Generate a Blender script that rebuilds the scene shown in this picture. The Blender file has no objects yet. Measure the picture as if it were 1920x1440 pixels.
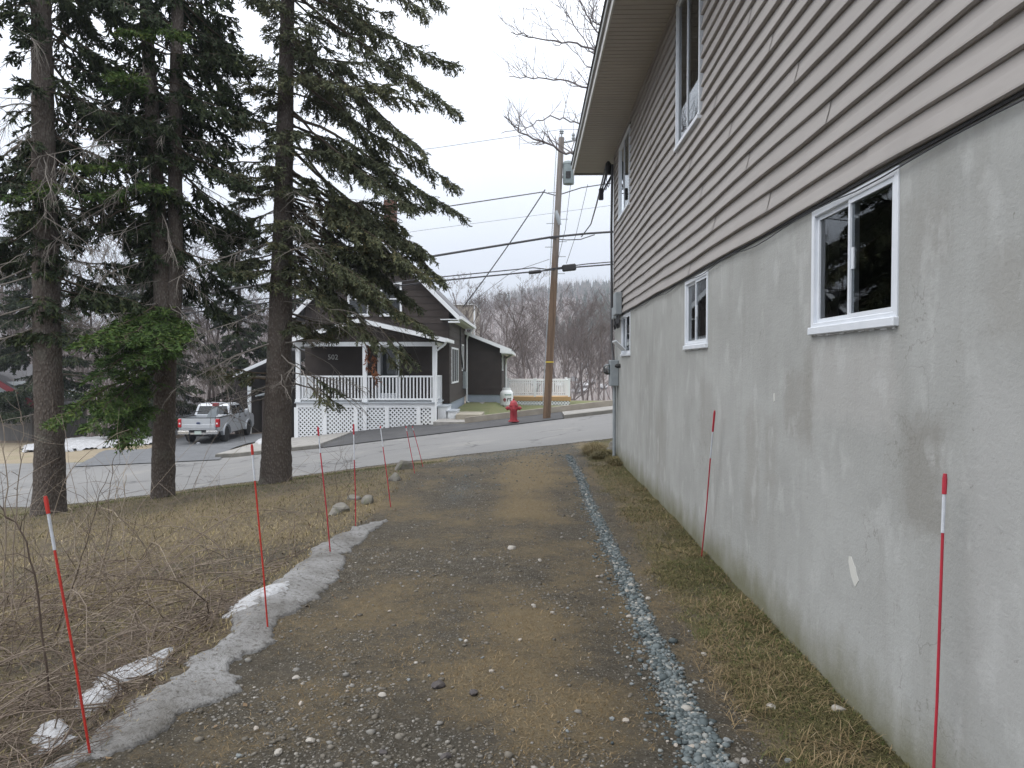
import bpy, math, random
import numpy as np
from mathutils import Vector, Matrix

random.seed(11)
R = np.random.default_rng(11)
scene = bpy.context.scene
col = scene.collection
rad = math.radians

# ------------------------------------------------------------------ camera
FPX, W0, H0 = 1400.0, 1920.0, 1440.0
cam_d = bpy.data.cameras.new('camera')
cam_d.sensor_width = 36.0
cam_d.lens = FPX / W0 * 36.0
cam_d.clip_start = 0.05
cam_d.clip_end = 3000
cam = bpy.data.objects.new('camera', cam_d)
col.objects.link(cam)
CAM = Vector((0, 0, 1.62))
cam.location = CAM
cam.rotation_euler = (rad(90 - 1.39), 0, rad(1.31))
scene.camera = cam
CROT = cam.rotation_euler.to_matrix()

# ------------------------------------------------------------------ world: overcast sky
SUN_EL, SUN_AZ = rad(52), rad(-65)          # azimuth from +Y towards +X
world = bpy.data.worlds.new('World')
scene.world = world
world.use_nodes = True
wn, wl = world.node_tree.nodes, world.node_tree.links
wn.clear()
wo = wn.new('ShaderNodeOutputWorld')
bg = wn.new('ShaderNodeBackground')
sky = wn.new('ShaderNodeTexSky')
sky.sky_type = 'NISHITA'
sky.sun_disc = False
sky.sun_elevation = SUN_EL
sky.sun_rotation = SUN_AZ
sky.air_density = 1.5
sky.dust_density = 4.0
tc = wn.new('ShaderNodeTexCoord')
sep = wn.new('ShaderNodeSeparateXYZ')
wl.new(tc.outputs['Generated'], sep.inputs[0])
# overcast cloud deck: brighter overhead than at the horizon (CIE overcast law), with soft cloud mottling
ramp = wn.new('ShaderNodeMapRange')
ramp.inputs[1].default_value = 0.0; ramp.inputs[2].default_value = 1.0
ramp.inputs[3].default_value = 0.62; ramp.inputs[4].default_value = 2.6
wl.new(sep.outputs[2], ramp.inputs[0])
cn = wn.new('ShaderNodeTexNoise')
cn.inputs['Scale'].default_value = 2.2; cn.inputs['Detail'].default_value = 5
wl.new(tc.outputs['Generated'], cn.inputs['Vector'])
cr = wn.new('ShaderNodeMapRange')
cr.inputs[1].default_value = 0.3; cr.inputs[2].default_value = 0.7
cr.inputs[3].default_value = 0.96; cr.inputs[4].default_value = 1.05
wl.new(cn.outputs['Fac'], cr.inputs[0])
mul = wn.new('ShaderNodeMath'); mul.operation = 'MULTIPLY'
wl.new(ramp.outputs[0], mul.inputs[0]); wl.new(cr.outputs[0], mul.inputs[1])
tint = wn.new('ShaderNodeMix'); tint.data_type = 'RGBA'
tint.inputs[6].default_value = (0.90, 0.965, 1.09, 1)
tint.inputs[7].default_value = (1.0, 1.0, 1.0, 1)
wl.new(sep.outputs[2], tint.inputs[0])
vm = wn.new('ShaderNodeVectorMath'); vm.operation = 'SCALE'
wl.new(tint.outputs[2], vm.inputs[0]); wl.new(mul.outputs[0], vm.inputs['Scale'])
sk = wn.new('ShaderNodeVectorMath'); sk.operation = 'SCALE'
sk.inputs['Scale'].default_value = 0.08
wl.new(sky.outputs[0], sk.inputs[0])
mx = wn.new('ShaderNodeMix'); mx.data_type = 'RGBA'
mx.inputs[0].default_value = 0.93
wl.new(sk.outputs[0], mx.inputs[6]); wl.new(vm.outputs[0], mx.inputs[7])
wl.new(mx.outputs[2], bg.inputs['Color'])
bg.inputs['Strength'].default_value = 1.0
wl.new(bg.outputs[0], wo.inputs[0])

sun_d = bpy.data.lights.new('sun', 'SUN')
sun_d.energy = 1.0
sun_d.angle = rad(35)
sun_d.color = (1.0, 0.97, 0.92)
sun = bpy.data.objects.new('sun', sun_d)
col.objects.link(sun)
sdir = Vector((math.sin(SUN_AZ) * math.cos(SUN_EL), math.cos(SUN_AZ) * math.cos(SUN_EL), math.sin(SUN_EL)))
sdir.y = -abs(sdir.y)
sun.rotation_euler = (-sdir).to_track_quat('-Z', 'Y').to_euler()
sun.location = (-5, -5, 20)
sky.sun_rotation = math.atan2(sdir.x, sdir.y)

scene.view_settings.view_transform = 'Standard'
scene.view_settings.look = 'None'
scene.view_settings.exposure = 0.22
scene.view_settings.gamma = 1.0
scene.cycles.max_bounces = 6
scene.cycles.diffuse_bounces = 3
scene.cycles.transparent_max_bounces = 12

# ------------------------------------------------------------------ helpers
def ray(px, py):
    return CROT @ Vector(((px - W0 / 2) / FPX, (H0 / 2 - py) / FPX, -1.0))

def at(px, py, Y):
    """world point seen at a photo pixel at distance Y down the driveway"""
    d = ray(px, py)
    return CAM + d * (Y / d.y)

def vnoise(x, y, scale, seed=0):
    x = np.asarray(x, float) / scale; y = np.asarray(y, float) / scale
    xi = np.floor(x).astype(np.int64); yi = np.floor(y).astype(np.int64)
    fx = x - xi; fy = y - yi
    fx = fx * fx * (3 - 2 * fx); fy = fy * fy * (3 - 2 * fy)
    def h(a, b):
        n = (a * 374761393 + b * 668265263 + seed * 982451653) & 0xffffffff
        n = ((n ^ (n >> 13)) * 1274126177) & 0xffffffff
        return ((n ^ (n >> 16)) & 0xffff) / 65535.0
    return (h(xi, yi) * (1 - fx) + h(xi + 1, yi) * fx) * (1 - fy) + (h(xi, yi + 1) * (1 - fx) + h(xi + 1, yi + 1) * fx) * fy

def fbm(x, y, scale, seed=0, oct=4):
    s = 0; a = 1; t = 0
    for o in range(oct):
        s = s + a * vnoise(x, y, scale / 2 ** o, seed + o * 17); t += a; a *= .55
    return s / t

def sstep(a, b, x):
    t = np.clip((np.asarray(x, float) - a) / (b - a), 0, 1)
    return t * t * (3 - 2 * t)

# road geometry: it climbs to the right
def zr(x): return np.interp(x, [-80, -17, -9, 1.65, 5, 30, 80], [-3.5, -1.58, -1.17, 0, .35, 2.2, 4])
def Yn(x): return np.interp(x, [-80, -17, -10.4, -7.6, -5, -2.5, 1.65, 20, 80], [30, 15.4, 14.8, 15.3, 15.8, 16.35, 16.45, 17.6, 26])
def Yf(x): return np.interp(x, [-80, -17, -12, -6.1, -.4, 2.9, 20, 80], [39, 24, 22.7, 22.4, 23.4, 24, 25.5, 34])
RIDGE_A = [-0.75, -.45, -.08, .006, .08, .115, .5]
RIDGE_E = [.050, .060, .086, .104, .111, .109, .10]
def hill(x, y):
    a = np.asarray(x, float) / np.maximum(y, 1)
    e = np.interp(a, RIDGE_A, RIDGE_E)
    t = np.clip((np.asarray(y, float) - 150) / 500., 0, 1.25)
    return -15 + (e * 650 + 8) * t ** 0.85 - 30 * np.clip(t - 1, 0, 1) + 3.5 * (fbm(x, y, 90, 5) - .5)

def H(x, y):
    x = np.asarray(x, float); y = np.asarray(y, float)
    r = zr(x); yn = Yn(x); yf = Yf(x)
    d = np.clip(-1.75 - x, 0, 14)
    lot = -0.115 * d * d / (d + .5) + .035 * sstep(.95, 1.45, x) + .05 * np.exp(-((x + 1.75) / .2) ** 2) * sstep(9, 6, y)
    t = sstep(yn - 5.0, yn + .1, y)
    near = lot * (1 - t) + (r - .008) * t
    tgt = np.interp(x, [-30, -14, -9, -3.2, -3, -1.6, -.4, 12], [-2.3, -2.05, -1.25, -.5, -.14, -.14, -.56, -.6])
    k = sstep(yf + 2.0, 33.0, y)
    low = np.where(x > -9.8, -.05, -.004)
    far = (r + low + (.04 - low) * sstep(yf + 1.1, yf + 1.8, y)) * (1 - k) + tgt * k
    fx = np.interp(x, [-40, -16, -9, 10], [39, 39, 47, 47])
    drop = np.clip(y - fx, 0, 200)
    far = far - .16 * drop * drop / (drop + 6)
    far = np.maximum(far, -15)
    z = np.where(y < yn + .4, near, np.where(y < yf, r - .05, far))
    return np.where(y > 150, hill(x, y), z)

def h1(x, y): return float(H(x, y))

def gnd(px, py, dz=0.0):
    """where the sight line through a photo pixel meets the ground"""
    d = ray(px, py); d = d / d.y
    t = 1.5; prev = t
    while t < 900:
        p = CAM + d * t
        if p.z - dz < h1(p.x, p.y):
            a, b = prev, t
            for _ in range(30):
                m = (a + b) / 2; p = CAM + d * m
                if p.z - dz < h1(p.x, p.y): b = m
                else: a = m
            return CAM + d * b
        prev = t; t *= 1.01
    return CAM + d * 900

# ------------------------------------------------------------------ object helpers
ORG = {}
def tag(o, label=None, cat=None, group=None, kind=None):
    if label: o['label'] = label
    if cat: o['category'] = cat
    if group: o['group'] = group
    if kind: o['kind'] = kind
    return o

def thing(name, label, cat, loc, group=None, rz=0.0):
    o = bpy.data.objects.new(name, None)
    o.empty_display_size = .2
    col.objects.link(o)
    o.location = loc
    o.rotation_euler = (0, 0, rz)
    ORG[o.name] = Vector(loc)
    return tag(o, label, cat, group)

def link(name, me, parent=None, loc=None):
    o = bpy.data.objects.new(name, me)
    col.objects.link(o)
    if parent is not None: o.parent = parent
    if loc is not None: o.location = loc
    return o

def rootof(p):
    while p.parent is not None: p = p.parent
    return p

def arr_mesh(name, V, F, mats, midx=None, smooth=False, attr=None, acol=None):
    V = np.asarray(V, np.float32); F = np.asarray(F, np.int32)
    me = bpy.data.meshes.new(name)
    n, k = F.shape
    me.vertices.add(len(V)); me.vertices.foreach_set('co', V.ravel())
    me.loops.add(n * k); me.loops.foreach_set('vertex_index', F.ravel())
    me.polygons.add(n)
    me.polygons.foreach_set('loop_start', np.arange(0, n * k, k, dtype=np.int32))
    try: me.polygons.foreach_set('loop_total', np.full(n, k, np.int32))
    except Exception: pass
    for m in mats: me.materials.append(m)
    if midx is not None: me.polygons.foreach_set('material_index', np.asarray(midx, np.int32))
    if smooth: me.polygons.foreach_set('use_smooth', np.ones(n, bool))
    if attr is not None:
        a = me.attributes.new('tint', 'FLOAT', 'POINT'); a.data.foreach_set('value', np.asarray(attr, np.float32))
    if acol is not None:
        a = me.attributes.new('zone', 'FLOAT_COLOR', 'POINT'); a.data.foreach_set('color', np.asarray(acol, np.float32).ravel())
    me.update(calc_edges=True)
    me.validate()
    return me

class MB:
    def __init__(s): s.v = []; s.f = []; s.m = []
    def add(s, vs, fs, m=0):
        b = len(s.v); s.v += [tuple(v) for v in vs]
        for f in fs: s.f.append(tuple(i + b for i in f)); s.m.append(m)
        return s
    def box(s, x0, x1, y0, y1, z0, z1, m=0):
        return s.add([(x0, y0, z0), (x1, y0, z0), (x1, y1, z0), (x0, y1, z0), (x0, y0, z1), (x1, y0, z1), (x1, y1, z1), (x0, y1, z1)],
                     [(0, 3, 2, 1), (4, 5, 6, 7), (0, 1, 5, 4), (1, 2, 6, 5), (2, 3, 7, 6), (3, 0, 4, 7)], m)
    def bar(s, p, q, w, h, m=0, up=(0, 0, 1)):
        p = Vector(p); q = Vector(q); d = (q - p).normalized(); up = Vector(up)
        if abs(d.dot(up)) > .98: up = Vector((0, 1, 0))
        a = d.cross(up).normalized() * (w / 2); b = a.cross(d).normalized() * (h / 2)
        return s.add([p - a - b, p + a - b, p + a + b, p - a + b, q - a - b, q + a - b, q + a + b, q - a + b],
                     [(0, 3, 2, 1), (4, 5, 6, 7), (0, 1, 5, 4), (1, 2, 6, 5), (2, 3, 7, 6), (3, 0, 4, 7)], m)
    def tube(s, pts, rr, n=8, m=0):
        pts = [Vector(p) for p in pts]
        if not hasattr(rr, '__len__'): rr = [rr] * len(pts)
        vs = []; u = None
        for i, p in enumerate(pts):
            d = (pts[min(i + 1, len(pts) - 1)] - pts[max(i - 1, 0)]).normalized()
            if u is None:
                u = d.cross(Vector((0, 0, 1)) if abs(d.z) < .9 else Vector((1, 0, 0))).normalized()
            else:
                u = (u - d * u.dot(d)).normalized()
            w = d.cross(u)
            for k in range(n):
                a = 2 * math.pi * k / n
                vs.append(p + (u * math.cos(a) + w * math.sin(a)) * rr[i])
        fs = []
        for i in range(len(pts) - 1):
            for k in range(n):
                fs.append((i * n + k, i * n + (k + 1) % n, (i + 1) * n + (k + 1) % n, (i + 1) * n + k))
        fs.append(tuple(reversed(range(n)))); fs.append(tuple((len(pts) - 1) * n + k for k in range(n)))
        return s.add(vs, fs, m)
    def lathe(s, prof, c, n=20, m=0, axis='z'):
        vs = []; fs = []
        for r, z in prof:
            for k in range(n):
                a = 2 * math.pi * k / n
                if axis == 'z': vs.append((c[0] + r * math.cos(a), c[1] + r * math.sin(a), c[2] + z))
                elif axis == 'x': vs.append((c[0] + z, c[1] + r * math.cos(a), c[2] + r * math.sin(a)))
                else: vs.append((c[0] + r * math.cos(a), c[1] + z, c[2] + r * math.sin(a)))
        for i in range(len(prof) - 1):
            for k in range(n):
                fs.append((i * n + k, i * n + (k + 1) % n, (i + 1) * n + (k + 1) % n, (i + 1) * n + k))
        fs.append(tuple(range(n))); fs.append(tuple((len(prof) - 1) * n + k for k in range(n)))
        return s.add(vs, fs, m)
    def prism(s, poly, a, b, axis='y', m=0):
        def P(u, v, t): return (u, t, v) if axis == 'y' else ((t, u, v) if axis == 'x' else (u, v, t))
        n = len(poly)
        vs = [P(u, v, a) for u, v in poly] + [P(u, v, b) for u, v in poly]
        fs = [tuple(range(n)), tuple(range(2 * n - 1, n - 1, -1))]
        for k in range(n): fs.append((k, k + n, (k + 1) % n + n, (k + 1) % n))
        return s.add(vs, fs, m)
    def build(s, name, mats, parent=None, smooth=False, local=False, bevel=0.0, loc=None):
        if not isinstance(mats, (list, tuple)): mats = [mats]
        off = Vector((0, 0, 0))
        if parent is not None and not local: off = ORG[rootof(parent).name]
        elif loc is not None: off = Vector(loc)
        me = bpy.data.meshes.new(name)
        me.from_pydata([(v[0] - off.x, v[1] - off.y, v[2] - off.z) for v in s.v], [], s.f)
        for m in mats: me.materials.append(m)
        me.polygons.foreach_set('material_index', s.m)
        me.update()
        import bmesh
        bm = bmesh.new(); bm.from_mesh(me)
        bmesh.ops.recalc_face_normals(bm, faces=bm.faces)
        if bevel > 0:
            bmesh.ops.bevel(bm, geom=bm.edges[:] , offset=bevel, segments=1, affect='EDGES', clamp_overlap=True)
        bm.to_mesh(me); bm.free()
        if smooth:
            me.polygons.foreach_set('use_smooth', [True] * len(me.polygons))
            me.set_sharp_from_angle(angle=rad(40))
        o = link(name, me, parent, loc if parent is None else None)
        if parent is None and loc is not None: ORG[o.name] = Vector(loc)
        return o

def sticks(P0, P1, r0, r1, n=3):
    P0 = np.asarray(P0, float); P1 = np.asarray(P1, float); N = len(P0)
    d = P1 - P0; d /= np.linalg.norm(d, axis=1, keepdims=True) + 1e-9
    up = np.tile([0., 0., 1.], (N, 1)); up[np.abs(d[:, 2]) > .9] = [1., 0, 0]
    u = np.cross(d, up); u /= np.linalg.norm(u, axis=1, keepdims=True) + 1e-9
    w = np.cross(d, u)
    r0 = np.broadcast_to(r0, (N,)); r1 = np.broadcast_to(r1, (N,))
    V = np.zeros((N, 2 * n, 3))
    for k in range(n):
        a = 2 * math.pi * k / n
        o = u * math.cos(a) + w * math.sin(a)
        V[:, k] = P0 + o * r0[:, None]; V[:, n + k] = P1 + o * r1[:, None]
    base = (np.arange(N) * 2 * n)[:, None]
    F = np.concatenate([base + np.array([[k, (k + 1) % n, n + (k + 1) % n, n + k]]) for k in range(n)], 0)
    return V.reshape(-1, 3), F

# ------------------------------------------------------------------ materials
def nodes_of(m):
    m.use_nodes = True
    return m.node_tree.nodes, m.node_tree.links, m.node_tree.nodes['Principled BSDF']

def nmix(n, l, fac, a, b):
    x = n.new('ShaderNodeMix'); x.data_type = 'RGBA'
    for i, s in ((0, fac), (6, a), (7, b)):
        if isinstance(s, (int, float)): x.inputs[i].default_value = s
        elif isinstance(s, (tuple, list)): x.inputs[i].default_value = (*s[:3], 1)
        else: l.new(s, x.inputs[i])
    return x.outputs[2]

def nrange(n, l, s, a, b, c=0., d=1.):
    x = n.new('ShaderNodeMapRange')
    l.new(s, x.inputs[0])
    for i, v in ((1, a), (2, b), (3, c), (4, d)): x.inputs[i].default_value = v
    return x.outputs[0]

def nmath(n, l, op, a, b=None):
    x = n.new('ShaderNodeMath'); x.operation = op
    for i, s in ((0, a), (1, b)):
        if s is None: continue
        if isinstance(s, (int, float)): x.inputs[i].default_value = s
        else: l.new(s, x.inputs[i])
    return x.outputs[0]

def nnoise(n, l, vec, scale, detail=4, rough=.55, stretch=None):
    if stretch:
        mp = n.new('ShaderNodeMapping'); mp.inputs['Scale'].default_value = stretch
        l.new(vec, mp.inputs[0]); vec = mp.outputs[0]
    x = n.new('ShaderNodeTexNoise')
    x.inputs['Scale'].default_value = scale; x.inputs['Detail'].default_value = detail; x.inputs['Roughness'].default_value = rough
    l.new(vec, x.inputs['Vector'])
    return x.outputs['Fac']

def nbump(n, l, bsdf, h, strength, dist=.01):
    b = n.new('ShaderNodeBump'); b.inputs['Strength'].default_value = strength; b.inputs['Distance'].default_value = dist
    l.new(h, b.inputs['Height']); l.new(b.outputs[0], bsdf.inputs['Normal'])

def mk(name, c1, c2=None, scale=6, rough=.7, bump=0, bscale=60, bdist=.01, metal=0, stretch=None, spec=None, c3=None, scale3=40, f3=.5):
    m = bpy.data.materials.new(name)
    n, l, b = nodes_of(m)
    b.inputs['Roughness'].default_value = rough; b.inputs['Metallic'].default_value = metal
    if spec is not None: b.inputs['Specular IOR Level'].default_value = spec
    g = n.new('ShaderNodeNewGeometry').outputs['Position']
    if c2 is None: b.inputs['Base Color'].default_value = (*c1, 1)
    else:
        c = nmix(n, l, nrange(n, l, nnoise(n, l, g, scale, 5, .6, stretch), .3, .7), c1, c2)
        if c3 is not None:
            c = nmix(n, l, nrange(n, l, nnoise(n, l, g, scale3, 4, .6, stretch), .5, .72, 0, f3), c, c3)
        l.new(c, b.inputs['Base Color'])
    if bump: nbump(n, l, b, nnoise(n, l, g, bscale, 4, .6, stretch), bump, bdist)
    return m

def mk_tint(name, stops, rough=.8, spec=.2):
    """colour picked per piece by its stored random value"""
    m = bpy.data.materials.new(name)
    n, l, b = nodes_of(m)
    b.inputs['Roughness'].default_value = rough
    b.inputs['Specular IOR Level'].default_value = spec
    a = n.new('ShaderNodeAttribute'); a.attribute_name = 'tint'
    r = n.new('ShaderNodeValToRGB')
    el = r.color_ramp.elements
    while len(el) > 1: el.remove(el[-1])
    el[0].position = stops[0][0]; el[0].color = (*stops[0][1], 1)
    for p, c in stops[1:]:
        e = el.new(p); e.color = (*c, 1)
    l.new(a.outputs['Fac'], r.inputs[0]); l.new(r.outputs[0], b.inputs['Base Color'])
    return m

M = {}
M['white'] = mk('white_paint', (.74, .76, .78), (.68, .70, .72), 3, .45)
M['vinyl'] = mk('white_vinyl', (.70, .73, .78), (.62, .66, .71), 8, .4)
M['black'] = mk('black_rubber', (.02, .02, .02), None, rough=.6)
M['cable'] = mk('cable_black', (.025, .025, .03), None, rough=.5)
M['brown'] = mk('brown_shingle', (.025, .018, .0155), (.037, .027, .023), 2.5, .8, .3, 30, .01)
M['brown2'] = mk('brown_shingle_porch', (.032, .023, .019), (.046, .034, .029), 2.5, .8, .3, 30, .01)
M['blue_found'] = mk('painted_foundation', (.30, .34, .40), (.25, .29, .34), 3, .8, .2)
M['roof'] = mk('asphalt_shingle', (.17, .17, .18), (.11, .11, .12), 9, .9, .4, 60)
M['brick'] = mk('old_brick', (.175, .078, .055), (.115, .065, .048), 7, .85, .4, 50)
M['mortar'] = mk('mortar', (.30, .28, .26), (.22, .2, .19), 12, .9)
M['wood_deck'] = mk('new_deck_wood', (.42, .27, .12), (.34, .21, .09), 6, .7, .2, 30, stretch=(1, 8, 8))
M['tread'] = mk('grey_stair_paint', (.42, .45, .48), (.34, .37, .40), 5, .7)
M['pole'] = mk('pole_wood', (.17, .115, .075), (.10, .07, .05), 5, .85, .5, 14, .01, stretch=(6, 6, .5), c3=(.24, .20, .17), scale3=2.2, f3=.7)
def pole_mat():
    m = bpy.data.materials.new('pole_wood_weathered'); n, l, b = nodes_of(m)
    g = n.new('ShaderNodeNewGeometry').outputs['Position']; s = n.new('ShaderNodeSeparateXYZ'); l.new(g, s.inputs[0])
    st = nnoise(n, l, g, 14, 5, .65, (1, 1, .05)); ms = nnoise(n, l, g, 1.2, 4, .6)
    c = nmix(n, l, nrange(n, l, st, .3, .7), (.075, .048, .032), (.19, .125, .08))
    w = nmath(n, l, 'ADD', s.outputs[2], nmath(n, l, 'MULTIPLY', nmath(n, l, 'SUBTRACT', ms, .5), 3.0))
    c2 = nmix(n, l, nrange(n, l, st, .3, .7), (.15, .132, .118), (.27, .245, .225))
    c = nmix(n, l, nrange(n, l, w, 4.2, 6.2), c, c2)
    l.new(c, b.inputs['Base Color']); b.inputs['Roughness'].default_value = .9
    nbump(n, l, b, st, .6, .012)
    return m
M['pole'] = pole_mat()
M['galv'] = mk('galvanised_grey', (.33, .36, .38), (.26, .29, .31), 9, .5, metal=.3)
M['trans'] = mk('transformer_grey', (.25, .295, .305), (.19, .23, .24), 9, .5)
M['red'] = mk('hydrant_red', (.33, .025, .035), (.24, .02, .03), 9, .55, .2, 40)
M['stake_red'] = mk('stake_red', (.55, .035, .02), (.42, .03, .025), 14, .45)
M['stake_dark'] = mk('stake_crimson', (.46, .025, .045), (.36, .02, .04), 14, .45)
M['stake_white'] = mk('reflective_tape', (.62, .65, .70), (.50, .53, .58), 40, .35)
M['tank'] = mk('tank_white', (.72, .74, .75), (.64, .66, .67), 6, .4)
M['print_red'] = mk('print_red', (.22, .012, .02), None, rough=.5)
M['print_dark'] = mk('print_dark', (.05, .04, .04), None, rough=.5)
M['print_green'] = mk('print_green', (.08, .22, .16), None, rough=.5)
M['num'] = mk('number_white', (.55, .55, .52), None, rough=.5)
M['beige'] = mk('beige_siding_far', (.36, .32, .27), (.31, .28, .24), 5, .8)
M['snow'] = mk('dirty_snow', (.30, .302, .306), (.125, .119, .110), 2.6, .8, 1.0, 90, .015, c3=(.065, .058, .048), scale3=34, f3=.95)
M['snow_clean'] = mk('old_snow', (.52, .535, .565), (.34, .345, .36), 6, .75, .6, 45, .03, c3=(.14, .125, .11), scale3=30, f3=.9)
M['stone'] = mk('field_stone', (.22, .21, .19), (.13, .122, .108), 7, .85, .6, 30, .015, c3=(.10, .11, .05), scale3=9, f3=.7)
M['moss'] = mk('moss', (.10, .095, .03), (.06, .07, .02), 12, .95, .8, 60, .02)
M['lamp_red'] = mk('tail_lamp', (.42, .012, .02), None, rough=.2)
M['silver'] = mk('silver_paint', (.52, .545, .58), (.48, .505, .54), 2, .3, metal=.3)
M['chrome'] = mk('chrome', (.62, .63, .65), None, rough=.22, metal=.9)
M['dark_plastic'] = mk('dark_plastic', (.018, .018, .02), None, rough=.6)
M['car_glass'] = mk('car_glass', (.012, .015, .017), None, rough=.06, spec=.8)
M['tyre'] = mk('tyre_rubber', (.016, .016, .017), None, rough=.8)
M['plate'] = mk('plate_white', (.55, .62, .58), (.48, .58, .52), 30, .4)
M['emblem_blue'] = mk('emblem_blue', (.02, .04, .12), None, rough=.3)
M['curtain'] = mk('curtain', (.30, .28, .26), (.22, .20, .19), 20, .9)
M['asphalt_new'] = mk('fresh_asphalt', (.055, .055, .058), (.040, .040, .043), 4, .85, .5, 160, .004, c3=(.10, .10, .10), scale3=1.2, f3=.4)
M['asphalt_drive'] = mk('drive_asphalt', (.115, .12, .13), (.085, .09, .097), 2.5, .85, .4, 160, .004)
M['sidewalk'] = mk('old_sidewalk', (.29, .28, .265), (.22, .212, .20), 3, .9, .5, 120, .004, c3=(.14, .135, .125), scale3=6, f3=.5)
M['kerb'] = mk('kerb_concrete', (.20, .19, .17), (.12, .115, .10), 4, .9, .5, 80, .006)
M['tan_lawn'] = mk('winter_lawn', (.255, .21, .15), (.20, .165, .112), 1.3, .95, .5, 70, .02, c3=(.15, .15, .07), scale3=.7, f3=.6)
M['green_lawn'] = mk('spring_lawn', (.085, .115, .035), (.15, .14, .06), 2.2, .95, .5, 70, .02)
M['leaf_litter'] = mk('leaf_litter', (.16, .125, .095), (.10, .08, .062), 1.5, .95, .5, 20, .03)
M['hill'] = mk('hill_litter', (.235, .205, .193), (.175, .155, .148), .03, .95)

def glass_mat():
    m = bpy.data.materials.new('window_glass'); m.use_nodes = True
    n, l = m.node_tree.nodes, m.node_tree.links
    n.clear()
    o = n.new('ShaderNodeOutputMaterial'); mixs = n.new('ShaderNodeMixShader')
    t = n.new('ShaderNodeBsdfTransparent'); t.inputs[0].default_value = (.62, .65, .66, 1)
    g = n.new('ShaderNodeBsdfGlossy'); g.inputs['Roughness'].default_value = .015; g.inputs[0].default_value = (.9, .93, .95, 1)
    f = n.new('ShaderNodeFresnel'); f.inputs[0].default_value = 1.55
    l.new(f.outputs[0], mixs.inputs[0]); l.new(t.outputs[0], mixs.inputs[1]); l.new(g.outputs[0], mixs.inputs[2]); l.new(mixs.outputs[0], o.inputs[0])
    return m
M['glass'] = glass_mat()

def bark_mat():
    m = bpy.data.materials.new('spruce_bark'); n, l, b = nodes_of(m)
    g = n.new('ShaderNodeNewGeometry').outputs['Position']
    mp = n.new('ShaderNodeMapping'); mp.inputs['Scale'].default_value = (1, 1, .55); l.new(g, mp.inputs[0])
    v = n.new('ShaderNodeTexVoronoi'); v.inputs['Scale'].default_value = 38; l.new(mp.outputs[0], v.inputs['Vector'])
    no = nnoise(n, l, mp.outputs[0], 9, 6, .7)
    c = nmix(n, l, nrange(n, l, no, .3, .7), (.105, .091, .081), (.21, .19, .172))
    c = nmix(n, l, nrange(n, l, v.outputs['Distance'], .0, .55), c, (.085, .071, .062))
    c = nmix(n, l, nrange(n, l, nnoise(n, l, g, 2.3, 5, .7), .56, .75, 0, .65), c, (.15, .15, .125))
    l.new(c, b.inputs['Base Color']); b.inputs['Roughness'].default_value = .95; b.inputs['Specular IOR Level'].default_value = .15
    h = nmath(n, l, 'ADD', v.outputs['Distance'], nmath(n, l, 'MULTIPLY', no, -1.2))
    nbump(n, l, b, h, .9, -.02)
    return m
M['bark'] = bark_mat()
M['bare_bark'] = mk('bare_bark', (.15, .122, .115), (.10, .082, .077), 3, .95)
M['dead_twig'] = mk('dead_twig', (.23, .208, .185), (.155, .138, .122), 4, .95)
M['twig'] = mk('green_twig', (.07, .052, .036), None, rough=.95)
M['needle_b'] = mk_tint('needles_olive', [(0, (.048, .060, .036)), (.45, (.085, .098, .054)), (.8, (.13, .135, .07)), (1, (.18, .155, .078))])
M['needle_d'] = mk_tint('needles_dark', [(0, (.017, .026, .015)), (.6, (.032, .046, .021)), (1, (.066, .082, .028))])
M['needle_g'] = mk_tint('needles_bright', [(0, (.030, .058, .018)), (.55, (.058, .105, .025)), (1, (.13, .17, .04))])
M['needle_r'] = mk_tint('needles_dead', [(0, (.13, .055, .03)), (1, (.20, .085, .045))])

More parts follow.
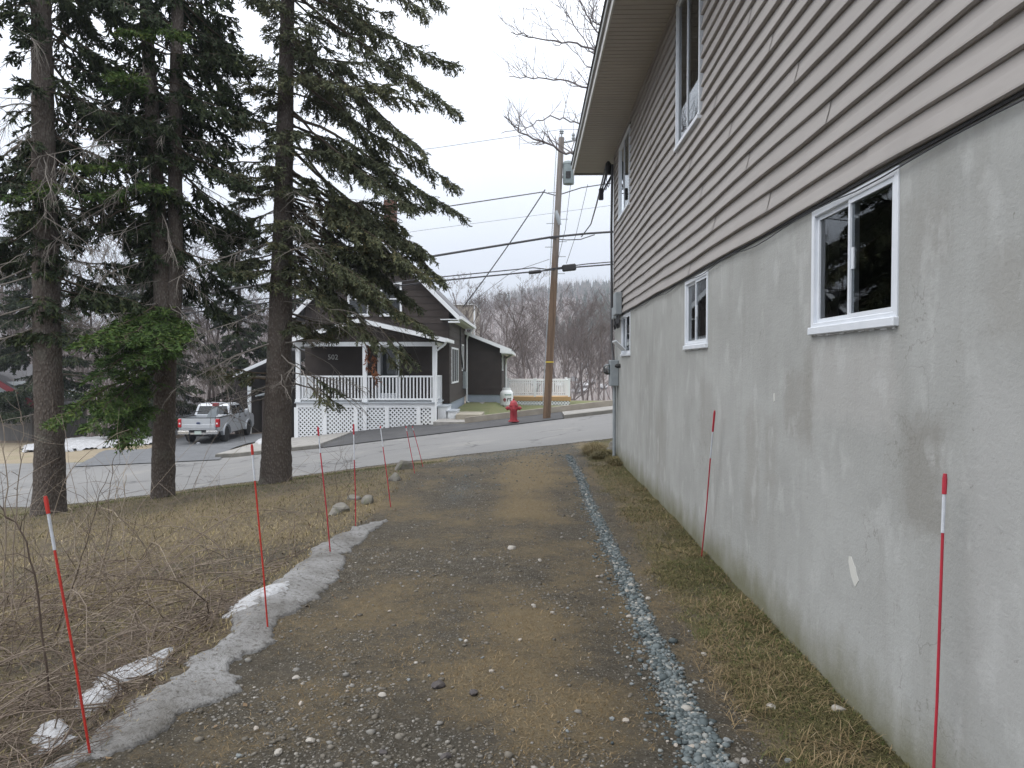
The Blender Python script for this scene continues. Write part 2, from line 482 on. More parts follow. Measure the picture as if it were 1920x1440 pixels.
def concrete_mat():
    m = bpy.data.materials.new('parged_concrete'); n, l, b = nodes_of(m)
    g = n.new('ShaderNodeNewGeometry').outputs['Position']
    s = n.new('ShaderNodeSeparateXYZ'); l.new(g, s.inputs[0])
    c = nmix(n, l, nrange(n, l, nnoise(n, l, g, 1.6, 6, .6), .3, .7), (.300, .305, .294), (.378, .385, .376))
    c = nmix(n, l, nrange(n, l, nnoise(n, l, g, 2.0, 5, .65, (1, 2.2, .28)), .50, .78, 0, .5), c, (.245, .242, .222))
    c = nmix(n, l, nrange(n, l, nnoise(n, l, g, 7.0, 5, .7), .60, .78, 0, .4), c, (.26, .257, .235))
    c = nmix(n, l, nrange(n, l, nnoise(n, l, g, 130, 3, .7), .62, .75, 0, .5), c, (.17, .16, .14))
    # trowelled repair patches and damp marks, each with its own outline (y0, y1, z0, z1, strength, colour)
    nx = nnoise(n, l, g, 9, 4, .7); nz = nnoise(n, l, g, 11, 4, .7)
    yy = nmath(n, l, 'ADD', s.outputs[1], nmath(n, l, 'MULTIPLY', nmath(n, l, 'SUBTRACT', nx, .5), .22))
    zz = nmath(n, l, 'ADD', s.outputs[2], nmath(n, l, 'MULTIPLY', nmath(n, l, 'SUBTRACT', nz, .5), .22))
    for y0, y1, z0, z1, st, cc in ((2.74, 3.03, .98, 1.42, .70, (.235, .229, .21)), (2.72, 3.0, 1.99, 2.24, .45, (.262, .257, .24)),
                                   (4.02, 4.42, 1.22, 1.58, .6, (.262, .256, .238)), (3.98, 4.10, 1.15, 1.72, .5, (.25, .243, .222)), (4.55, 4.8, .85, 1.3, .4, (.265, .26, .24)),
                                   (3.1, 4.0, 1.35, 1.72, .5, (.40, .395, .385)), (4.9, 5.2, .55, 1.35, .45, (.258, .252, .232)),
                                   (6.2, 6.6, .9, 1.5, .4, (.262, .256, .238)), (1.8, 2.55, .5, 1.6, .4, (.40, .40, .395)), (2.2, 2.5, 1.7, 2.0, .4, (.258, .25, .23)),
                                   (8.2, 8.9, .3, 1.1, .35, (.265, .26, .24))):
        e = .05
        a = nmath(n, l, 'MULTIPLY', nrange(n, l, yy, y0 - e, y0 + e), nrange(n, l, yy, y1 - e, y1 + e, 1, 0))
        a = nmath(n, l, 'MULTIPLY', a, nmath(n, l, 'MULTIPLY', nrange(n, l, zz, z0 - e, z0 + e), nrange(n, l, zz, z1 - e, z1 + e, 1, 0)))
        c = nmix(n, l, nmath(n, l, 'MULTIPLY', a, st), c, cc)
    vv = n.new('ShaderNodeTexVoronoi'); vv.feature = 'DISTANCE_TO_EDGE'; vv.inputs['Scale'].default_value = .9
    wv = n.new('ShaderNodeVectorMath'); wv.operation = 'ADD'; wn2 = n.new('ShaderNodeTexNoise'); wn2.inputs['Scale'].default_value = 2.4; wn2.inputs['Detail'].default_value = 6
    l.new(g, wn2.inputs['Vector']); l.new(g, wv.inputs[0]); l.new(wn2.outputs['Color'], wv.inputs[1]); l.new(wv.outputs[0], vv.inputs['Vector'])
    ck = nmath(n, l, 'MULTIPLY', nrange(n, l, vv.outputs['Distance'], .0005, .0032, 1, 0), nrange(n, l, nnoise(n, l, g, 1.1, 3), .52, .62))
    c = nmix(n, l, nmath(n, l, 'MULTIPLY', ck, .5), c, (.16, .15, .135))
    c = nmix(n, l, nrange(n, l, nnoise(n, l, g, 3.2, 4, .6, (1, 1.6, .9)), .56, .66, 0, .5), c, (.43, .436, .43))
    c = nmix(n, l, nrange(n, l, nnoise(n, l, g, 26, 4, .75), .66, .74, 0, .8), c, (.15, .14, .12))
    # algae splashed up at the foot of the wall, in ragged patches
    al = nmath(n, l, 'ADD', nmath(n, l, 'MULTIPLY', s.outputs[2], -2.2), nnoise(n, l, g, 3.0, 6, .65, (1, 1, .6)))
    c = nmix(n, l, nrange(n, l, al, -.22, .38, 0, .85), c, (.135, .132, .078))
    l.new(c, b.inputs['Base Color']); b.inputs['Roughness'].default_value = .93; b.inputs['Specular IOR Level'].default_value = .2
    h = nmath(n, l, 'ADD', nnoise(n, l, g, 60, 5, .7), nmath(n, l, 'MULTIPLY', nnoise(n, l, g, 9, 4, .6, (1, 1, 3)), .6))
    nbump(n, l, b, h, .32, .010)
    return m
M['concrete'] = concrete_mat()

def siding_mat():
    m = bpy.data.materials.new('beige_vinyl_siding'); n, l, b = nodes_of(m)
    g = n.new('ShaderNodeNewGeometry').outputs['Position']
    c = nmix(n, l, nrange(n, l, nnoise(n, l, g, 1.2, 5, .6), .3, .7), (.300, .280, .267), (.338, .316, .302))
    c = nmix(n, l, nrange(n, l, nnoise(n, l, g, 25, 3, .6, (1, .15, 1)), .45, .8, 0, .35), c, (.258, .245, .232))
    l.new(c, b.inputs['Base Color']); b.inputs['Roughness'].default_value = .55; b.inputs['Specular IOR Level'].default_value = .3
    nbump(n, l, b, nnoise(n, l, g, 30, 4, .6, (1, .12, 1)), .25, .004)
    return m
M['siding'] = siding_mat()
M['soffit'] = mk('soffit_vinyl', (.40, .365, .32), (.36, .33, .29), 2, .6)
M['fascia'] = mk('fascia_metal', (.50, .49, .47), (.44, .43, .41), 5, .45)
M['sheath'] = mk('sheathing', (.04, .035, .03), None, rough=.9)

def road_mat():
    m = bpy.data.materials.new('worn_asphalt'); n, l, b = nodes_of(m)
    g = n.new('ShaderNodeNewGeometry').outputs['Position']
    c = nmix(n, l, nrange(n, l, nnoise(n, l, g, .35, 6, .6), .3, .7), (.150, .150, .151), (.185, .184, .182))
    c = nmix(n, l, nrange(n, l, nnoise(n, l, g, .9, 5, .65, (.25, 2.2, 1)), .5, .75, 0, .45), c, (.13, .13, .13))
    c = nmix(n, l, nrange(n, l, nnoise(n, l, g, 150, 3, .7), .5, .75, 0, .55), c, (.095, .095, .095))
    v = n.new('ShaderNodeTexVoronoi'); v.feature = 'DISTANCE_TO_EDGE'; v.inputs['Scale'].default_value = .42
    w = n.new('ShaderNodeVectorMath'); w.operation = 'ADD'
    ns = n.new('ShaderNodeTexNoise'); ns.inputs['Scale'].default_value = 1.6; l.new(g, ns.inputs['Vector'])
    l.new(g, w.inputs[0]); l.new(ns.outputs['Color'], w.inputs[1]); l.new(w.outputs[0], v.inputs['Vector'])
    crk = nmath(n, l, 'MULTIPLY', nrange(n, l, v.outputs['Distance'], .006, .026, 1, 0), nrange(n, l, nnoise(n, l, g, .5, 3), .44, .56))
    c = nmix(n, l, nmath(n, l, 'MULTIPLY', crk, .8), c, (.06, .06, .06))
    c = nmix(n, l, nrange(n, l, nnoise(n, l, g, .7, 7, .7), .56, .68, 0, .6), c, (.225, .217, .20))
    l.new(c, b.inputs['Base Color']); b.inputs['Roughness'].default_value = .9
    nbump(n, l, b, nnoise(n, l, g, 180, 3, .7), .5, .004)
    return m
M['road'] = road_mat()

def lot_mat():
    """dirt drive, matted dead grass, moss and gravel; where each lies is stored on the ground sheet"""
    m = bpy.data.materials.new('lot_ground'); n, l, b = nodes_of(m)
    g = n.new('ShaderNodeNewGeometry').outputs['Position']
    a = n.new('ShaderNodeAttribute'); a.attribute_name = 'zone'
    s = n.new('ShaderNodeSeparateColor'); l.new(a.outputs['Color'], s.inputs[0])
    fine = nnoise(n, l, g, 70, 8, .85); mid = nnoise(n, l, g, 9, 6, .65)
    dirt = nmix(n, l, nrange(n, l, mid, .32, .68), (.054, .047, .036), (.108, .094, .073))
    dirt = nmix(n, l, nrange(n, l, fine, .50, .64, 0, .85), dirt, (.205, .188, .155))
    dirt = nmix(n, l, nrange(n, l, nnoise(n, l, g, 45, 6, .8), .36, .48, .55, 0), dirt, (.034, .030, .024))
    dirt = nmix(n, l, nrange(n, l, nnoise(n, l, g, 2.2, 5, .6), .5, .7, 0, .5), dirt, (.085, .078, .066))
    v = n.new('ShaderNodeTexVoronoi'); v.inputs['Scale'].default_value = 62; l.new(g, v.inputs['Vector'])
    peb = nrange(n, l, v.outputs['Distance'], .22, .30, 1, 0)
    vs = n.new('ShaderNodeSeparateColor'); l.new(v.outputs['Color'], vs.inputs[0])
    peb = nmath(n, l, 'MULTIPLY', peb, nrange(n, l, vs.outputs[0], .52, .56))
    pc = nmix(n, l, vs.outputs[1], (.18, .175, .162), (.40, .375, .33))
    dirt = nmix(n, l, nmath(n, l, 'MULTIPLY', peb, .8), dirt, pc)
    straw = nnoise(n, l, g, 110, 7, .85)
    gr = nmix(n, l, nrange(n, l, straw, .3, .7), (.092, .071, .042), (.29, .236, .152))
    gr = nmix(n, l, nrange(n, l, mid, .5, .72, 0, .45), gr, (.160, .115, .054))
    ms = nmix(n, l, nrange(n, l, fine, .3, .7), (.058, .052, .024), (.12, .108, .045))
    gv = nmix(n, l, vs.outputs[1], (.13, .15, .16), (.25, .27, .28))
    gv = nmix(n, l, nrange(n, l, v.outputs['Distance'], .25, .5), gv, (.08, .085, .085))
    def fuzzy(ch, w=.16):
        t = nmath(n, l, 'ADD', ch, nmath(n, l, 'MULTIPLY', nmath(n, l, 'SUBTRACT', nnoise(n, l, g, 16, 8, .85), .5), 2.2))
        return nrange(n, l, t, .5 - w, .5 + w)
    c = nmix(n, l, fuzzy(s.outputs[0], .36), dirt, gr)
    c = nmix(n, l, fuzzy(s.outputs[1], .25), c, ms)
    c = nmix(n, l, fuzzy(s.outputs[2], .12), c, gv)
    l.new(c, b.inputs['Base Color']); b.inputs['Roughness'].default_value = .95; b.inputs['Specular IOR Level'].default_value = .2
    h = nmath(n, l, 'ADD', nmath(n, l, 'MULTIPLY', fine, 1.0), nmath(n, l, 'ADD', nmath(n, l, 'MULTIPLY', peb, .35), nmath(n, l, 'MULTIPLY', straw, .5)))
    nbump(n, l, b, h, .9, .02)
    return m
M['lot'] = lot_mat()
M['pebble'] = mk_tint('pebbles', [(0, (.10, .092, .08)), (.35, (.135, .123, .103)), (.6, (.175, .16, .137)), (.88, (.19, .186, .175)), (.97, (.28, .265, .24)), (1, (.40, .38, .35))], .85)
M['crushed'] = mk_tint('crushed_stone', [(0, (.060, .074, .078)), (.4, (.105, .128, .134)), (.75, (.155, .178, .184)), (.93, (.25, .26, .25)), (1, (.35, .33, .30))], .8)
M['straw'] = mk_tint('dead_grass', [(0, (.085, .060, .032)), (.4, (.18, .130, .070)), (.8, (.285, .215, .125)), (1, (.42, .34, .23))], .9)
M['mossgrass'] = mk_tint('wall_grass', [(0, (.055, .053, .023)), (.3, (.12, .106, .048)), (.6, (.22, .18, .092)), (.85, (.33, .265, .155)), (.94, (.36, .30, .19)), (1, (.075, .095, .03))], .9)
M['cane'] = mk_tint('bramble_cane', [(0, (.075, .055, .045)), (.5, (.15, .118, .095)), (.85, (.235, .195, .16)), (1, (.33, .28, .22))], .85)
M['far_tree'] = mk_tint('far_bare_trees', [(0, (.19, .158, .152)), (.5, (.285, .24, .232)), (.85, (.35, .275, .255)), (1, (.46, .42, .40))], .95)
M['far_conifer'] = mk_tint('far_conifers', [(0, (.022, .032, .024)), (1, (.04, .052, .036))], .95)
M['leaf'] = mk_tint('fallen_leaf', [(0, (.07, .045, .028)), (.6, (.125, .082, .05)), (1, (.20, .145, .09))], .9)
# ------------------------------------------------------------------ ground sheet
def zones(x, y):
    """share of dead grass, moss, crushed gravel at a spot on the lot"""
    x = np.asarray(x, float); y = np.asarray(y, float)
    edge = -1.72 + .16 * (fbm(x * 0, y, .9, 3) - .5) * 2
    n1 = fbm(x, y, .9, 21); n2 = fbm(x, y, .35, 22); n3 = fbm(x, y, 2.4, 23)
    drive = sstep(edge - .1, edge + .12, x) * (1 - sstep(.92, 1.08, x + .12 * (n2 - .5)))
    lawn = 1 - sstep(edge - .1, edge + .12, x)
    strip = np.exp(-((x + .02) / .50) ** 2)
    far = sstep(6.0, 9.0, y) * (1 - sstep(13.2, 15.5, y))
    rut = np.exp(-((x - .42) / .13) ** 2) + np.exp(-((x + .5) / .13) ** 2)
    wx = x + .5 * (fbm(x, y, .7, 61) - .5); wy = y + .9 * (fbm(x, y, .9, 62) - .5)
    strip = np.exp(-((wx + .02) / .42) ** 2)
    g = drive * (.22 + strip * (.16 + .55 * far) + 1.1 * (n1 - .5) + .9 * (n2 - .5) - .12 * rut)
    # matted patch in the middle of the near drive
    g = g + drive * .42 * np.exp(-(((wx - .06 + .10 * (wy - 4.2)) / .46) ** 2 + ((wy - 4.2) / 1.1) ** 2)) * (2.6 * n2 - .5)
    g = g + drive * .25 * np.exp(-(((wx - .1) / .5) ** 2 + ((wy - 6.3) / .6) ** 2))
    g = g + lawn * (.55 + .9 * (n1 - .5) + .5 * (n2 - .5)) * sstep(.5, 4.0, y + .2 * (x + 2))
    right = sstep(.92, 1.08, x + .12 * (n2 - .5))
    g = g + right * (.55 + .9 * (n2 - .5))
    mo = right * (.25 + 1.1 * (n1 - .42) + .45 * sstep(1.2, 1.45, x)) + lawn * (1.2 * (n3 - .45) + .5 * sstep(9, 13, y) - .15)
    gv = 1.0 * np.exp(-((x - .735 - .05 * (n1 - .5)) / (.055 + .03 * n2)) ** 2) * (1 - sstep(13, 14.5, y))
    gv = gv + drive * sstep(10.5, 15, y) * (.28 + .9 * (n1 - .45)) + drive * .5 * np.exp(-(((x + .9) / .35) ** 2 + ((y - 9.6) / 1.6) ** 2))
    return np.clip(g, 0, 1), np.clip(mo, 0, 1), np.clip(gv, 0, 1)

def axis(parts):
    out = [parts[0][0]]
    for a, b, st in parts:
        k = max(1, int(round((b - a) / st))); out += list(np.linspace(a, b, k + 1)[1:])
    return np.array(out)

gx = axis([(-260, -60, 20), (-60, -16, 2), (-16, -3.4, .14), (-3.4, 1.6, .045), (1.6, 6, .5), (6, 60, 4), (60, 260, 20)])
gy = axis([(-40, 0, 4), (0, 1.8, .3), (1.8, 8, .045), (8, 17.4, .1), (17.4, 50, .6), (50, 160, 6)])
GX, GY = np.meshgrid(gx, gy, indexing='ij')
def bumpy(x, y):
    lotm = (y < Yn(x) - .05)
    b = (.030 * (fbm(x, y, .5, 31) - .5) + .018 * (fbm(x, y, .12, 32, 3) - .5) + .05 * (fbm(x, y, 1.9, 33) - .5))
    # shallow wheel tracks and raised middle
    b = b + .025 * np.exp(-((x + .02) / .45) ** 2) * (y > 2) - .012 * np.exp(-((x - .735) / .11) ** 2)
    b = b * sstep(-.05, .9, Yn(x) - y)
    return np.where(lotm, b, 0)
def HB(x, y): return H(x, y) + bumpy(np.asarray(x, float), np.asarray(y, float))
GZ = HB(GX, GY)
g, mo, gv = zones(GX, GY)
nx_, ny_ = GX.shape
idx = np.arange(nx_ * ny_).reshape(nx_, ny_)
F = np.stack([idx[:-1, :-1], idx[1:, :-1], idx[1:, 1:], idx[:-1, 1:]], -1).reshape(-1, 4)
cx = ((GX[:-1, :-1] + GX[1:, 1:]) / 2).ravel(); cy = ((GY[:-1, :-1] + GY[1:, 1:]) / 2).ravel()
mi = np.where(cy < Yf(cx), 0, np.where(cy > np.where(cx < -9, 36.5, 47), 3, np.where((cx > -3.2), 2, 1)))
ground = link('ground', arr_mesh('ground', np.stack([GX, GY, GZ], -1).reshape(-1, 3), F, [M['lot'], M['tan_lawn'], M['green_lawn'], M['leaf_litter']], mi, True,
              acol=np.stack([g, mo, gv, np.ones_like(g)], -1).reshape(-1, 4)))
tag(ground, 'dirt driveway, dead lawn and yards sloping down to the road', kind='structure')

hx = axis([(-700, 500, 16)]); hy = axis([(140, 860, 9)])
HX, HY = np.meshgrid(hx, hy, indexing='ij')
hid = np.arange(HX.size).reshape(HX.shape)
hF = np.stack([hid[:-1, :-1], hid[1:, :-1], hid[1:, 1:], hid[:-1, 1:]], -1).reshape(-1, 4)
hs = link('hillside', arr_mesh('hillside', np.stack([HX, HY, np.where(HY < 152, hill(HX, 152) - 1.0, hill(HX, HY))], -1).reshape(-1, 3), hF, [M['hill']], None, True))
tag(hs, 'wooded hillside across the valley', kind='structure')

# ------------------------------------------------------------------ road, kerb, sidewalks
def strip(name, x0, x1, ya, yb, za, zb, mat, label, step=.6, thick=0.0, nsub=6):
    xs = np.linspace(x0, x1, max(2, int((x1 - x0) / step) + 1))
    mb = MB(); rows = []
    for x in xs:
        a, b = ya(x), yb(x)
        rows.append([(x, a + (b - a) * k / nsub, za(x) + (zb(x) - za(x)) * k / nsub) for k in range(nsub + 1)])
    vs = [p for r in rows for p in r]; n = nsub + 1
    fs = [(i * n + k, (i + 1) * n + k, (i + 1) * n + k + 1, i * n + k + 1) for i in range(len(rows) - 1) for k in range(nsub)]
    mb.add(vs, fs)
    if thick:
        for k, rev in ((0, False), (nsub, True)):
            t = [r[k] for r in rows]; vv = t + [(p[0], p[1], p[2] - thick) for p in t]; m_ = len(t)
            mb.add(vv, [(i, i + 1, i + 1 + m_, i + m_) for i in range(m_ - 1)])
        for r in (rows[0], rows[-1]):
            vv = r + [(p[0], p[1], p[2] - thick) for p in r]
            mb.add(vv, [(k, k + 1, k + 1 + n, k + n) for k in range(nsub)])
    return tag(mb.build(name, mat), label, kind='structure')
wob = lambda x: .26 * (float(vnoise(x, 3.3, .7, 8)) - .5) + .05 * (float(vnoise(x, 1.3, .17, 9)) - .5)
strip('road', -78, 60, lambda x: float(Yn(x)) + wob(x), lambda x: float(Yf(x)), lambda x: float(zr(x)), lambda x: float(zr(x)), M['road'], 'pale worn asphalt road climbing to the right', .12)
KX = [(-9.6, -6.4), (-6.38, 1.1), (1.12, 16)]
zk = lambda x: float(zr(x)) + .12
for (a, b), mt, lb in zip(KX, (M['sidewalk'], M['asphalt_new'], M['sidewalk']), ('old grey sidewalk left of the porch', 'fresh black asphalt sidewalk in front of the brown house', 'pale worn sidewalk right of the utility pole')):
    strip('sidewalk', a, b, lambda x: float(Yf(x)) + (.16 if b != 1.1 else .02), lambda x: float(Yf(x)) + (1.75 if x > -2.2 else 1.75 + min(3.0, (-2.2 - x) * 1.2)), zk if b != 1.1 else (lambda x: float(zr(x)) + .03 ), zk, mt, lb, .4, .1)
strip('kerb', -9.6, -6.4, lambda x: float(Yf(x)), lambda x: float(Yf(x)) + .157, lambda x: zk(x) - .01, zk, M['kerb'], 'worn low kerb left of the black sidewalk', .4, .16)
strip('kerb', 1.12, 16, lambda x: float(Yf(x)), lambda x: float(Yf(x)) + .157, lambda x: zk(x) - .01, zk, M['kerb'], 'broken low kerb right of the utility pole', .4, .16)
# asphalt driveway of the brown house
dv = MB()
ys = np.linspace(21.9, 39.5, 34); rows = []
for y in ys:
    xa = np.interp(y, [21.9, 24, 28, 39.5], [-13.6, -14.3, -15.9, -18.2]); xb = np.interp(y, [21.9, 24, 27, 39.5], [-9.2, -9.8, -10.2, -8.6])
    rows.append([(xa + (xb - xa) * k / 8, y, h1(xa + (xb - xa) * k / 8, y) + (.05 if y > 23 else .075)) for k in range(9)])
dv.add([p for r in rows for p in r], [(i * 9 + k, i * 9 + k + 1, (i + 1) * 9 + k + 1, (i + 1) * 9 + k) for i in range(len(rows) - 1) for k in range(8)])
tag(dv.build('driveway', M['asphalt_drive'], smooth=True), 'dark asphalt driveway under the pickup truck', kind='structure')

# low concrete retaining edge along the yard
rt = MB()
xs = np.linspace(-2.15, 9, 30)
for i in range(29):
    a, b = xs[i], xs[i + 1]
    y0, y1 = float(Yf(a)) + 1.78, float(Yf(b)) + 1.78
    za, zb = zk(a) + .19, zk(b) + .19
    rt.add([(a, y0, za - .5), (b, y1, zb - .5), (b, y1, zb), (a, y0, za), (a, y0 + .18, za - .5), (b, y1 + .18, zb - .5), (b, y1 + .18, zb), (a, y0 + .18, za)],
           [(0, 1, 2, 3), (3, 2, 6, 7), (7, 6, 5, 4)])
rl = (0, float(Yf(0)) + 1.78, h1(0, 26))
tag(rt.build('retaining_edge', mk('retaining_concrete', (.33, .30, .25), (.24, .215, .18), 3, .9, .4, 60), loc=rl), 'low tan concrete retaining edge between sidewalk and yard', 'retaining wall')

# ------------------------------------------------------------------ near house on the right
HX0 = 1.505            # face of the foundation wall
HY0, HY1 = -4.0, 13.17
ZS, ZE = 2.468, 5.28    # siding bottom, soffit
hroot = thing('house', 'beige vinyl sided house on a tall grey concrete foundation', 'house', (HX0, 5, 0))
WINS = [(3.085, 4.013, 1.81, 2.435, 'low'), (6.33, 7.24, 1.80, 2.425, 'low'), (11.15, 12.2, 1.80, 2.425, 'low'),
        (6.58, 7.63, 3.80, 5.25, 'up'), (11.15, 12.45, 4.03, 5.19, 'up')]

def wall_yz(mb, x, y0, y1, z0, z1, holes, jamb=.14, m=0):
    yb = sorted({y0, y1, *[h[0] for h in holes], *[h[1] for h in holes]}); zb = sorted({z0, z1, *[h[2] for h in holes], *[h[3] for h in holes]})
    for i in range(len(yb) - 1):
        for j in range(len(zb) - 1):
            yc = (yb[i] + yb[i + 1]) / 2; zc = (zb[j] + zb[j + 1]) / 2
            if any(h[0] < yc < h[1] and h[2] < zc < h[3] for h in holes): continue
            mb.add([(x, yb[i], zb[j]), (x, yb[i + 1], zb[j]), (x, yb[i + 1], zb[j + 1]), (x, yb[i], zb[j + 1])], [(0, 3, 2, 1)], m)
    for a, b, c, d in [h[:4] for h in holes]:
        for p, q in (((a, c), (b, c)), ((b, c), (b, d)), ((b, d), (a, d)), ((a, d), (a, c))):
            mb.add([(x, p[0], p[1]), (x, q[0], q[1]), (x + jamb, q[0], q[1]), (x + jamb, p[0], p[1])], [(0, 1, 2, 3)], m)

lowh = [w[:4] for w in WINS if w[4] == 'low']; uph = [w[:4] for w in WINS if w[4] == 'up']
fw = MB(); wall_yz(fw, HX0, HY0, HY1, -.6, ZS + .02, lowh)
fw.add([(HX0, HY1, -.6), (9.5, HY1, -.6), (9.5, HY1, ZS), (HX0, HY1, ZS)], [(0, 1, 2, 3)])
fw.add([(HX0, HY0, -.6), (9.5, HY0, -.6), (9.5, HY0, ZS), (HX0, HY0, ZS)], [(0, 3, 2, 1)])
fw.add([(9.5, HY0, -.6), (9.5, HY1, -.6), (9.5, HY1, ZS), (9.5, HY0, ZS)], [(0, 1, 2, 3)])
fw.build('foundation_wall', M['concrete'], hroot)
sh = MB(); wall_yz(sh, HX0 + .012, HY0, HY1, ZS + .021, ZE + .25, uph, .12)
sh.add([(HX0 + .012, HY1 - .01, ZS), (9.5, HY1 - .01, ZS), (9.5, HY1 - .01, ZE), (HX0 + .012, HY1 - .01, ZE)], [(0, 1, 2, 3)])
sh.add([(HX0 + .012, HY0, ZS), (9.5, HY0, ZS), (9.5, HY0, ZE), (HX0 + .012, HY0, ZE)], [(0, 3, 2, 1)])
sh.add([(9.49, HY0, ZS), (9.49, HY1, ZS), (9.49, HY1, ZE), (9.49, HY0, ZE)], [(0, 1, 2, 3)])
sh.build('sheathing', M['sheath'], hroot)
fl = MB(); fl.box(HX0 + .2, 9.4, HY0 + .1, HY1 - .1, ZS - .01, ZS + .05); fl.box(2.6, 2.65, HY0 + .1, HY1 - .1, 0, ZE); fl.build('inner_floor', M['sheath'], hroot)

# siding: every course is its own length of vinyl, lapped at butt joints
EXPO = .121
ncourse = int((ZE - ZS) / EXPO) + 1
def sag(y, z):
    return .024 * math.sin(y * 1.25 + z * .7) * math.exp(-((y - 8.6) / 2.6) ** 2) * (z - 2.4) * .5 + .005 * math.sin(y * 2.3 + z * 5.1) + .002 * math.sin(y * 5.7 + z * 11)
for c in range(ncourse):
    z0 = ZS + c * EXPO; z1 = min(z0 + EXPO, ZE)
    if z1 - z0 < .02: continue
    zc = (z0 + z1) / 2
    cuts = [(HY0, HY1 - .07)]
    for a, b, p, q, k in WINS:
        if k == 'up' and p - .02 < zc < q + .02:
            nc = []
            for u, v in cuts:
                if a - .06 > u: nc.append((u, min(v, a - .06)))
                if b + .06 < v: nc.append((max(u, b + .06), v))
            cuts = nc
    off = (c * 1.37) % 3.66
    for u, v in cuts:
        joints = [u] + [j for j in np.arange(HY0 + off - 3.66, HY1, 3.66) if u + .3 < j < v - .3] + [v]
        for i in range(len(joints) - 1):
            a, b = joints[i], joints[i + 1]
            k = max(2, int((b - a) / .3)); pr = .0045 * (i % 2); ext = .03 if i < len(joints) - 2 else 0
            mb = MB(); yv = np.linspace(a, b + ext, k + 1)
            prof = [(-.003 - pr, EXPO + .012), (-.013 - pr, EXPO * .55), (-.029 - pr, .005), (-.030 - pr, -.004), (-.019 - pr, -.010), (-.003, -.008)]
            if z1 >= ZE - .001: prof[0] = (-.004 - pr, z1 - z0 - .002)
            vs = [(HX0 + dx, y, z0 + dz + sag(y, z0 + (dz if dz < .05 else EXPO))) for y in yv for dx, dz in prof]
            n = len(prof)
            mb.add(vs, [(r * n + t, (r + 1) * n + t, (r + 1) * n + t + 1, r * n + t + 1) for r in range(k) for t in range(n - 1)])
            mb.build('clapboard', M['siding'], hroot)
cp = MB(); cp.box(HX0 - .03, HX0 + .06, HY1 - .068, HY1 + .022, ZS - .02, ZE - .002); cp.build('corner_post', M['siding'], hroot)
st = MB(); st.bar((HX0 - .008, HY0, ZS - .022), (HX0 - .008, HY1, ZS - .016), .010, .012); st.build('starter_strip', M['dark_plastic'], hroot)

def window_yz(parent, y0, y1, z0, z1, x, kind):
    """two-sash slider set in a wall that faces -X"""
    w = MB(); t = .034 if kind == 'low' else .028; fx = x - (.009 if kind == 'low' else .032)
    zt = z1 if kind == 'up' else z1 - .0
    w.box(fx, x + .07, y0, y0 + t, z0, zt); w.box(fx, x + .07, y1 - t, y1, z0, zt); w.box(fx + .001, x + .07, y0 + t, y1 - t, zt - t, zt); w.box(fx + .001, x + .07, y0 + t, y1 - t, z0, z0 + t)
    fr = w.build('window', M['vinyl'], parent, bevel=.003)
    s = MB(); s.box(fx - .016, x + .06, y0 - .004, y1 + .004, z0 - .028, z0 + .012); s.build('sill', M['vinyl'], fr, bevel=.004)
    ym = (y0 + y1) / 2
    for a, b, dx in ((y0 + t, ym + .018, .006 if kind == 'low' else -.014), (ym - .018, y1 - t, .022 if kind == 'low' else -.004)):
        q = MB(); b0, b1 = z0 + t, zt - t; bw = .021
        q.box(x + dx - .01, x + dx + .012, a, a + bw, b0, b1); q.box(x + dx - .01, x + dx + .012, b - bw, b, b0, b1)
        q.box(x + dx - .009, x + dx + .012, a + bw, b - bw, b0, b0 + bw); q.box(x + dx - .009, x + dx + .012, a + bw, b - bw, b1 - bw, b1)
        q.build('sash', M['vinyl'], fr)
        g_ = MB(); g_.add([(x + dx, a + bw, b0 + bw), (x + dx, b - bw, b0 + bw), (x + dx, b - bw, b1 - bw), (x + dx, a + bw, b1 - bw)], [(0, 3, 2, 1)]); g_.build('pane', M['glass'], fr)
    if kind == 'low':
        lk = MB(); lk.box(x + .0, x + .02, ym - .03, ym - .008, (z0 + z1) / 2 - .05, (z0 + z1) / 2 + .05); lk.build('latch', M['vinyl'], fr)
        # crumbled caulk under the sill
        ck = MB(); r_ = random.Random(int(y0 * 100))
        yy = y0 + .02
        while yy < y1 - .05:
            l_ = r_.uniform(.01, .06); ck.box(x - .006, x + .004, yy, min(yy + l_, y1 - .01), z0 - .0285 - r_.uniform(.001, .009), z0 - .0285); yy += l_ * .8 + r_.uniform(.0, .02)
        ck.build('caulk', M['white'], fr)
        cu = MB()
        for i in range(5):
            a = y0 + .07 + .05 * i; cu.add([(x + .20 + .03 * (i % 2), a, z0 + .03), (x + .20 + .03 * ((i + 1) % 2), a + .05, z0 + .03), (x + .20 + .03 * ((i + 1) % 2), a + .05, z1), (x + .20 + .03 * (i % 2), a, z1)], [(0, 1, 2, 3)])
        cu.build('curtain', M['curtain'], fr)
    return fr
for a, b, p, q, k in WINS: window_yz(hroot, a, b, p, q, HX0, k)
# the far basement window stands ajar: a little hopper flap
hp = MB(); hp.add([(HX0 - .02, 11.5, 1.86), (HX0 - .02, 12.05, 1.86), (HX0 - .17, 12.05, 2.0), (HX0 - .17, 11.5, 2.0), (HX0 - .02, 11.5, 1.88), (HX0 - .02, 12.05, 1.88), (HX0 - .17, 12.05, 2.02), (HX0 - .17, 11.5, 2.02)],
                  [(0, 3, 2, 1), (4, 5, 6, 7), (0, 1, 5, 4), (1, 2, 6, 5), (2, 3, 7, 6), (3, 0, 4, 7)]); hp.build('vent_flap', M['vinyl'], hroot)

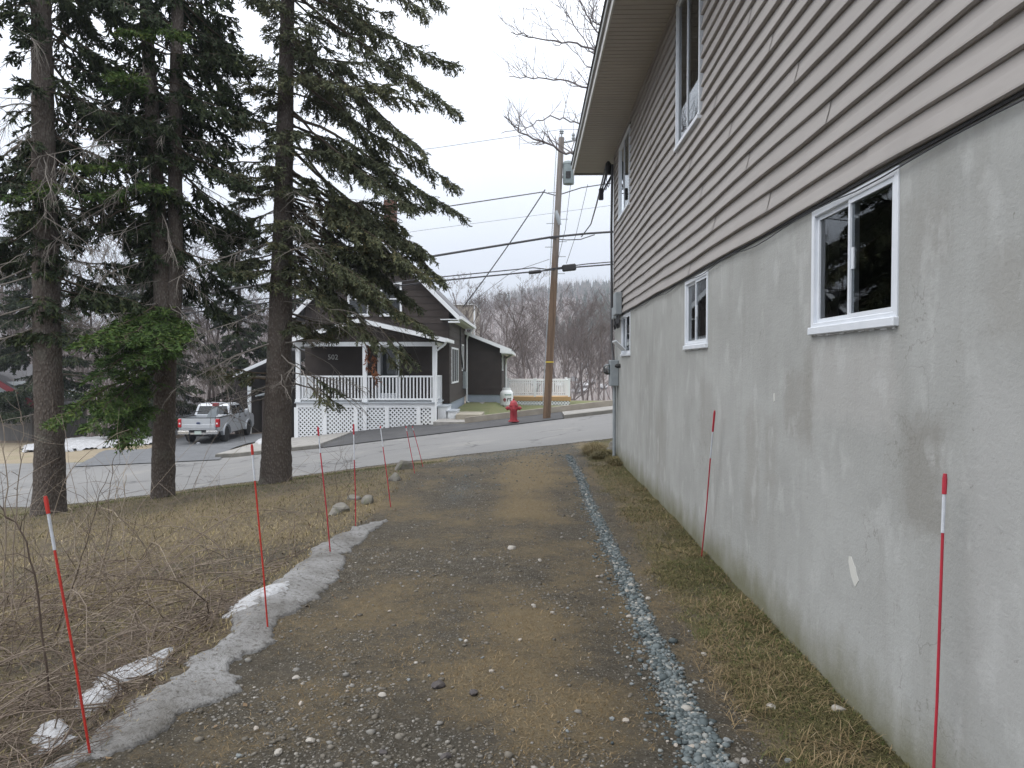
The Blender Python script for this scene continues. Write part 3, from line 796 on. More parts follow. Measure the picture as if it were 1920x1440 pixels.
# soffit panels (grooved), fascia, roof
EX0, EY1 = .86, 14.35
def soffit_mesh():
    mb = MB(); n = 3; w = .30 / n
    for i in range(n):
        a = i * w
        mb.add([(0, a, 0), (0, a + w - .016, 0), (0, a + w - .012, .012), (0, a + w - .004, .012), (0, a + w, 0), (.66, a, 0), (.66, a + w - .016, 0), (.66, a + w - .012, .012), (.66, a + w - .004, .012), (.66, a + w, 0)],
               [(k, k + 1, k + 6, k + 5) for k in range(4)])
    me = bpy.data.meshes.new('soffit_panel'); me.from_pydata(mb.v, [], mb.f); me.materials.append(M['soffit']); return me
sm = soffit_mesh()
y = HY0
while y < EY1 - .3:
    o = link('soffit_panel', sm, hroot, (EX0 - HX0, y - 5, ZE)); y += .3
es = MB(); es.box(HX0 + .02, 9.6, HY1 + .02, EY1 - .02, ZE + .004, ZE + .012); es.build('end_soffit', M['soffit'], hroot)
tr = MB(); tr.box(HX0 - .035, HX0 - .012, HY0, HY1 + .03, ZE - .03, ZE - .002); tr.build('soffit_channel', M['siding'], hroot)
fa = MB(); fa.box(EX0 - .02, EX0 + .0, HY0, EY1, ZE - .025, ZE + .15); fa.box(EX0 - .019, 9.6, EY1, EY1 + .02, ZE - .026, ZE + .149); fa.build('fascia', M['fascia'], hroot)
de = MB(); de.box(EX0 - .05, EX0 - .022, HY0, EY1 + .03, ZE + .085, ZE + .165); de.build('drip_edge', mk('drip_edge_metal', (.30, .30, .29), (.25, .25, .24), 5, .4, metal=.4), hroot)
rf = MB(); rz_ = ZE + .17; xr = 5.3; zrg = rz_ + 1.75
rf.add([(EX0 - .07, HY0, rz_), (EX0 - .07, EY1 + .05, rz_), (xr, EY1 - 4.4, zrg), (xr, HY0, zrg), (9.8, HY0, rz_), (9.8, EY1 + .05, rz_)], [(0, 1, 2, 3), (1, 5, 2), (3, 2, 5, 4), (0, 3, 4), (0, 4, 5, 1)])
rf.build('roof', M['roof'], hroot)

# electrical service on the house corner
def part(name, mat, parent, fn, smooth=False, bevel=0): mb = MB(); fn(mb); return mb.build(name, mat, parent, smooth, bevel=bevel)
mx0 = HX0
part('meter_box', M['galv'], hroot, lambda b: b.box(mx0 - .14, mx0 - .002, 12.55, 12.86, 1.28, 1.72), bevel=.01)
part('meter_glass', M['glass'], hroot, lambda b: b.lathe([(.09, 0), (.09, -.06), (.06, -.1)], (mx0 - .14, 12.7, 1.56), 16, axis='x'), True)
part('conduit', M['galv'], hroot, lambda b: b.tube([(mx0 - .06, 12.68, 1.28), (mx0 - .06, 12.68, -.1)], .028, 8), True)
part('conduit', M['galv'], hroot, lambda b: b.tube([(mx0 - .05, 12.78, 1.28), (mx0 - .05, 12.8, -.1)], .016, 8), True)
part('service_cable', M['cable'], hroot, lambda b: b.tube([(mx0 - .06, 13.1, ZE - .16), (mx0 - .07, 13.12, 4.0), (mx0 - .06, 13.1, 2.6), (mx0 - .08, 12.95, 2.05), (mx0 - .07, 12.72, 1.72)], .022, 7), True)
part('cable_box', M['galv'], hroot, lambda b: b.box(mx0 - .13, mx0 - .025, 11.95, 12.3, 2.44, 2.80), bevel=.01)
part('cable_box', M['galv'], hroot, lambda b: b.box(mx0 - .11, mx0 - .025, 12.45, 12.7, 2.40, 2.60), bevel=.01)
def loopf(b):
    for y0 in (11.98, 12.1, 12.24, 12.5, 12.62):
        b.tube([(mx0 - .07, y0, 2.45), (mx0 - .08, y0 - .02, 2.3), (mx0 - .06, y0 + .07, 2.24), (mx0 - .04, y0 + .12, 2.36), (mx0 - .04, 12.95, 2.37)], .012, 5)
part('wire_loop', M['cable'], hroot, loopf, True)
part('wall_cable', M['cable'], hroot, lambda b: b.tube([(mx0 - .02, yy, ZS - .035 - .018 * abs(math.sin(yy * 1.7)) - .012 * math.sin(yy * 4.1)) for yy in np.arange(2.2, 12.6, .25)], .0035, 5), True)
part('spigot', M['black'], hroot, lambda b: b.lathe([(.035, 0), (.04, -.05), (.02, -.09)], (mx0, 12.35, 1.62), 10, axis='x'), True)
part('weatherhead', M['dark_plastic'], hroot, lambda b: (b.lathe([(.035, -.12), (.06, -.05), (.05, .06), (.02, .1)], (mx0 - .12, 13.2, ZE - .18), 10), b.tube([(mx0 - .12, 13.2, ZE - .2), (mx0 - .05, 13.18, ZE - .35)], .02, 6)), True)
part('drop_coil', M['cable'], hroot, lambda b: [b.tube([(mx0 - .12, 13.25, ZE - .12), (mx0 - .14 - .03 * k, 13.3 + .03 * k, ZE - .38 - .07 * k), (mx0 - .10 - .05 * k, 13.34, ZE - .5 - .05 * k), (mx0 - .05, 13.28, ZE - .28)], .008, 5) for k in range(4)], True)
part('splice_block', M['dark_plastic'], hroot, lambda b: b.box(mx0 - .27, mx0 - .19, 13.3, 13.38, ZE - .72, ZE - .52), bevel=.01)
part('paint_chip', M['num'], hroot, lambda b: b.prism([(3.42, .64), (3.455, .60), (3.475, .615), (3.50, .64), (3.53, .70), (3.525, .725), (3.50, .73), (3.475, .705), (3.455, .69), (3.44, .66)], HX0 - .002, HX0 + .004, 'x'))
part('paint_chip', M['num'], hroot, lambda b: b.prism([(4.60, 1.405), (4.62, 1.40), (4.625, 1.45), (4.61, 1.452)], HX0 - .003, HX0 + .004, 'x'))
# ------------------------------------------------------------------ brown house across the road
def X(px, Y): return (px - 992) / FPX * Y
def Z(py, Y): return CAM.z - (py - 686) / FPX * Y
PY, MY, MB_, EYF, EYB = 27.0, 29.0, 36.2, 36.2, 44.0
bx0, bx1 = -8.75, X(842, MY)
b2 = thing('house', 'dark brown shingled house with white trim and a gabled front porch', 'house', ((bx0 + bx1) / 2, MY, h1(-5, MY)))
xc = (bx0 + bx1) / 2
zf = .16; ze = 3.86; za = ze + (bx1 - bx0) / 2
fz = lambda x, y: h1(x, y) - .3
part('foundation', M['blue_found'], b2, lambda b: b.box(bx0 + .03, bx1 - .03, MY + .03, MB_, -2.0, zf - .002))
body = MB()
body.prism([(bx0, zf), (bx1, zf), (bx1, ze), (xc, za), (bx0, ze)], MY, MB_, 'y')
body.build('wall', M['brown'], b2)
# shingle courses: each row stands a little proud at its lower edge
def row_poly(mb, x0, x1, y, z, h, nrm='y'):
    if nrm == 'y': mb.add([(x0, y - .022, z), (x1, y - .022, z), (x1, y - .004, z + h), (x0, y - .004, z + h), (x0, y, z), (x1, y, z)], [(0, 1, 2, 3), (0, 4, 5, 1)])
    else: mb.add([(y + .022, x0, z), (y + .022, x1, z), (y + .004, x1, z + h), (y + .004, x0, z + h), (y, x0, z), (y, x1, z)], [(0, 1, 2, 3), (0, 4, 5, 1)])
z = zf
while z < za - .3:
    h = .26
    s0 = 0 if z + h < ze else (z + h - ze)
    mb = MB(); row_poly(mb, bx0 + s0, bx1 - s0, MY, z, h); mb.build('shingle_row', M['brown2'] if int(z * 10) % 3 else M['brown'], b2)
    if z + h < ze: mb = MB(); row_poly(mb, MY + .0, MB_, bx1, z, h, 'x'); mb.build('shingle_row', M['brown2'], b2)
    z += h
# main roof with boxed eaves
ov = .42
rfm = MB()
for sgn in (1, -1):
    xe = xc + sgn * ((bx1 - bx0) / 2 + ov); zl = ze - ov
    p = [(xe, zl), (xc, za + .0), (xc, za + .16), (xe, zl + .16)]
    rfm.prism(p if sgn > 0 else p[::-1], MY - .35, MB_ + .3, 'y')
rfm.build('roof', M['roof'], b2)
rk = MB()
for sgn in (1, -1):
    xe = xc + sgn * ((bx1 - bx0) / 2 + ov); zl = ze - ov
    rk.prism([(xe, zl - .10), (xc, za - .10), (xc, za + .12), (xe, zl + .12)], MY - .40, MY - .352, 'y')
    rk.box(min(xe, xe - sgn * .42), max(xe, xe - sgn * .42), MY - .39, MY - .02, zl - .16, zl - .104)
rk.build('rake_board', M['white'], b2)
gt = MB(); xe = xc + (bx1 - bx0) / 2 + ov
gt.box(xe - .02, xe + .11, MY - .38, MB_ + .2, ze - ov - .03, ze - ov + .09); gt.box(bx1 - .3, xe - .021, MY - .37, MB_ + .2, ze - ov - .05, ze - ov - .02)
gt.build('gutter', M['white'], b2)
part('downspout', M['white'], b2, lambda b: b.tube([(xe + .02, MB_ - .25, ze - ov - .02), (bx1 + .16, MB_ - .2, ze - ov - .35), (bx1 + .10, MB_ - .15, ze - .95), (bx1 + .09, MB_ - .15, -.08), (bx1 + .2, MB_ - .35, -.12)], .045, 6))
# chimney of bricks
chx, chy = X(732, 32), 32.0
cw, cd, ct, cb = .23, .23, Z(378, 32), za - 1.0
chim = part('chimney', M['mortar'], b2, lambda b: b.box(chx - cw + .012, chx + cw - .012, chy - cd + .012, chy + cd - .012, cb, ct - .02))
bm_ = {}
def brick_mesh(L, D, Hh):
    k = (L, D, Hh)
    if k not in bm_:
        q = MB(); q.box(-L / 2, L / 2, -D / 2, D / 2, 0, Hh); me = bpy.data.meshes.new('brick'); me.from_pydata(q.v, [], q.f); me.materials.append(M['brick']); bm_[k] = me
    return bm_[k]
zz = cb + .6; r_i = 0; o0 = ORG[b2.name]
while zz < ct - .03:
    grow = .03 if ct - zz < .35 and ct - zz > .12 else 0
    for sx, sy in ((0, -1), (1, 0)):
        for k in (-1, 0, 1) if r_i % 2 else (-.5, .5):
            L = .145 if r_i % 2 else .225
            if sy: pos = (chx + k * (.152 if r_i % 2 else .231), chy - cd + .02 - grow, zz); me = brick_mesh(L, .09, .062)
            else: pos = (chx + cw - .02 + grow, chy + k * (.152 if r_i % 2 else .231) + .02, zz); me = brick_mesh(.09, L, .062)
            link('brick', me, chim, (pos[0] - o0.x, pos[1] - o0.y, pos[2] - o0.z))
    zz += .075; r_i += 1

def window_xz(parent, x0, x1, z0, z1, y, rail=True, mull=False):
    """sash window in a wall that faces the road (-Y)"""
    t = .075; w = MB()
    w.box(x0 - t, x0, y - .06, y + .02, z0 - t, z1 + t); w.box(x1, x1 + t, y - .06, y + .02, z0 - t, z1 + t); w.box(x0, x1, y - .059, y + .02, z1, z1 + t); w.box(x0, x1, y - .059, y + .02, z0 - t, z0)
    fr = w.build('window', M['white'], parent)
    q = MB()
    if rail: q.box(x0, x1, y - .045, y - .015, (z0 + z1) / 2 - .025, (z0 + z1) / 2 + .025)
    if mull: q.box((x0 + x1) / 2 - .03, (x0 + x1) / 2 + .03, y - .046, y - .014, z0, z1)
    q.box(x0 - t - .03, x1 + t + .03, y - .09, y - .061, z0 - t - .04, z0 - t + .01)
    q.build('sash', M['white'], fr)
    g_ = MB(); g_.add([(x0, y - .026, z0), (x1, y - .026, z0), (x1, y - .026, z1), (x0, y - .026, z1)], [(0, 1, 2, 3)]); g_.build('pane', M['car_glass'], fr)
    return fr
for a, b in ((655, 688), (717, 750)): window_xz(b2, X(a, MY), X(b, MY), Z(588, MY), Z(533, MY), MY - .03)
def window_side(parent, y0, y1, z0, z1, x, mull=0):
    t = .07; w = MB()
    w.box(x - .02, x + .05, y0 - t, y0, z0 - t, z1 + t); w.box(x - .02, x + .05, y1, y1 + t, z0 - t, z1 + t); w.box(x - .02, x + .049, y0, y1, z1, z1 + t); w.box(x - .02, x + .049, y0, y1, z0 - t, z0)
    fr = w.build('window', M['white'], parent)
    if mull:
        for k in range(1, mull + 1):
            q = MB(); ym = y0 + (y1 - y0) * k / (mull + 1); q.box(x - .01, x + .04, ym - .04, ym + .04, z0, z1)
            q.build('mullion', M['white'], fr)
    g_ = MB(); g_.add([(x + .028, y0, z0), (x + .028, y1, z0), (x + .028, y1, z1), (x + .028, y0, z1)], [(0, 1, 2, 3)]); g_.build('pane', M['car_glass'], fr)
window_side(b2, 29.75, 32.3, .98, 2.3, bx1, 2)
window_side(b2, 34.3, 35.0, 1.45, 2.55, bx1)
part('meter_box', M['galv'], b2, lambda b: b.box(bx1 + .003, bx1 + .17, 34.75, 35.2, .55, 1.35), bevel=.02)
part('service_cable', M['cable'], b2, lambda b: b.tube([(bx1 + .05, 33.2, ze - ov - .1), (bx1 + .05, 33.3, 2.4), (bx1 + .05, 34.3, 1.5), (bx1 + .06, 34.9, 1.35)], .03, 6))

# porch
px0, px1 = X(552, PY), X(817, PY)
fzp = Z(754, PY) ; bz0, bz1 = Z(649, PY), Z(641, PY)
porch = b2
part('porch_floor', M['tread'], b2, lambda b: b.box(px0 - .05, px1 + .05, PY - .06, MY - .03, fzp - .05, fzp))
part('porch_rim', M['white'], b2, lambda b: (b.box(px0, px1, PY, PY + .04, Z(765, PY), fzp - .052), b.box(px1 - .04, px1, PY + .041, MY - .04, Z(765, PY), fzp - .052)))
for pxx in (555, 682, 814):
    x = X(pxx, PY)
    part('porch_post', M['white'], b2, lambda b: (b.box(x - .075, x + .075, PY + .02, PY + .17, fzp, bz0), b.box(x - .10, x + .10, PY + .0, PY + .19, fzp + .001, fzp + .10)))
part('porch_post', M['white'], b2, lambda b: b.box(px1 - .16, px1 - .01, MY - .19, MY - .04, fzp, fzp + .95))
part('porch_beam', M['white'], b2, lambda b: (b.box(px0 - .1, px1 + .05, PY - .01, PY + .18, bz0, bz1), b.box(px1 - .14, px1 + .051, PY + .181, MY - .03, bz0, bz1), b.box(px0 - .1, px0 + .06, PY + .181, MY - .03, bz0, bz1)))
# railing: rails and every baluster
def railing(parent, p, q, zb, zt, n, mat):
    p = Vector(p); q = Vector(q)
    part('rail', mat, parent, lambda b: b.bar((p.x, p.y, zt), (q.x, q.y, zt), .07, .06)); part('rail', mat, parent, lambda b: b.bar((p.x, p.y, zb), (q.x, q.y, zb), .05, .06))
    me = None
    for i in range(n):
        t = (i + .5) / n; c = p.lerp(q, t)
        if me is None:
            bb = MB(); bb.box(-.022, .022, -.022, .022, 0, zt - zb - .05); me = bpy.data.meshes.new('baluster'); me.from_pydata(bb.v, [], bb.f); me.materials.append(mat)
        oo = ORG[rootof(parent).name]
        link('baluster', me, parent, (c.x - oo.x, c.y - oo.y, zb + .025 - oo.z))
rz0, rz1 = fzp + .10, Z(706, PY)
railing(b2, (X(560, PY), PY + .09, 0), (X(678, PY), PY + .09, 0), rz0, rz1, 19, M['white'])
railing(b2, (X(686, PY), PY + .09, 0), (X(810, PY), PY + .09, 0), rz0, rz1, 19, M['white'])
railing(b2, (px1 - .08, PY + .25, 0), (px1 - .08, MY - .22, 0), rz0, rz1, 12, M['white'])
railing(b2, (px0 + .08, PY + .25, 0), (px0 + .08, MY - .1, 0), rz0, rz1, 12, M['white'])
# lattice skirt: every slat
def lattice(parent, x0, x1, ztop, zbot, y, mat, pitch=.15, w=.05):
    """diagonal slats clipped to the panel; zbot(x) may slope"""
    out = []
    h = ztop - min(zbot(x0), zbot(x1)); L = x1 - x0
    for sgn in (1, -1):
        c = -h - L
        while c < L + h:
            pts = []
            for k in range(0, 201):
                zv = ztop - h * k / 200; xv = x0 + c + (ztop - zv) if sgn > 0 else x0 + L - c - (ztop - zv)
                if x0 <= xv <= x1 and zv >= zbot(xv): pts.append((xv, zv))
            if len(pts) > 4: out.append((pts[0], pts[-1], sgn))
            c += pitch
    for a, b, sgn in out:
        mb = MB(); yy = y - (.012 if sgn > 0 else 0)
        mb.bar((a[0], yy, a[1]), (b[0], yy, b[1]), w, .010, up=(0, 1, 0)) if False else mb.bar((a[0], yy, a[1]), (b[0], yy, b[1]), .010, w, up=Vector((b[1] - a[1], 0, -(b[0] - a[0]))))
        mb.build('lattice_slat', mat, parent)
gb = lambda x: h1(x, PY) + .04
lx = [552, 606, 665, 682, 724, 784, 811]
for i, pxx in enumerate(lx):
    x = X(pxx, PY); w = .075
    part('skirt_post', M['white'], b2, lambda b: b.box(x - w, x + w, PY - .012, PY + .03, gb(x) - .12, Z(765, PY) + .01))
for i in range(6):
    lattice(b2, X(lx[i], PY) + .075, X(lx[i + 1], PY) - .075, Z(765, PY), gb, PY + .035, M['white'])
part('skirt_back', M['sheath'], b2, lambda b: (b.box(px0 + .05, px1 - .05, PY + .5, PY + .52, -2, fzp - .1), b.box(px0 + .02, px0 + .05, PY + .08, MY, -2, fzp - .06), b.box(px1 - .05, px1 - .02, PY + .08, MY, -2, fzp - .06)))
# porch roof
apx, apz = X(677, PY), Z(603, PY); ex0, ex1, ez = X(548, PY), X(838, PY), Z(640, PY)
def proof(b):
    b.prism([(ex0, ez), (apx, apz), (apx, apz + .12), (ex0, ez + .12)], PY - .45, MY - .002, 'y'); b.prism([(ex1, ez), (ex1, ez + .12), (apx, apz + .12), (apx, apz)], PY - .45, MY - .002, 'y')
part('porch_roof', M['roof'], b2, proof)
part('porch_rake', M['white'], b2, lambda b: (b.prism([(ex0, ez - .05), (apx, apz - .06), (apx, apz + .10), (ex0, ez + .10)], PY - .49, PY - .452, 'y'), b.prism([(ex1, ez - .05), (ex1, ez + .10), (apx, apz + .10), (apx, apz - .06)], PY - .49, PY - .452, 'y')))
part('porch_gable', M['brown2'], b2, lambda b: b.prism([(ex0 + .5, bz1), (ex1 - .5, bz1), (apx, apz - .03)], PY + .02, PY + .10, 'y'))
part('porch_ceiling', M['sheath'], b2, lambda b: b.box(px0, px1, PY + .19, MY - .03, bz1 - .03, bz1))
part('porch_gutter', M['white'], b2, lambda b: b.box(ex1 - .04, ex1 + .07, PY - .47, MY - .1, ez - .03, ez + .09))
part('downspout', M['white'], b2, lambda b: b.tube([(ex1, PY - .3, ez - .02), (ex1 - .05, PY - .28, ez - .12), (px1 + .02, PY - .06, bz0 - .18), (px1 + .0, PY - .05, .6), (px1 + .0, PY - .05, gb(px1) + .12), (px1 + .25, PY - .25, gb(px1) + .06)], .04, 6))
# door with storm glass, house number
dx0, dx1 = X(710, MY), X(745, MY)
dr = part('door', M['white'], b2, lambda b: (b.box(dx0 - .06, dx0 + .06, MY - .07, MY - .02, fzp, fzp + 2.1), b.box(dx1 - .06, dx1 + .06, MY - .07, MY - .02, fzp, fzp + 2.1), b.box(dx0 + .06, dx1 - .06, MY - .069, MY - .02, fzp + 2.0, fzp + 2.1), b.box(dx0 + .06, dx1 - .06, MY - .06, MY - .02, fzp, fzp + .25)))
part('pane', M['car_glass'], dr, lambda b: b.box(dx0 + .06, dx1 - .06, MY - .05, MY - .02, fzp + .25, fzp + 2.0))
part('door_handle', M['dark_plastic'], dr, lambda b: b.box(dx1 - .03, dx1 + .01, MY - .12, MY - .07, fzp + .95, fzp + 1.15))

def text(name, s, size, mat, parent, loc, rot=(rad(90), 0, 0), ext=.004, scale=(1, 1, 1), bold=0.0):
    cu = bpy.data.curves.new(name, 'FONT'); cu.body = s; cu.size = size; cu.extrude = ext; cu.align_x = 'CENTER'; cu.offset = bold; cu.resolution_u = 3
    t = bpy.data.objects.new(name, cu); col.objects.link(t)
    dg = bpy.context.evaluated_depsgraph_get(); dg.update()
    me = bpy.data.meshes.new_from_object(t.evaluated_get(dg))
    bpy.data.objects.remove(t)
    me.materials.clear(); me.materials.append(mat)
    o = link(name, me, parent)
    if parent is not None and rootof(parent).rotation_euler.z == 0: loc = Vector(loc) - ORG[rootof(parent).name]
    o.location = loc; o.rotation_euler = rot; o.scale = scale
    return o
text('house_number', '502', .28, M['num'], b2, (X(623, MY), MY - .05, Z(674, MY)))

# steps right of the porch
for i in range(3):
    zt = [fzp - .16, fzp - .33, fzp - .5][i]; x0 = px1 + .03 + .32 * i
    part('step', M['white'], b2, lambda b: b.box(x0, x0 + .36, PY + .25, MY - .5, h1(x0, PY) - .1, zt - .04))
    part('tread', M['tread'], b2, lambda b: b.box(x0 - .02, x0 + .39, PY + .22, MY - .47, zt - .038, zt))
ws = thing('walkway', 'pale tan stepped concrete walk at the foot of the porch stairs', 'walkway', (px1 + 1.1, 26.8, h1(-2, 26.5)))
part('slab', M['sidewalk'], ws, lambda b: b.box(px1 + .1, -2.0, 25.4, 27.1, -.8, zk(-2.6) + .05))
part('slab', mk('step_stone', (.34, .31, .25), (.26, .235, .19), 4, .9, .4, 50), ws, lambda b: b.box(px1 + .75, -1.7, 26.6, 28.4, -.8, -.12))
tag(part('gravel_bed', mk('grey_bed_gravel', (.36, .345, .33), (.2, .19, .18), 30, .95, .8, 60, .02), None, lambda b: b.add([(-3.0, 28.6, h1(-3, 28.6) + .03), (-2.3, 28.6, h1(-2.3, 28.6) + .03), (-2.1, 36, h1(-2.1, 36) + .03), (-3.05, 36, h1(-3.05, 36) + .03)], [(0, 1, 2, 3)])), 'grey gravel bed along the house', kind='structure')

# ell behind
exl, exr = X(872, EYF), X(940, EYF)
part('ell_foundation', M['blue_found'], b2, lambda b: b.box(exl + .02, exr - .02, EYF + .02, EYB, -1.0, Z(740, EYF)))
zL, zR = Z(624, EYF), Z(651, EYF)
ell = MB(); ell.prism([(exl - .2, Z(740, EYF)), (exr, Z(740, EYF)), (exr, zR), (exl - .2, zL)], EYF, EYB, 'y'); ell.build('ell_wall', M['brown'], b2)
z = Z(740, EYF)
while z < zR - .3:
    mb = MB(); row_poly(mb, exl, exr, EYF, z, .26); mb.build('shingle_row', M['brown'], b2)
    mb = MB(); row_poly(mb, EYF, EYB, exr, z, .26, 'x'); mb.build('shingle_row', M['brown2'], b2)
    z += .26
part('ell_roof', M['roof'], b2, lambda b: b.prism([(exl - .2, zL), (exr + .5, zR - .22), (exr + .5, zR - .09), (exl - .2, zL + .16)], EYF - .3, EYB + .3, 'y'))
part('ell_rake', M['white'], b2, lambda b: (b.prism([(exl - .1, zL - .04), (exr + .5, zR - .28), (exr + .5, zR - .10), (exl - .1, zL + .12)], EYF - .34, EYF - .302, 'y'), b.prism([(exr - .05, zR - .28), (exr + .5, zR - .32), (exr + .5, zR - .20), (exr - .05, zR - .02)], EYF - .36, EYF - .343, 'y')))
part('ell_gutter', M['white'], b2, lambda b: (b.box(exr + .44, exr + .56, EYF - .34, EYB + .2, zR - .34, zR - .2), b.box(exr + .0, exr + .44, EYF - .3, EYB, zR - .34, zR - .30)))
part('ell_downspout', M['white'], b2, lambda b: b.tube([(exr + .5, EYF + 1.6, zR - .34), (exr + .12, EYF + 3.5, zR - .5), (exr + .08, EYF + 4.2, zR - .8), (exr + .08, EYF + 4.2, -.1)], .06, 6))
window_side(b2, EYF + .6, EYF + 1.5, 1.45, 2.2, exr)
# garage wing on the left, lower down the slope
part('garage_wall', M['brown'], b2, lambda b: (b.box(X(436, 40.5), X(461, 40.5), 40.5, 44.5, -2.6, Z(712, 40.5)), b.box(-9.9, -8.7, 36.3, 44.5, -2.6, Z(690, 36.3)), b.box(X(461, 40.5) + .01, -9.91, 43, 43.1, -2.6, 1.4)))
part('garage_trim', M['white'], b2, lambda b: (b.box(X(460, 40.4), X(466, 40.4), 40.34, 40.46, -2.4, Z(704, 40.4))))
gxa, gxb = X(430, 40), X(545, 40)
part('garage_roof', M['roof'], b2, lambda b: b.prism([(gxa, Z(707, 40)), (gxb, Z(657, 40)), (gxb, Z(657, 40) + .14), (gxa, Z(707, 40) + .14)], 39.9, 45, 'y'))
part('garage_rake', M['white'], b2, lambda b: b.prism([(gxa, Z(707, 40) - .06), (gxb, Z(657, 40) - .06), (gxb, Z(657, 40) + .12), (gxa, Z(707, 40) + .12)], 39.84, 39.898, 'y'))
sd = thing('shed', 'small dark brown lean-to shed half hidden by the spruce trunk', 'shed', (X(496, 29.5), 29.5, h1(X(496, 29.5), 29.5)))
sx0, sx1 = X(487, 29.5), X(530, 29.5); sz0 = h1(sx0, 29.5) - .1
part('wall', M['brown2'], sd, lambda b: b.box(sx0, sx1, 29.5, 30.7, sz0, Z(744, 29.5)))
part('door_panel', M['sheath'], sd, lambda b: b.box(sx0 + .12, sx0 + .5, 29.47, 29.498, Z(783, 29.5), Z(748, 29.5)))
part('roof', M['galv'], sd, lambda b: b.prism([(sx0 - .2, Z(744, 29.5)), (sx1 + .1, Z(728, 29.5)), (sx1 + .1, Z(728, 29.5) + .05), (sx0 - .2, Z(744, 29.5) + .05)], 29.3, 30.9, 'y'))

# rear deck with white railing
DYF, DYB = 41.5, 45.0
dk = thing('deck', 'wooden deck with white railing and lattice behind the brown house', 'deck', (X(1010, DYF), DYF, -.5))
kx0, kx1, kz = X(951, DYF), X(1069, DYF), Z(744, DYF)
part('deck_floor', M['wood_deck'], dk, lambda b: b.box(kx0, kx1, DYF, DYB, kz - .05, kz))
part('deck_rim', M['wood_deck'], dk, lambda b: (b.box(kx0, kx1 + .04, DYF - .05, DYF - .002, kz - .22, kz + .002), b.box(kx1, kx1 + .04, DYF, DYB, kz - .22, kz + .002)))
dzt = Z(713, DYF)
for pxx, yy in ((953, DYF), (1003, DYF), (1067, DYF), (1067, DYB - .1)):
    x = X(pxx, DYF)
    part('railing_post', M['white'], dk, lambda b: (b.box(x - .06, x + .06, yy + .0, yy + .12, kz, dzt + .08), b.box(x - .08, x + .08, yy - .02, yy + .14, dzt + .081, dzt + .12)))
railing(dk, (X(955, DYF), DYF + .06, 0), (X(1001, DYF), DYF + .06, 0), kz + .10, dzt, 13, M['white'])
railing(dk, (X(1005, DYF), DYF + .06, 0), (X(1065, DYF), DYF + .06, 0), kz + .10, dzt, 17, M['white'])
railing(dk, (kx1 - .06, DYF + .2, 0), (kx1 - .06, DYB - .1, 0), kz + .10, dzt, 28, M['white'])
railing(dk, (kx0 + .1, DYB - .06, 0), (kx1 - .1, DYB - .06, 0), kz + .10, dzt, 30, M['white'])
part('upper_rail', M['white'], dk, lambda b: b.bar((kx0 + .1, DYF + .06, dzt - .13), (kx1 - .06, DYF + .06, dzt - .13), .03, .04))
lattice(dk, kx0 + .02, kx1 - .02, kz - .22, lambda x: h1(x, DYF) - .12, DYF - .01, M['white'], .17, .06)
part('skirt_back', M['sheath'], dk, lambda b: b.box(kx0 + .02, kx1 - .02, DYF + .3, DYF + .32, -1.2, kz - .1))

# propane tank
tx, ty = X(950, 35.2), 35.2; tz = h1(tx, ty)
tk = thing('propane_tank', 'white propane tank with red and black lettering beside the brown house', 'propane tank', (tx, ty, tz))
tr_ = .31; thh = Z(731, ty) - tz
part('shell', M['tank'], tk, lambda b: b.lathe([(.24, 0), (.24, .06), (tr_, .10), (tr_, thh - .22), (tr_ * .93, thh - .10), (tr_ * .7, thh - .02), (.02, thh)], (tx, ty, tz), 24), True)
part('collar', M['tank'], tk, lambda b: b.lathe([(.20, thh - .06), (.20, thh + .10), (.185, thh + .10), (.185, thh - .06)], (tx, ty, tz), 18), True)
part('valve', M['dark_plastic'], tk, lambda b: b.lathe([(.13, thh - .05), (.13, thh + .06), (.06, thh + .08)], (tx, ty, tz), 12), True)
def curved_text(s, size, mat, ang, zc, bold):
    o = text('lettering', s, size, mat, tk, (tx, ty, tz), ext=.002, bold=bold)
    me = o.data
    for v in me.vertices:
        a = v.co.x / (tr_ + .004) + ang; r = tr_ + .006 + v.co.z; zz_ = v.co.y
        v.co = (math.sin(a) * r, -math.cos(a) * r, zz_ + zc)
    o.rotation_euler = (0, 0, 0); o.location = (0, 0, 0)
    return o
curved_text('e', .30, M['print_red'], -.28, thh * .36, .008)
curved_text('rt', .30, M['print_dark'], .42, thh * .36, .008)
curved_text('PROPANE', .075, M['print_green'], .25, thh * .70, .002)

# hydrant
hp_ = at(963, 790, 23.75); hz = zk(hp_.x) - .04
hy = thing('fire_hydrant', 'dark red fire hydrant on the black sidewalk', 'fire hydrant', (hp_.x, 23.75, hz))
c0 = (hp_.x, 23.75, hz)
part('base_flange', M['red'], hy, lambda b: b.lathe([(.17, 0), (.17, .035), (.13, .04), (.13, .07)], c0, 18), True)
part('barrel', M['red'], hy, lambda b: b.lathe([(.115, .05), (.11, .34), (.125, .36), (.14, .40), (.14, .47), (.125, .50)], c0, 20), True)
part('bonnet', M['red'], hy, lambda b: b.lathe([(.155, .50), (.155, .535), (.125, .54), (.115, .60), (.085, .65), (.04, .675), (.03, .68), (.03, .73), (.01, .735)], c0, 18), True)
for s in (-1, 1):
    part('nozzle_cap', M['red'], hy, lambda b: b.lathe([(.055, 0), (.055, s * .06), (.07, s * .065), (.07, s * .10), (.03, s * .11), (.025, s * .14)], (c0[0] + s * .12, c0[1], hz + .43), 12, axis='x'), True)
part('pumper_cap', M['red'], hy, lambda b: b.lathe([(.075, 0), (.075, -.05), (.09, -.055), (.09, -.10), (.03, -.11), (.025, -.14)], (c0[0], c0[1] - .11, hz + .42), 14, axis='y'), True)
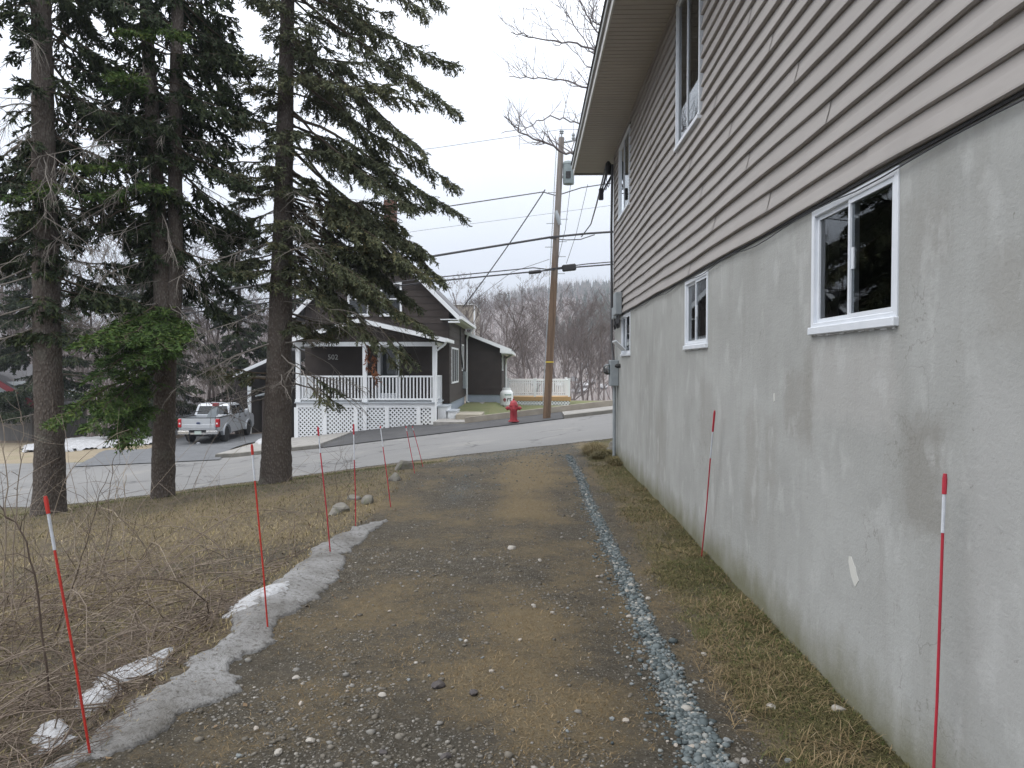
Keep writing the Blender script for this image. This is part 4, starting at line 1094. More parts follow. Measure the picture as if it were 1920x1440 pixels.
# ------------------------------------------------------------------ utility pole and wires
UY = 24.15
pb = at(1025, 784, UY); pt = at(1053, 258, UY)
pz = float(zr(pb.x)) + .03
up = thing('utility_pole', 'weathered brown wooden utility pole with grey transformer, leaning right', 'utility pole', (pb.x, UY, pz))
def pole_at(py): 
    t = (784 - py) / (784 - 258.); return pb.lerp(pt, t)
part('shaft', M['pole'], up, lambda b: b.tube([Vector((pb.x, UY, pz - .3))] + [pole_at(p) for p in (784, 700, 600, 500, 400, 320, 258)], [.135, .130, .124, .118, .110, .102, .095, .088], 14), True)
tp = pole_at(258)
part('insulator', M['galv'], up, lambda b: b.lathe([(.02, 0), (.02, .12), (.07, .13), (.05, .17), (.08, .19), (.05, .24), (.04, .26)], tp, 10), True)
part('arm', M['galv'], up, lambda b: b.tube([pole_at(268), at(1083, 262, UY)], .03, 6))
part('insulator', M['galv'], up, lambda b: b.lathe([(.04, 0), (.06, .05), (.04, .1), (.06, .15), (.03, .22)], at(1075, 262, UY), 10), True)
tcn = at(1066, 346, UY)
part('transformer', M['trans'], up, lambda b: b.lathe([(.05, 0), (.17, .01), (.18, .05), (.18, .62), (.19, .63), (.19, .68), (.16, .72), (.03, .75)], tcn, 18), True)
part('transformer_plate', M['dark_plastic'], up, lambda b: b.box(tcn.x - .10, tcn.x + .06, UY - .195, UY - .18, tcn.z + .16, tcn.z + .38))
for py in (333, 312): part('bracket', M['galv'], up, lambda b: b.bar(pole_at(py), at(1060, py - 2, UY), .06, .05))
lc = at(1047, 412, UY)
part('street_fixture', M['galv'], up, lambda b: b.tube([lc + Vector((-.08, -.18, .25)), lc + Vector((-.03, -.2, .05)), lc + Vector((.04, -.2, -.2))], [.04, .07, .05], 8), True)
part('marker_band', mk('yellow_band', (.55, .42, .05), None, rough=.6), up, lambda b: b.lathe([(.133, -.02), (.133, .02), (.12, .021)], pole_at(678), 14))
for p, q in ((360, -1), (418, -1), (462, -1), (410, 1), (452, 1), (480, 1), (512, 1)):
    a = pole_at(p); part('step_bolt', M['galv'], up, lambda b: b.tube([a, a + Vector((.34 * q, 0, 0))], .012, 5))
part('ground_wire', M['galv'], up, lambda b: b.tube([pole_at(p) + Vector((-.13 - .02, -.08, 0)) for p in (265, 330, 420, 520, 620, 760)], .012, 5))
part('riser_loop', M['white'], up, lambda b: b.tube([at(1024, 498, UY - .2), at(1026, 512, UY - .22), at(1032, 520, UY - .22)], .02, 5))

def wire(name, label, pts, r, group='overhead wires', mat='cable', sagf=0.0):
    P = []
    for i in range(len(pts) - 1):
        a, b = Vector(pts[i]), Vector(pts[i + 1])
        for k in range(10):
            t = k / 10; p = a.lerp(b, t); p.z -= sagf * 4 * t * (1 - t) * (b - a).length; P.append(p)
    P.append(Vector(pts[-1]))
    mb = MB(); mb.tube(P, r, 5)
    return tag(mb.build(name, M[mat], loc=P[0]), label, 'wire', group)
def cross(l, p, rgt, yl=22.8, yr=24.8): return [at(l[0], l[1], yl), at(p[0], p[1], UY - .25), at(rgt[0], rgt[1], yr)]
far_l = lambda y, Y=20.5: at(40, y, Y)
wire('power_line', 'thin top power line meeting the pole insulator', [at(300, 338, 21), at(820, 277, 23), tp + Vector((0, 0, .26)), at(1140, 243, 25)], .007)
wire('power_line', 'medium wire above the chimney attached below the transformer', [at(300, 455, 21), at(780, 396, 22.8), at(1018, 360, 24), at(1043, 367, UY), at(1090, 352, 24.5), at(1220, 332, 25.5)], .017)
wire('cable_bundle', 'thick black cable crossing the pole at mid height', [at(300, 565, 21), at(845, 475, 22.9), at(1031, 445, UY - .22), at(1100, 438, 24.6), at(1250, 428, 26)], .036)
wire('cable_bundle', 'slack black cable looping just under the thick one', [at(1031, 447, UY - .24), at(1062, 450, 24.3), at(1088, 449, 24.4), at(1115, 440, 24.6)], .016)
wire('phone_cable', 'upper of the two low parallel cables', [at(300, 585, 21), at(800, 522, 22.9), at(1000, 502, 24), at(1025, 505, UY - .22), at(1100, 495, 24.5), at(1260, 482, 26)], .018)
wire('phone_cable', 'lower of the two low parallel cables', [at(300, 594, 21), at(800, 529, 22.9), at(1025, 507, UY - .24), at(1067, 502, 24.3), at(1260, 487, 26)], .024)
wire('thin_wire', 'hair-thin wire crossing the sky above the thick cable', [at(300, 505, 21), at(790, 432, 23), at(1140, 386, 25), at(1260, 368, 26)], .005)
wire('service_drop', 'straight service wire running from the pole down to the eave corner of the brown house', [at(1022, 356, UY), at(868, 576, 29.2)], .020, sagf=.015)
wire('service_drop', 'twisted black service wire from the low cable up to the near house corner', [at(1090, 444, 24.4), at(1108, 420, 21.5), at(1118, 385, 18.5), Vector((1.36, 13.3, ZE - .12))], .018)
wire('down_guy', 'thin wire slanting from the eave down past the transformer', [at(1102, 346, 23), at(1080, 440, 24), at(1062, 494, 24.3)], .008)
wire('down_guy', 'thin wire hanging from the transformer to the low cables', [at(1070, 345, UY), at(1060, 430, 24.2), at(1042, 505, UY - .2)], .008)
wire('guy_wire', 'slim wire fanning from the pole down behind the brown house roof', [at(1030, 486, UY), at(960, 510, 27), at(880, 570, 31)], .008)
def splice(px, py, w, h, label):
    c = at(px, py, 24.2); s = 24.2 / FPX
    mb = MB(); mb.box(c.x - w * s / 2, c.x + w * s / 2, 24.1, 24.3, c.z - h * s / 2, c.z + h * s / 2)
    o = mb.build('splice_case', M['dark_plastic'], loc=c, bevel=.03); o.rotation_euler = (0, rad(-6), 0); tag(o, label, 'splice case', 'splice cases on the cables')
splice(1067, 502, 26, 12, 'large black splice case right of the pole')
splice(1003, 510, 24, 6, 'slim black splice case left of the pole')

# ------------------------------------------------------------------ pickup truck
tk0 = Vector((X(403, 34.3) - .94, 34.3, 0)); tk0.z = h1(tk0.x, 36.5) + .05
pk = thing('pickup_truck', 'silver four-door pickup truck parked in the driveway', 'pickup truck', tk0, rz=rad(3.1))
def lp(name, mat, parent, fn, smooth=False, bevel=0): mb = MB(); fn(mb); return mb.build(name, mat, parent, smooth, local=True, bevel=bevel)
def arch(yc, r, a0, a1, n=10): return [(yc + r * math.cos(a0 + (a1 - a0) * k / n), .38 + r * math.sin(a0 + (a1 - a0) * k / n)) for k in range(n + 1)]
RA, FA, WR = 1.16, 4.40, .385
side = [(.10, .60), (.08, 1.20), (1.80, 1.22), (3.95, 1.21), (4.45, 1.20), (5.05, 1.12), (5.22, 1.0), (5.27, .55), (5.15, .45)] + arch(FA, .47, rad(-2), rad(182)) + [(3.85, .42), (1.7, .42)] + arch(RA, .47, rad(-2), rad(182)) + [(.55, .56)]
def body_fn(b):
    for s in (-1, 1): b.prism([(u, v) for u, v in side], s * .93, s * .80, 'x')
    b.box(-.80, .80, .14, 1.75, .55, .72); b.box(-.80, .80, 1.76, 5.2, .50, 1.10); b.prism([(3.9, 1.09), (3.9, 1.22), (4.45, 1.215), (5.03, 1.13), (5.2, 1.02), (5.2, 1.09)][:5] + [(5.2, .9)], -.80, .80, 'x')
    b.box(-.80, .80, 1.70, 1.80, .72, 1.21)
lp('body', M['silver'], pk, body_fn, True)
for s in (-1, 1):
    for yc in (RA, FA):
        def fl_(b):
            o = arch(yc, .53, rad(0), rad(180), 12); i_ = arch(yc, .46, rad(0), rad(180), 12)
            for k in range(12): b.prism([i_[k], o[k], o[k + 1], i_[k + 1]], s * .931, s * .965, 'x')
        lp('fender_flare', M['silver'], pk, fl_)
lp('tailgate', M['silver'], pk, lambda b: (b.box(-.78, .78, .03, .13, .66, 1.20), b.box(-.74, .74, .015, .029, .74, .92)), bevel=.01)
lp('tailgate_handle', M['dark_plastic'], pk, lambda b: b.box(-.13, .13, .005, .04, 1.07, 1.15))
lp('emblem', M['chrome'], pk, lambda b: b.lathe([(.10, 0), (.10, -.012), (.08, -.014)], (0, 0, 0), 18, axis='y'))
em = pk.children[-1]; em.location = (.0, .018, .98); em.scale = (1.15, 1, .48)
lp('emblem_field', M['emblem_blue'], em, lambda b: b.lathe([(.085, -.013), (.085, -.02)], (0, 0, 0), 18, axis='y'))
lp('rear_bumper', M['chrome'], pk, lambda b: (b.box(-.92, -.38, -.10, .08, .46, .64), b.box(.38, .92, -.10, .08, .46, .64), b.box(-.379, .379, -.04, .08, .44, .56)), bevel=.02)
lp('bumper_step', M['dark_plastic'], pk, lambda b: (b.box(-.9, .9, -.09, .07, .641, .665), b.box(-.36, .36, -.02, .09, .561, .64)))
lp('licence_plate', M['plate'], pk, lambda b: b.box(-.155, .155, -.055, -.041, .47, .63))
for s in (-1, 1):
    t_ = lp('tail_lamp', M['lamp_red'], pk, lambda b: b.box(min(s * .785, s * .945), max(s * .785, s * .945), .01, .20, .78, 1.17), bevel=.02)
    lp('reverse_lens', M['white'], t_, lambda b: b.box(min(s * .82, s * .89), max(s * .82, s * .89), .0, .012, .93, 1.0))
lp('bed_rail', M['dark_plastic'], pk, lambda b: (b.box(-.94, -.79, .1, 1.8, 1.215, 1.245), b.box(.79, .94, .1, 1.8, 1.215, 1.245), b.box(-.78, .78, .03, .13, 1.202, 1.232)))
lp('bed_liner', M['dark_plastic'], pk, lambda b: b.box(-.79, .79, .15, 1.69, .721, .73))
def cab_fn(b):
    lo = [(-.90, 1.80), (.90, 1.80), (.90, 3.98), (-.90, 3.98)]; mid = [(-.76, 1.95), (.76, 1.95), (.76, 3.42), (-.76, 3.42)]; hi = [(-.70, 2.05), (.70, 2.05), (.66, 3.22), (-.66, 3.22)]
    vs = [(x, y, 1.20) for x, y in lo] + [(x, y, 1.72) for x, y in mid] + [(x, y, 1.80) for x, y in hi]
    b.add(vs, [(i + 4 * j, (i + 1) % 4 + 4 * j, (i + 1) % 4 + 4 * (j + 1), i + 4 * (j + 1)) for j in range(2) for i in range(4)] + [(8, 9, 10, 11), (3, 2, 1, 0)])
lp('cab', M['silver'], pk, cab_fn, bevel=.03)
def cq(b, pts):  # thin glass panel lying just outside the cab
    n = (Vector(pts[1]) - Vector(pts[0])).cross(Vector(pts[3]) - Vector(pts[0])).normalized() * .012
    v = [Vector(p) + n for p in pts]; b.add(v + [Vector(p) - n for p in pts], [(0, 1, 2, 3), (7, 6, 5, 4), (0, 4, 5, 1), (1, 5, 6, 2), (2, 6, 7, 3), (3, 7, 4, 0)])
lp('rear_window', M['car_glass'], pk, lambda b: cq(b, [(-.76, 1.832, 1.27), (.76, 1.832, 1.27), (.66, 1.936, 1.67), (-.66, 1.936, 1.67)]))
lp('windshield', M['car_glass'], pk, lambda b: cq(b, [(-.78, 3.92, 1.26), (-.64, 3.46, 1.68), (.64, 3.46, 1.68), (.78, 3.92, 1.26)]))
for s in (-1, 1):
    def sw(b, y0, y1, y2, y3): cq(b, [(s * .884, y0, 1.26), (s * .884, y1, 1.26), (s * .772, y2, 1.68), (s * .772, y3, 1.68)])
    lp('side_window', M['car_glass'], pk, lambda b: sw(b, 2.02, 2.78, 2.78, 2.14)); lp('side_window', M['car_glass'], pk, lambda b: sw(b, 2.86, 3.80, 3.36, 2.86))
    for y in (2.2, 3.05):
        d_ = lp('door', M['silver'], pk, lambda b: b.box(min(s * .931, s * .937), max(s * .931, s * .937), y - .28, y + .5, .56, 1.19)); lp('door_handle', M['dark_plastic'], d_, lambda b: b.box(min(s * .938, s * .965), max(s * .938, s * .965), y - .22, y - .02, 1.06, 1.10))
    lp('mirror', M['silver'], pk, lambda b: b.box(min(s * .95, s * 1.14), max(s * .95, s * 1.14), 3.62, 3.74, 1.24, 1.44), bevel=.03)
    lp('side_vent', M['dark_plastic'], pk, lambda b: b.box(min(s * .931, s * .942), max(s * .931, s * .942), 3.86, 3.98, 1.02, 1.12))
    for yc in (RA, FA):
        w = lp('wheel', M['tyre'], pk, lambda b: b.lathe([(.26, s * .66), (WR - .03, s * .66), (WR, s * .70), (WR, s * .88), (WR - .03, s * .92), (.27, s * .92)], (0, yc, WR), 24, axis='x'), True)
        lp('rim', M['chrome'], w, lambda b: (b.lathe([(.27, s * .90), (.25, s * .905), (.24, s * .86), (.06, s * .86), (.05, s * .90), (.01, s * .90)], (0, yc, WR), 20, axis='x'), [b.bar((s * .885, yc, WR), (s * .885, yc + .25 * math.cos(k * 1.0472), WR + .25 * math.sin(k * 1.0472)), .06, .05) for k in range(6)]))
        lp('wheel_gap', M['dark_plastic'], w, lambda b: b.lathe([(.225, s * .863), (.07, s * .864)], (0, yc, WR), 20, axis='x'))
lp('chassis', M['dark_plastic'], pk, lambda b: (b.box(-.75, .75, .3, 5.0, .34, .56), b.tube([(.45, .25, .36), (.45, 1.0, .36)], .09, 10)))
lp('light_bar', M['lamp_red'], pk, lambda b: b.box(-.15, .15, 1.99, 2.06, 1.775, 1.80))
cg = Vector((X(394, 35.4), 35.4, tk0.z + .74))
cgo = thing('snow_blower', 'grey machine chute with a red top leaning in the truck bed', 'machine', cg)
part('housing', M['galv'], cgo, lambda b: b.prism([(cg.x - .55, cg.z), (cg.x + .05, cg.z), (cg.x + .25, cg.z + .95), (cg.x + .0, cg.z + .98)], 35.3, 35.5, 'y'))
part('red_cap', M['red'], cgo, lambda b: b.box(cg.x + .0, cg.x + .24, 35.28, 35.52, cg.z + .981, cg.z + 1.12))
part('chute', M['white'], cgo, lambda b: b.prism([(cg.x + .18, cg.z + .35), (cg.x + .42, cg.z + .45), (cg.x + .38, cg.z + .58), (cg.x + .16, cg.z + .5)], 35.32, 35.48, 'y'))

# ------------------------------------------------------------------ driveway marker stakes
def stake(bp, tp_, label, dark=False, wht=(.70, .88)):
    b_ = Vector(bp); t_ = Vector(tp_); b_.z = float(HB(b_.x, b_.y)) - .03
    root = thing('driveway_marker', label, 'marker stake', b_, 'driveway marker stakes')
    m = M['stake_dark'] if dark else M['stake_red']
    part('rod', m, root, lambda b: b.tube([b_, b_.lerp(t_, .35) + Vector((.004, 0, 0)), b_.lerp(t_, wht[0])], .0052, 8), True)
    part('reflective_band', M['stake_white'], root, lambda b: b.tube([b_.lerp(t_, wht[0]), b_.lerp(t_, wht[1])], .0062, 8), True)
    part('cap', m, root, lambda b: b.tube([b_.lerp(t_, wht[1]), b_.lerp(t_, .985), t_], [.0078, .0085, .006], 8), True)
stake(at(172, 1452, 2.96), at(85, 930, 2.96), 'orange-red marker stake nearest on the left, rising out of the brush', wht=(.80, .935))
stake(at(503, 1200, 4.41), at(472, 833, 4.41), 'orange-red marker stake standing in the dirty ice ridge', wht=(.81, .945))
stake(at(620, 1050, 6.23), at(596, 800, 6.23), 'red marker stake at the far end of the ice ridge', True, (.80, .93))
stake(at(667, 993, 7.39), at(663, 795, 7.39), 'upright red marker stake in front of the porch lattice', True, (.66, .90))
stake(at(733, 950, 8.59), at(713, 798, 8.59), 'red marker stake with white top beside the pale boulder', True, (.75, .97))
stake(at(778, 888, 11.2), at(761, 799, 11.2), 'left of the two thin farthest marker stakes near the road', True, (.9, .96))
stake(at(794, 875, 12.0), at(773, 799, 12.0), 'right of the two thin farthest marker stakes near the road', True, (.9, .96))
stake(at(1315, 1050, 6.23), at(1340, 770, 5.75), 'red marker stake leaning against the foundation at mid wall', True, (.70, .87))
stake(at(1745, 1558, 2.60), at(1772, 888, 2.60), 'tall red marker stake nearest on the right by the foundation', True, (.835, .943))
stake(at(1147, 838, 14.9), at(1158, 770, 14.9), 'thin red marker stake past the house corner by the road', True, (.9, .96))

# ------------------------------------------------------------------ boulders
def blob(loc, sx, sy, sz, seed, sub=3, rough=.22):
    import bmesh
    bm = bmesh.new(); bmesh.ops.create_icosphere(bm, subdivisions=sub, radius=1)
    r = np.random.default_rng(seed); D = r.normal(size=(14, 3)); D /= np.linalg.norm(D, axis=1, keepdims=True); hgt = r.uniform(.62, .95, 14)
    for v in bm.verts:
        p = np.array(v.co); k = 1.0
        for d, h in zip(D, hgt):
            q = p @ d
            if q > h: k = min(k, h / q)
        k *= 1 + rough * .25 * (float(vnoise(p[0] * 3 + seed, p[1] * 3 + p[2] * 2, 1, seed)) - .5)
        v.co = Vector((p[0] * k * sx, p[1] * k * sy, p[2] * k * sz))
    me = bpy.data.meshes.new('stone'); bm.to_mesh(me); bm.free()
    me.polygons.foreach_set('use_smooth', [True] * len(me.polygons)); me.set_sharp_from_angle(angle=rad(28))
    return me
def boulder(px, py, Y, w, h, seed, label, mat='stone', name='boulder'):
    p = at(px, py, Y); s = Y / FPX
    me = blob(None, w * s / 2, w * s / 2 * .8, h * s * .62, seed); me.materials.append(M[mat])
    o = link(name, me, None, (p.x, p.y, float(HB(p.x, p.y)) + h * s * .08)); o.rotation_euler = (0, 0, seed)
    tag(o, label, 'rock')
boulder(757, 880, 11.8, 44, 26, 1, 'pale boulder at the lawn edge behind the last stakes')
boulder(740, 900, 10.6, 34, 26, 2, 'long pale boulder just before the pale boulder by the stakes')
boulder(640, 948, 8.4, 40, 26, 3, 'dark mossy rock left of the upright red stake')
boulder(628, 958, 8.2, 28, 20, 4, 'smaller dark rock behind the ice ridge end')
boulder(690, 935, 8.9, 34, 22, 5, 'greenish rock right of the upright red stake')
boulder(664, 925, 9.2, 30, 14, 6, 'flat grey rock behind the upright red stake')
boulder(1148, 838, 14.6, 26, 22, 7, 'dark stone at the house corner, topmost of the corner rocks')
boulder(1146, 858, 13.6, 26, 26, 8, 'dark stone below the topmost corner rock')
boulder(1128, 866, 13.9, 20, 14, 9, 'brown mossy stone left of the corner rocks', 'moss')

# ------------------------------------------------------------------ old snow
def snow_sheet(name, outline, label, thick, mat, seed, res=.03, ew=.12):
    P = np.array([(p.x, p.y) for p in outline]); x0, y0 = P.min(0) - .05; x1, y1 = P.max(0) + .05
    xs = np.arange(x0, x1, res); ys_ = np.arange(y0, y1, res)
    A, B = np.meshgrid(xs, ys_, indexing='ij')
    a0 = P; a1 = np.roll(P, -1, 0); ins = np.zeros(A.shape, bool); dist = np.full(A.shape, 9.)
    for (xa, ya), (xb, yb) in zip(a0, a1):
        c = ((ya > B) != (yb > B)) & (A < (xb - xa) * (B - ya) / (yb - ya + 1e-12) + xa); ins ^= c
        L2 = (xb - xa) ** 2 + (yb - ya) ** 2 + 1e-12; t = np.clip(((A - xa) * (xb - xa) + (B - ya) * (yb - ya)) / L2, 0, 1)
        dist = np.minimum(dist, np.hypot(A - xa - t * (xb - xa), B - ya - t * (yb - ya)))
    sd_ = np.where(ins, dist, -dist) + (.10 * (fbm(A, B, .22, seed) - .5) + .09 * (fbm(A, B, .07, seed + 9, 3) - .5)) * max(1, ew / .12) ** .5 - (.35 * np.clip(fbm(A, B, .35, seed + 12) - .60, 0, 1) if ew < .1 else 0)
    th = thick * np.sqrt(np.clip(sd_ / ew, 0, 1)) * (.55 + .9 * fbm(A, B, .3, seed + 3)) - .03 * (sd_ <= 0)
    zz_ = HB(A, B) + th + np.where(sd_ > 0, .006 * (fbm(A, B, .06, seed + 5) - .5), -.02 if ew < .3 else -.25)
    ok = sd_ > -.05
    ids = -np.ones(A.shape, int); ids[ok] = np.arange(ok.sum())
    V = np.stack([A[ok], B[ok], zz_[ok]], -1)
    q = np.stack([ids[:-1, :-1], ids[1:, :-1], ids[1:, 1:], ids[:-1, 1:]], -1).reshape(-1, 4); q = q[(q >= 0).all(1)]
    c = V.mean(0); c[2] = V[:, 2].min()
    o = link(name, arr_mesh(name, V - c, q, [mat], None, True), None, c); tag(o, label, 'snow'); return o
pxs = [(60, 1470), (230, 1400), (300, 1378), (380, 1330), (462, 1300), (448, 1245), (505, 1212), (530, 1165), (600, 1125), (655, 1062), (652, 1040), (700, 1000), (728, 972), (690, 978), (640, 1000), (590, 1030), (540, 1075), (500, 1105), (430, 1150), (440, 1180), (400, 1215), (350, 1240), (290, 1285), (230, 1330), (150, 1395), (20, 1480)]
snow_sheet('ice_ridge', [gnd(a, b) for a, b in pxs], 'long dirty grey ice ridge along the left edge of the driveway', .017, M['snow'], 41, .014, .04)
for i, (pp, lb) in enumerate([([(415, 1165), (440, 1128), (500, 1105), (560, 1090), (545, 1112), (470, 1150)], 'clean white snow patch tucked against the middle of the ice ridge'),
                              ([(140, 1330), (180, 1270), (260, 1240), (330, 1215), (300, 1260), (230, 1290), (170, 1345)], 'snow patch showing through the brush behind the nearest stake'),
                              ([(60, 1390), (80, 1355), (130, 1350), (140, 1385), (90, 1410)], 'small snow patch under the brush at the lower left corner')]):
    snow_sheet('snow_patch', [gnd(a, b) for a, b in pp], lb, .035, M['snow_clean'], 50 + i, .025)
snow_sheet('snow_bank', [gnd(a, b) for a, b in [(40, 838), (120, 828), (200, 822), (292, 820), (330, 822), (330, 832), (250, 836), (150, 845), (40, 850)]], 'long low white snow bank behind the tan lawn across the road', .2, M['snow_clean'], 61, .16, .7)
snow_sheet('snow_patch', [gnd(a, b) for a, b in [(478, 832), (490, 826), (520, 822), (520, 836), (480, 838)]], 'small snow heap by the driveway behind the spruce trunk', .12, M['snow_clean'], 63, .08)
# ------------------------------------------------------------------ spruces
def needles_on(P, D, L, step, wid, out, rng):
    """serrated needle clusters along twigs (start P, unit direction D, length L)"""
    n = np.maximum(2, (L / step).astype(int)); rep = np.repeat(np.arange(len(P)), n)
    t = (np.concatenate([np.arange(k) for k in n]) + rng.uniform(0, 1, len(rep))) / n[rep]
    b = P[rep] + D[rep] * (L[rep] * t)[:, None]
    rnd = rng.normal(size=(len(rep), 3)); rnd[:, 2] *= .75
    d = D[rep]; rnd -= d * (rnd * d).sum(1, keepdims=True); rnd /= np.linalg.norm(rnd, axis=1, keepdims=True) + 1e-9
    o = out * rng.uniform(.7, 1.25, len(rep))[:, None]
    A = b - d * (wid * .5); B = b + d * (wid * .5); C = b + rnd * o + d * (wid * .9)
    V = np.stack([A, B, C], 1).reshape(-1, 3)
    return V, rep

def bough(base, az, L, slope, curl, rng, start=.22, dens=1.0, droop=.35, sec=.42, wid=.048, out=.030):
    """one bough: axis, drooping side sprays and needle twigs"""
    t = np.linspace(0, 1, 11)
    hd = np.array([math.cos(az), math.sin(az), 0.]); pr = np.array([-math.sin(az), math.cos(az), 0.])
    wig = np.cumsum(rng.normal(0, .018, 11)) * L
    ax = base + np.outer(t * L * math.cos(math.atan(slope) * .8), hd) + np.outer(wig, pr)
    ax[:, 2] += L * (slope * t + curl * t * t) * .85 + np.cumsum(rng.normal(0, .010, 11)) * L
    s0, s1 = [], []; r0, r1 = [], []
    rb = .010 + .007 * L
    s0.append(ax[:-1]); s1.append(ax[1:]); rr = rb * (1 - .85 * t); r0.append(rr[:-1]); r1.append(rr[1:])
    m = max(4, int(L / .045 * dens))
    u = start + (1 - start) * rng.uniform(0, 1, m) ** .85
    f = u * 10; i0 = np.minimum(f.astype(int), 9); fr = (f - i0)[:, None]
    p = ax[i0] * (1 - fr) + ax[i0 + 1] * fr
    tang = ax[i0 + 1] - ax[i0]; tang /= np.linalg.norm(tang, axis=1, keepdims=True)
    sd = np.where(rng.uniform(size=m) < .5, -1., 1.)[:, None]
    d = tang * rng.uniform(.35, .8, (m, 1)) + sd * pr * rng.uniform(.45, .9, (m, 1)) + np.array([0, 0, -1.]) * rng.uniform(.0, 2 * droop, (m, 1))
    d /= np.linalg.norm(d, axis=1, keepdims=True)
    l = (sec * min(1.2, .35 + L / 2.4)) * (1.05 - .75 * (u - start) / (1 - start)) * rng.uniform(.45, 1.1, m) + .06
    s0.append(p); s1.append(p + d * l[:, None]); r0.append(np.full(m, .0045)); r1.append(np.full(m, .0015))
    # axis tip twig and secondaries carry needles, then tertiary twigs
    tw_p = [p]; tw_d = [d]; tw_l = [l]
    q = np.maximum(1, (l / .042).astype(int)); rep = np.repeat(np.arange(m), q)
    v = rng.uniform(.12, 1, len(rep))
    p2 = p[rep] + d[rep] * (l[rep] * v)[:, None]
    d2 = d[rep] * rng.uniform(.5, .9, (len(rep), 1)) + rng.normal(0, .42, (len(rep), 3)) * np.array([1, 1, .6]) + np.array([0, 0, -droop * .7])
    d2 /= np.linalg.norm(d2, axis=1, keepdims=True)
    l2 = rng.uniform(.06, .16, len(rep)) * (1.15 - .6 * v)
    tw_p.append(p2); tw_d.append(d2); tw_l.append(l2)
    kk = ax[7:10]; dd = ax[8:11] - ax[7:10]; ll = np.linalg.norm(dd, axis=1)
    tw_p.append(kk); tw_d.append(dd / ll[:, None]); tw_l.append(ll)
    P = np.concatenate(tw_p); D = np.concatenate(tw_d); Lq = np.concatenate(tw_l)
    V, rep3 = needles_on(P, D, Lq, wid * .45, wid, out, rng)
    tint = np.clip(rng.normal(.45, .2, len(P)) + rng.normal(0, .10), 0, 1)
    return V, np.repeat(tint[rep3] , 3), np.concatenate(s0), np.concatenate(s1), np.concatenate(r0), np.concatenate(r1)

def dead_limb(base, az, L, slope, curl, rng, r=.012, nside=7, hang=.3):
    t = np.linspace(0, 1, 9); hd = np.array([math.cos(az), math.sin(az), 0.]); pr = np.array([-math.sin(az), math.cos(az), 0.])
    ax = base + np.outer(t * L, hd) + np.outer(np.cumsum(rng.normal(0, .022, 9)) * L, pr)
    ax[:, 2] += L * (slope * t + curl * t * t) + np.cumsum(rng.normal(0, .012, 9)) * L
    S0 = [ax[:-1]]; S1 = [ax[1:]]; rr = r * (1 - .8 * t); R0 = [rr[:-1]]; R1 = [rr[1:]]
    for k in range(nside):
        u = rng.uniform(.25, 1.0); f = u * 8; i = min(int(f), 7); p = ax[i] * (1 - f + i) + ax[i + 1] * (f - i)
        d = (ax[i + 1] - ax[i]); d /= np.linalg.norm(d); d = d * .7 + pr * rng.choice([-1, 1]) * rng.uniform(.3, .8) + np.array([0, 0, -1]) * rng.uniform(-.1, hang * 2); d /= np.linalg.norm(d)
        l = L * rng.uniform(.12, .38); c = [p]
        for j in range(4):
            d = d + rng.normal(0, .16, 3) + np.array([0, 0, -hang * .3]); d /= np.linalg.norm(d); c.append(c[-1] + d * l / 4)
        c = np.array(c); w = r * .42 * np.linspace(1, .35, 5)
        S0.append(c[:-1]); S1.append(c[1:]); R0.append(w[:-1]); R1.append(w[1:])
        for j in (1, 2, 3):
            e = c[j] + (d + rng.normal(0, .6, 3)) * l * .3
            S0.append(c[j][None]); S1.append(e[None]); R0.append(np.array([w[j] * .8])); R1.append(np.array([w[j] * .35]))
    return np.concatenate(S0), np.concatenate(S1), np.concatenate(R0), np.concatenate(R1)

def trunk_mesh(pts, rr, org, seed, flare=True, n=26):
    """tapered trunk with uneven scaly surface and root flare"""
    pts = np.array([tuple(p) for p in pts]); d = np.concatenate([[0], np.cumsum(np.linalg.norm(np.diff(pts, axis=0), axis=1))])
    L = d[-1]; s = np.concatenate([np.arange(0, min(L, 8), .07), np.arange(min(L, 8), L, .4), [L]])
    C = np.stack([np.interp(s, d, pts[:, k]) for k in range(3)], -1); r = np.interp(s, d, rr)
    a = np.linspace(0, 2 * math.pi, n, endpoint=False)
    S, A = np.meshgrid(s, a, indexing='ij')
    rad_ = r[:, None] * (1 + .10 * (fbm(A * 2.2 + seed, S * 1.5, 1.0, seed) - .5) + .09 * (vnoise(A * 6.4, S * 9, 1.0, seed + 2) - .5) + .07 * (vnoise(A * 12.8, S * 24, 1.0, seed + 5) - .5))
    if flare: rad_ *= 1 + .55 * np.exp(-S / .16) * (1 + .35 * np.sin(A * 5 + seed)) + .12 * np.exp(-S / .7)
    V = np.stack([C[:, 0:1] + rad_ * np.cos(A), C[:, 1:2] + rad_ * np.sin(A), np.repeat(C[:, 2:3], n, 1)], -1).reshape(-1, 3) - np.array(org)
    k = np.arange(len(s) - 1)[:, None] * n; j = np.arange(n)[None]
    F_ = np.stack([k + j, k + (j + 1) % n, k + n + (j + 1) % n, k + n + j], -1).reshape(-1, 4)
    return arr_mesh('trunk', V, F_, [M['bark']], None, True)

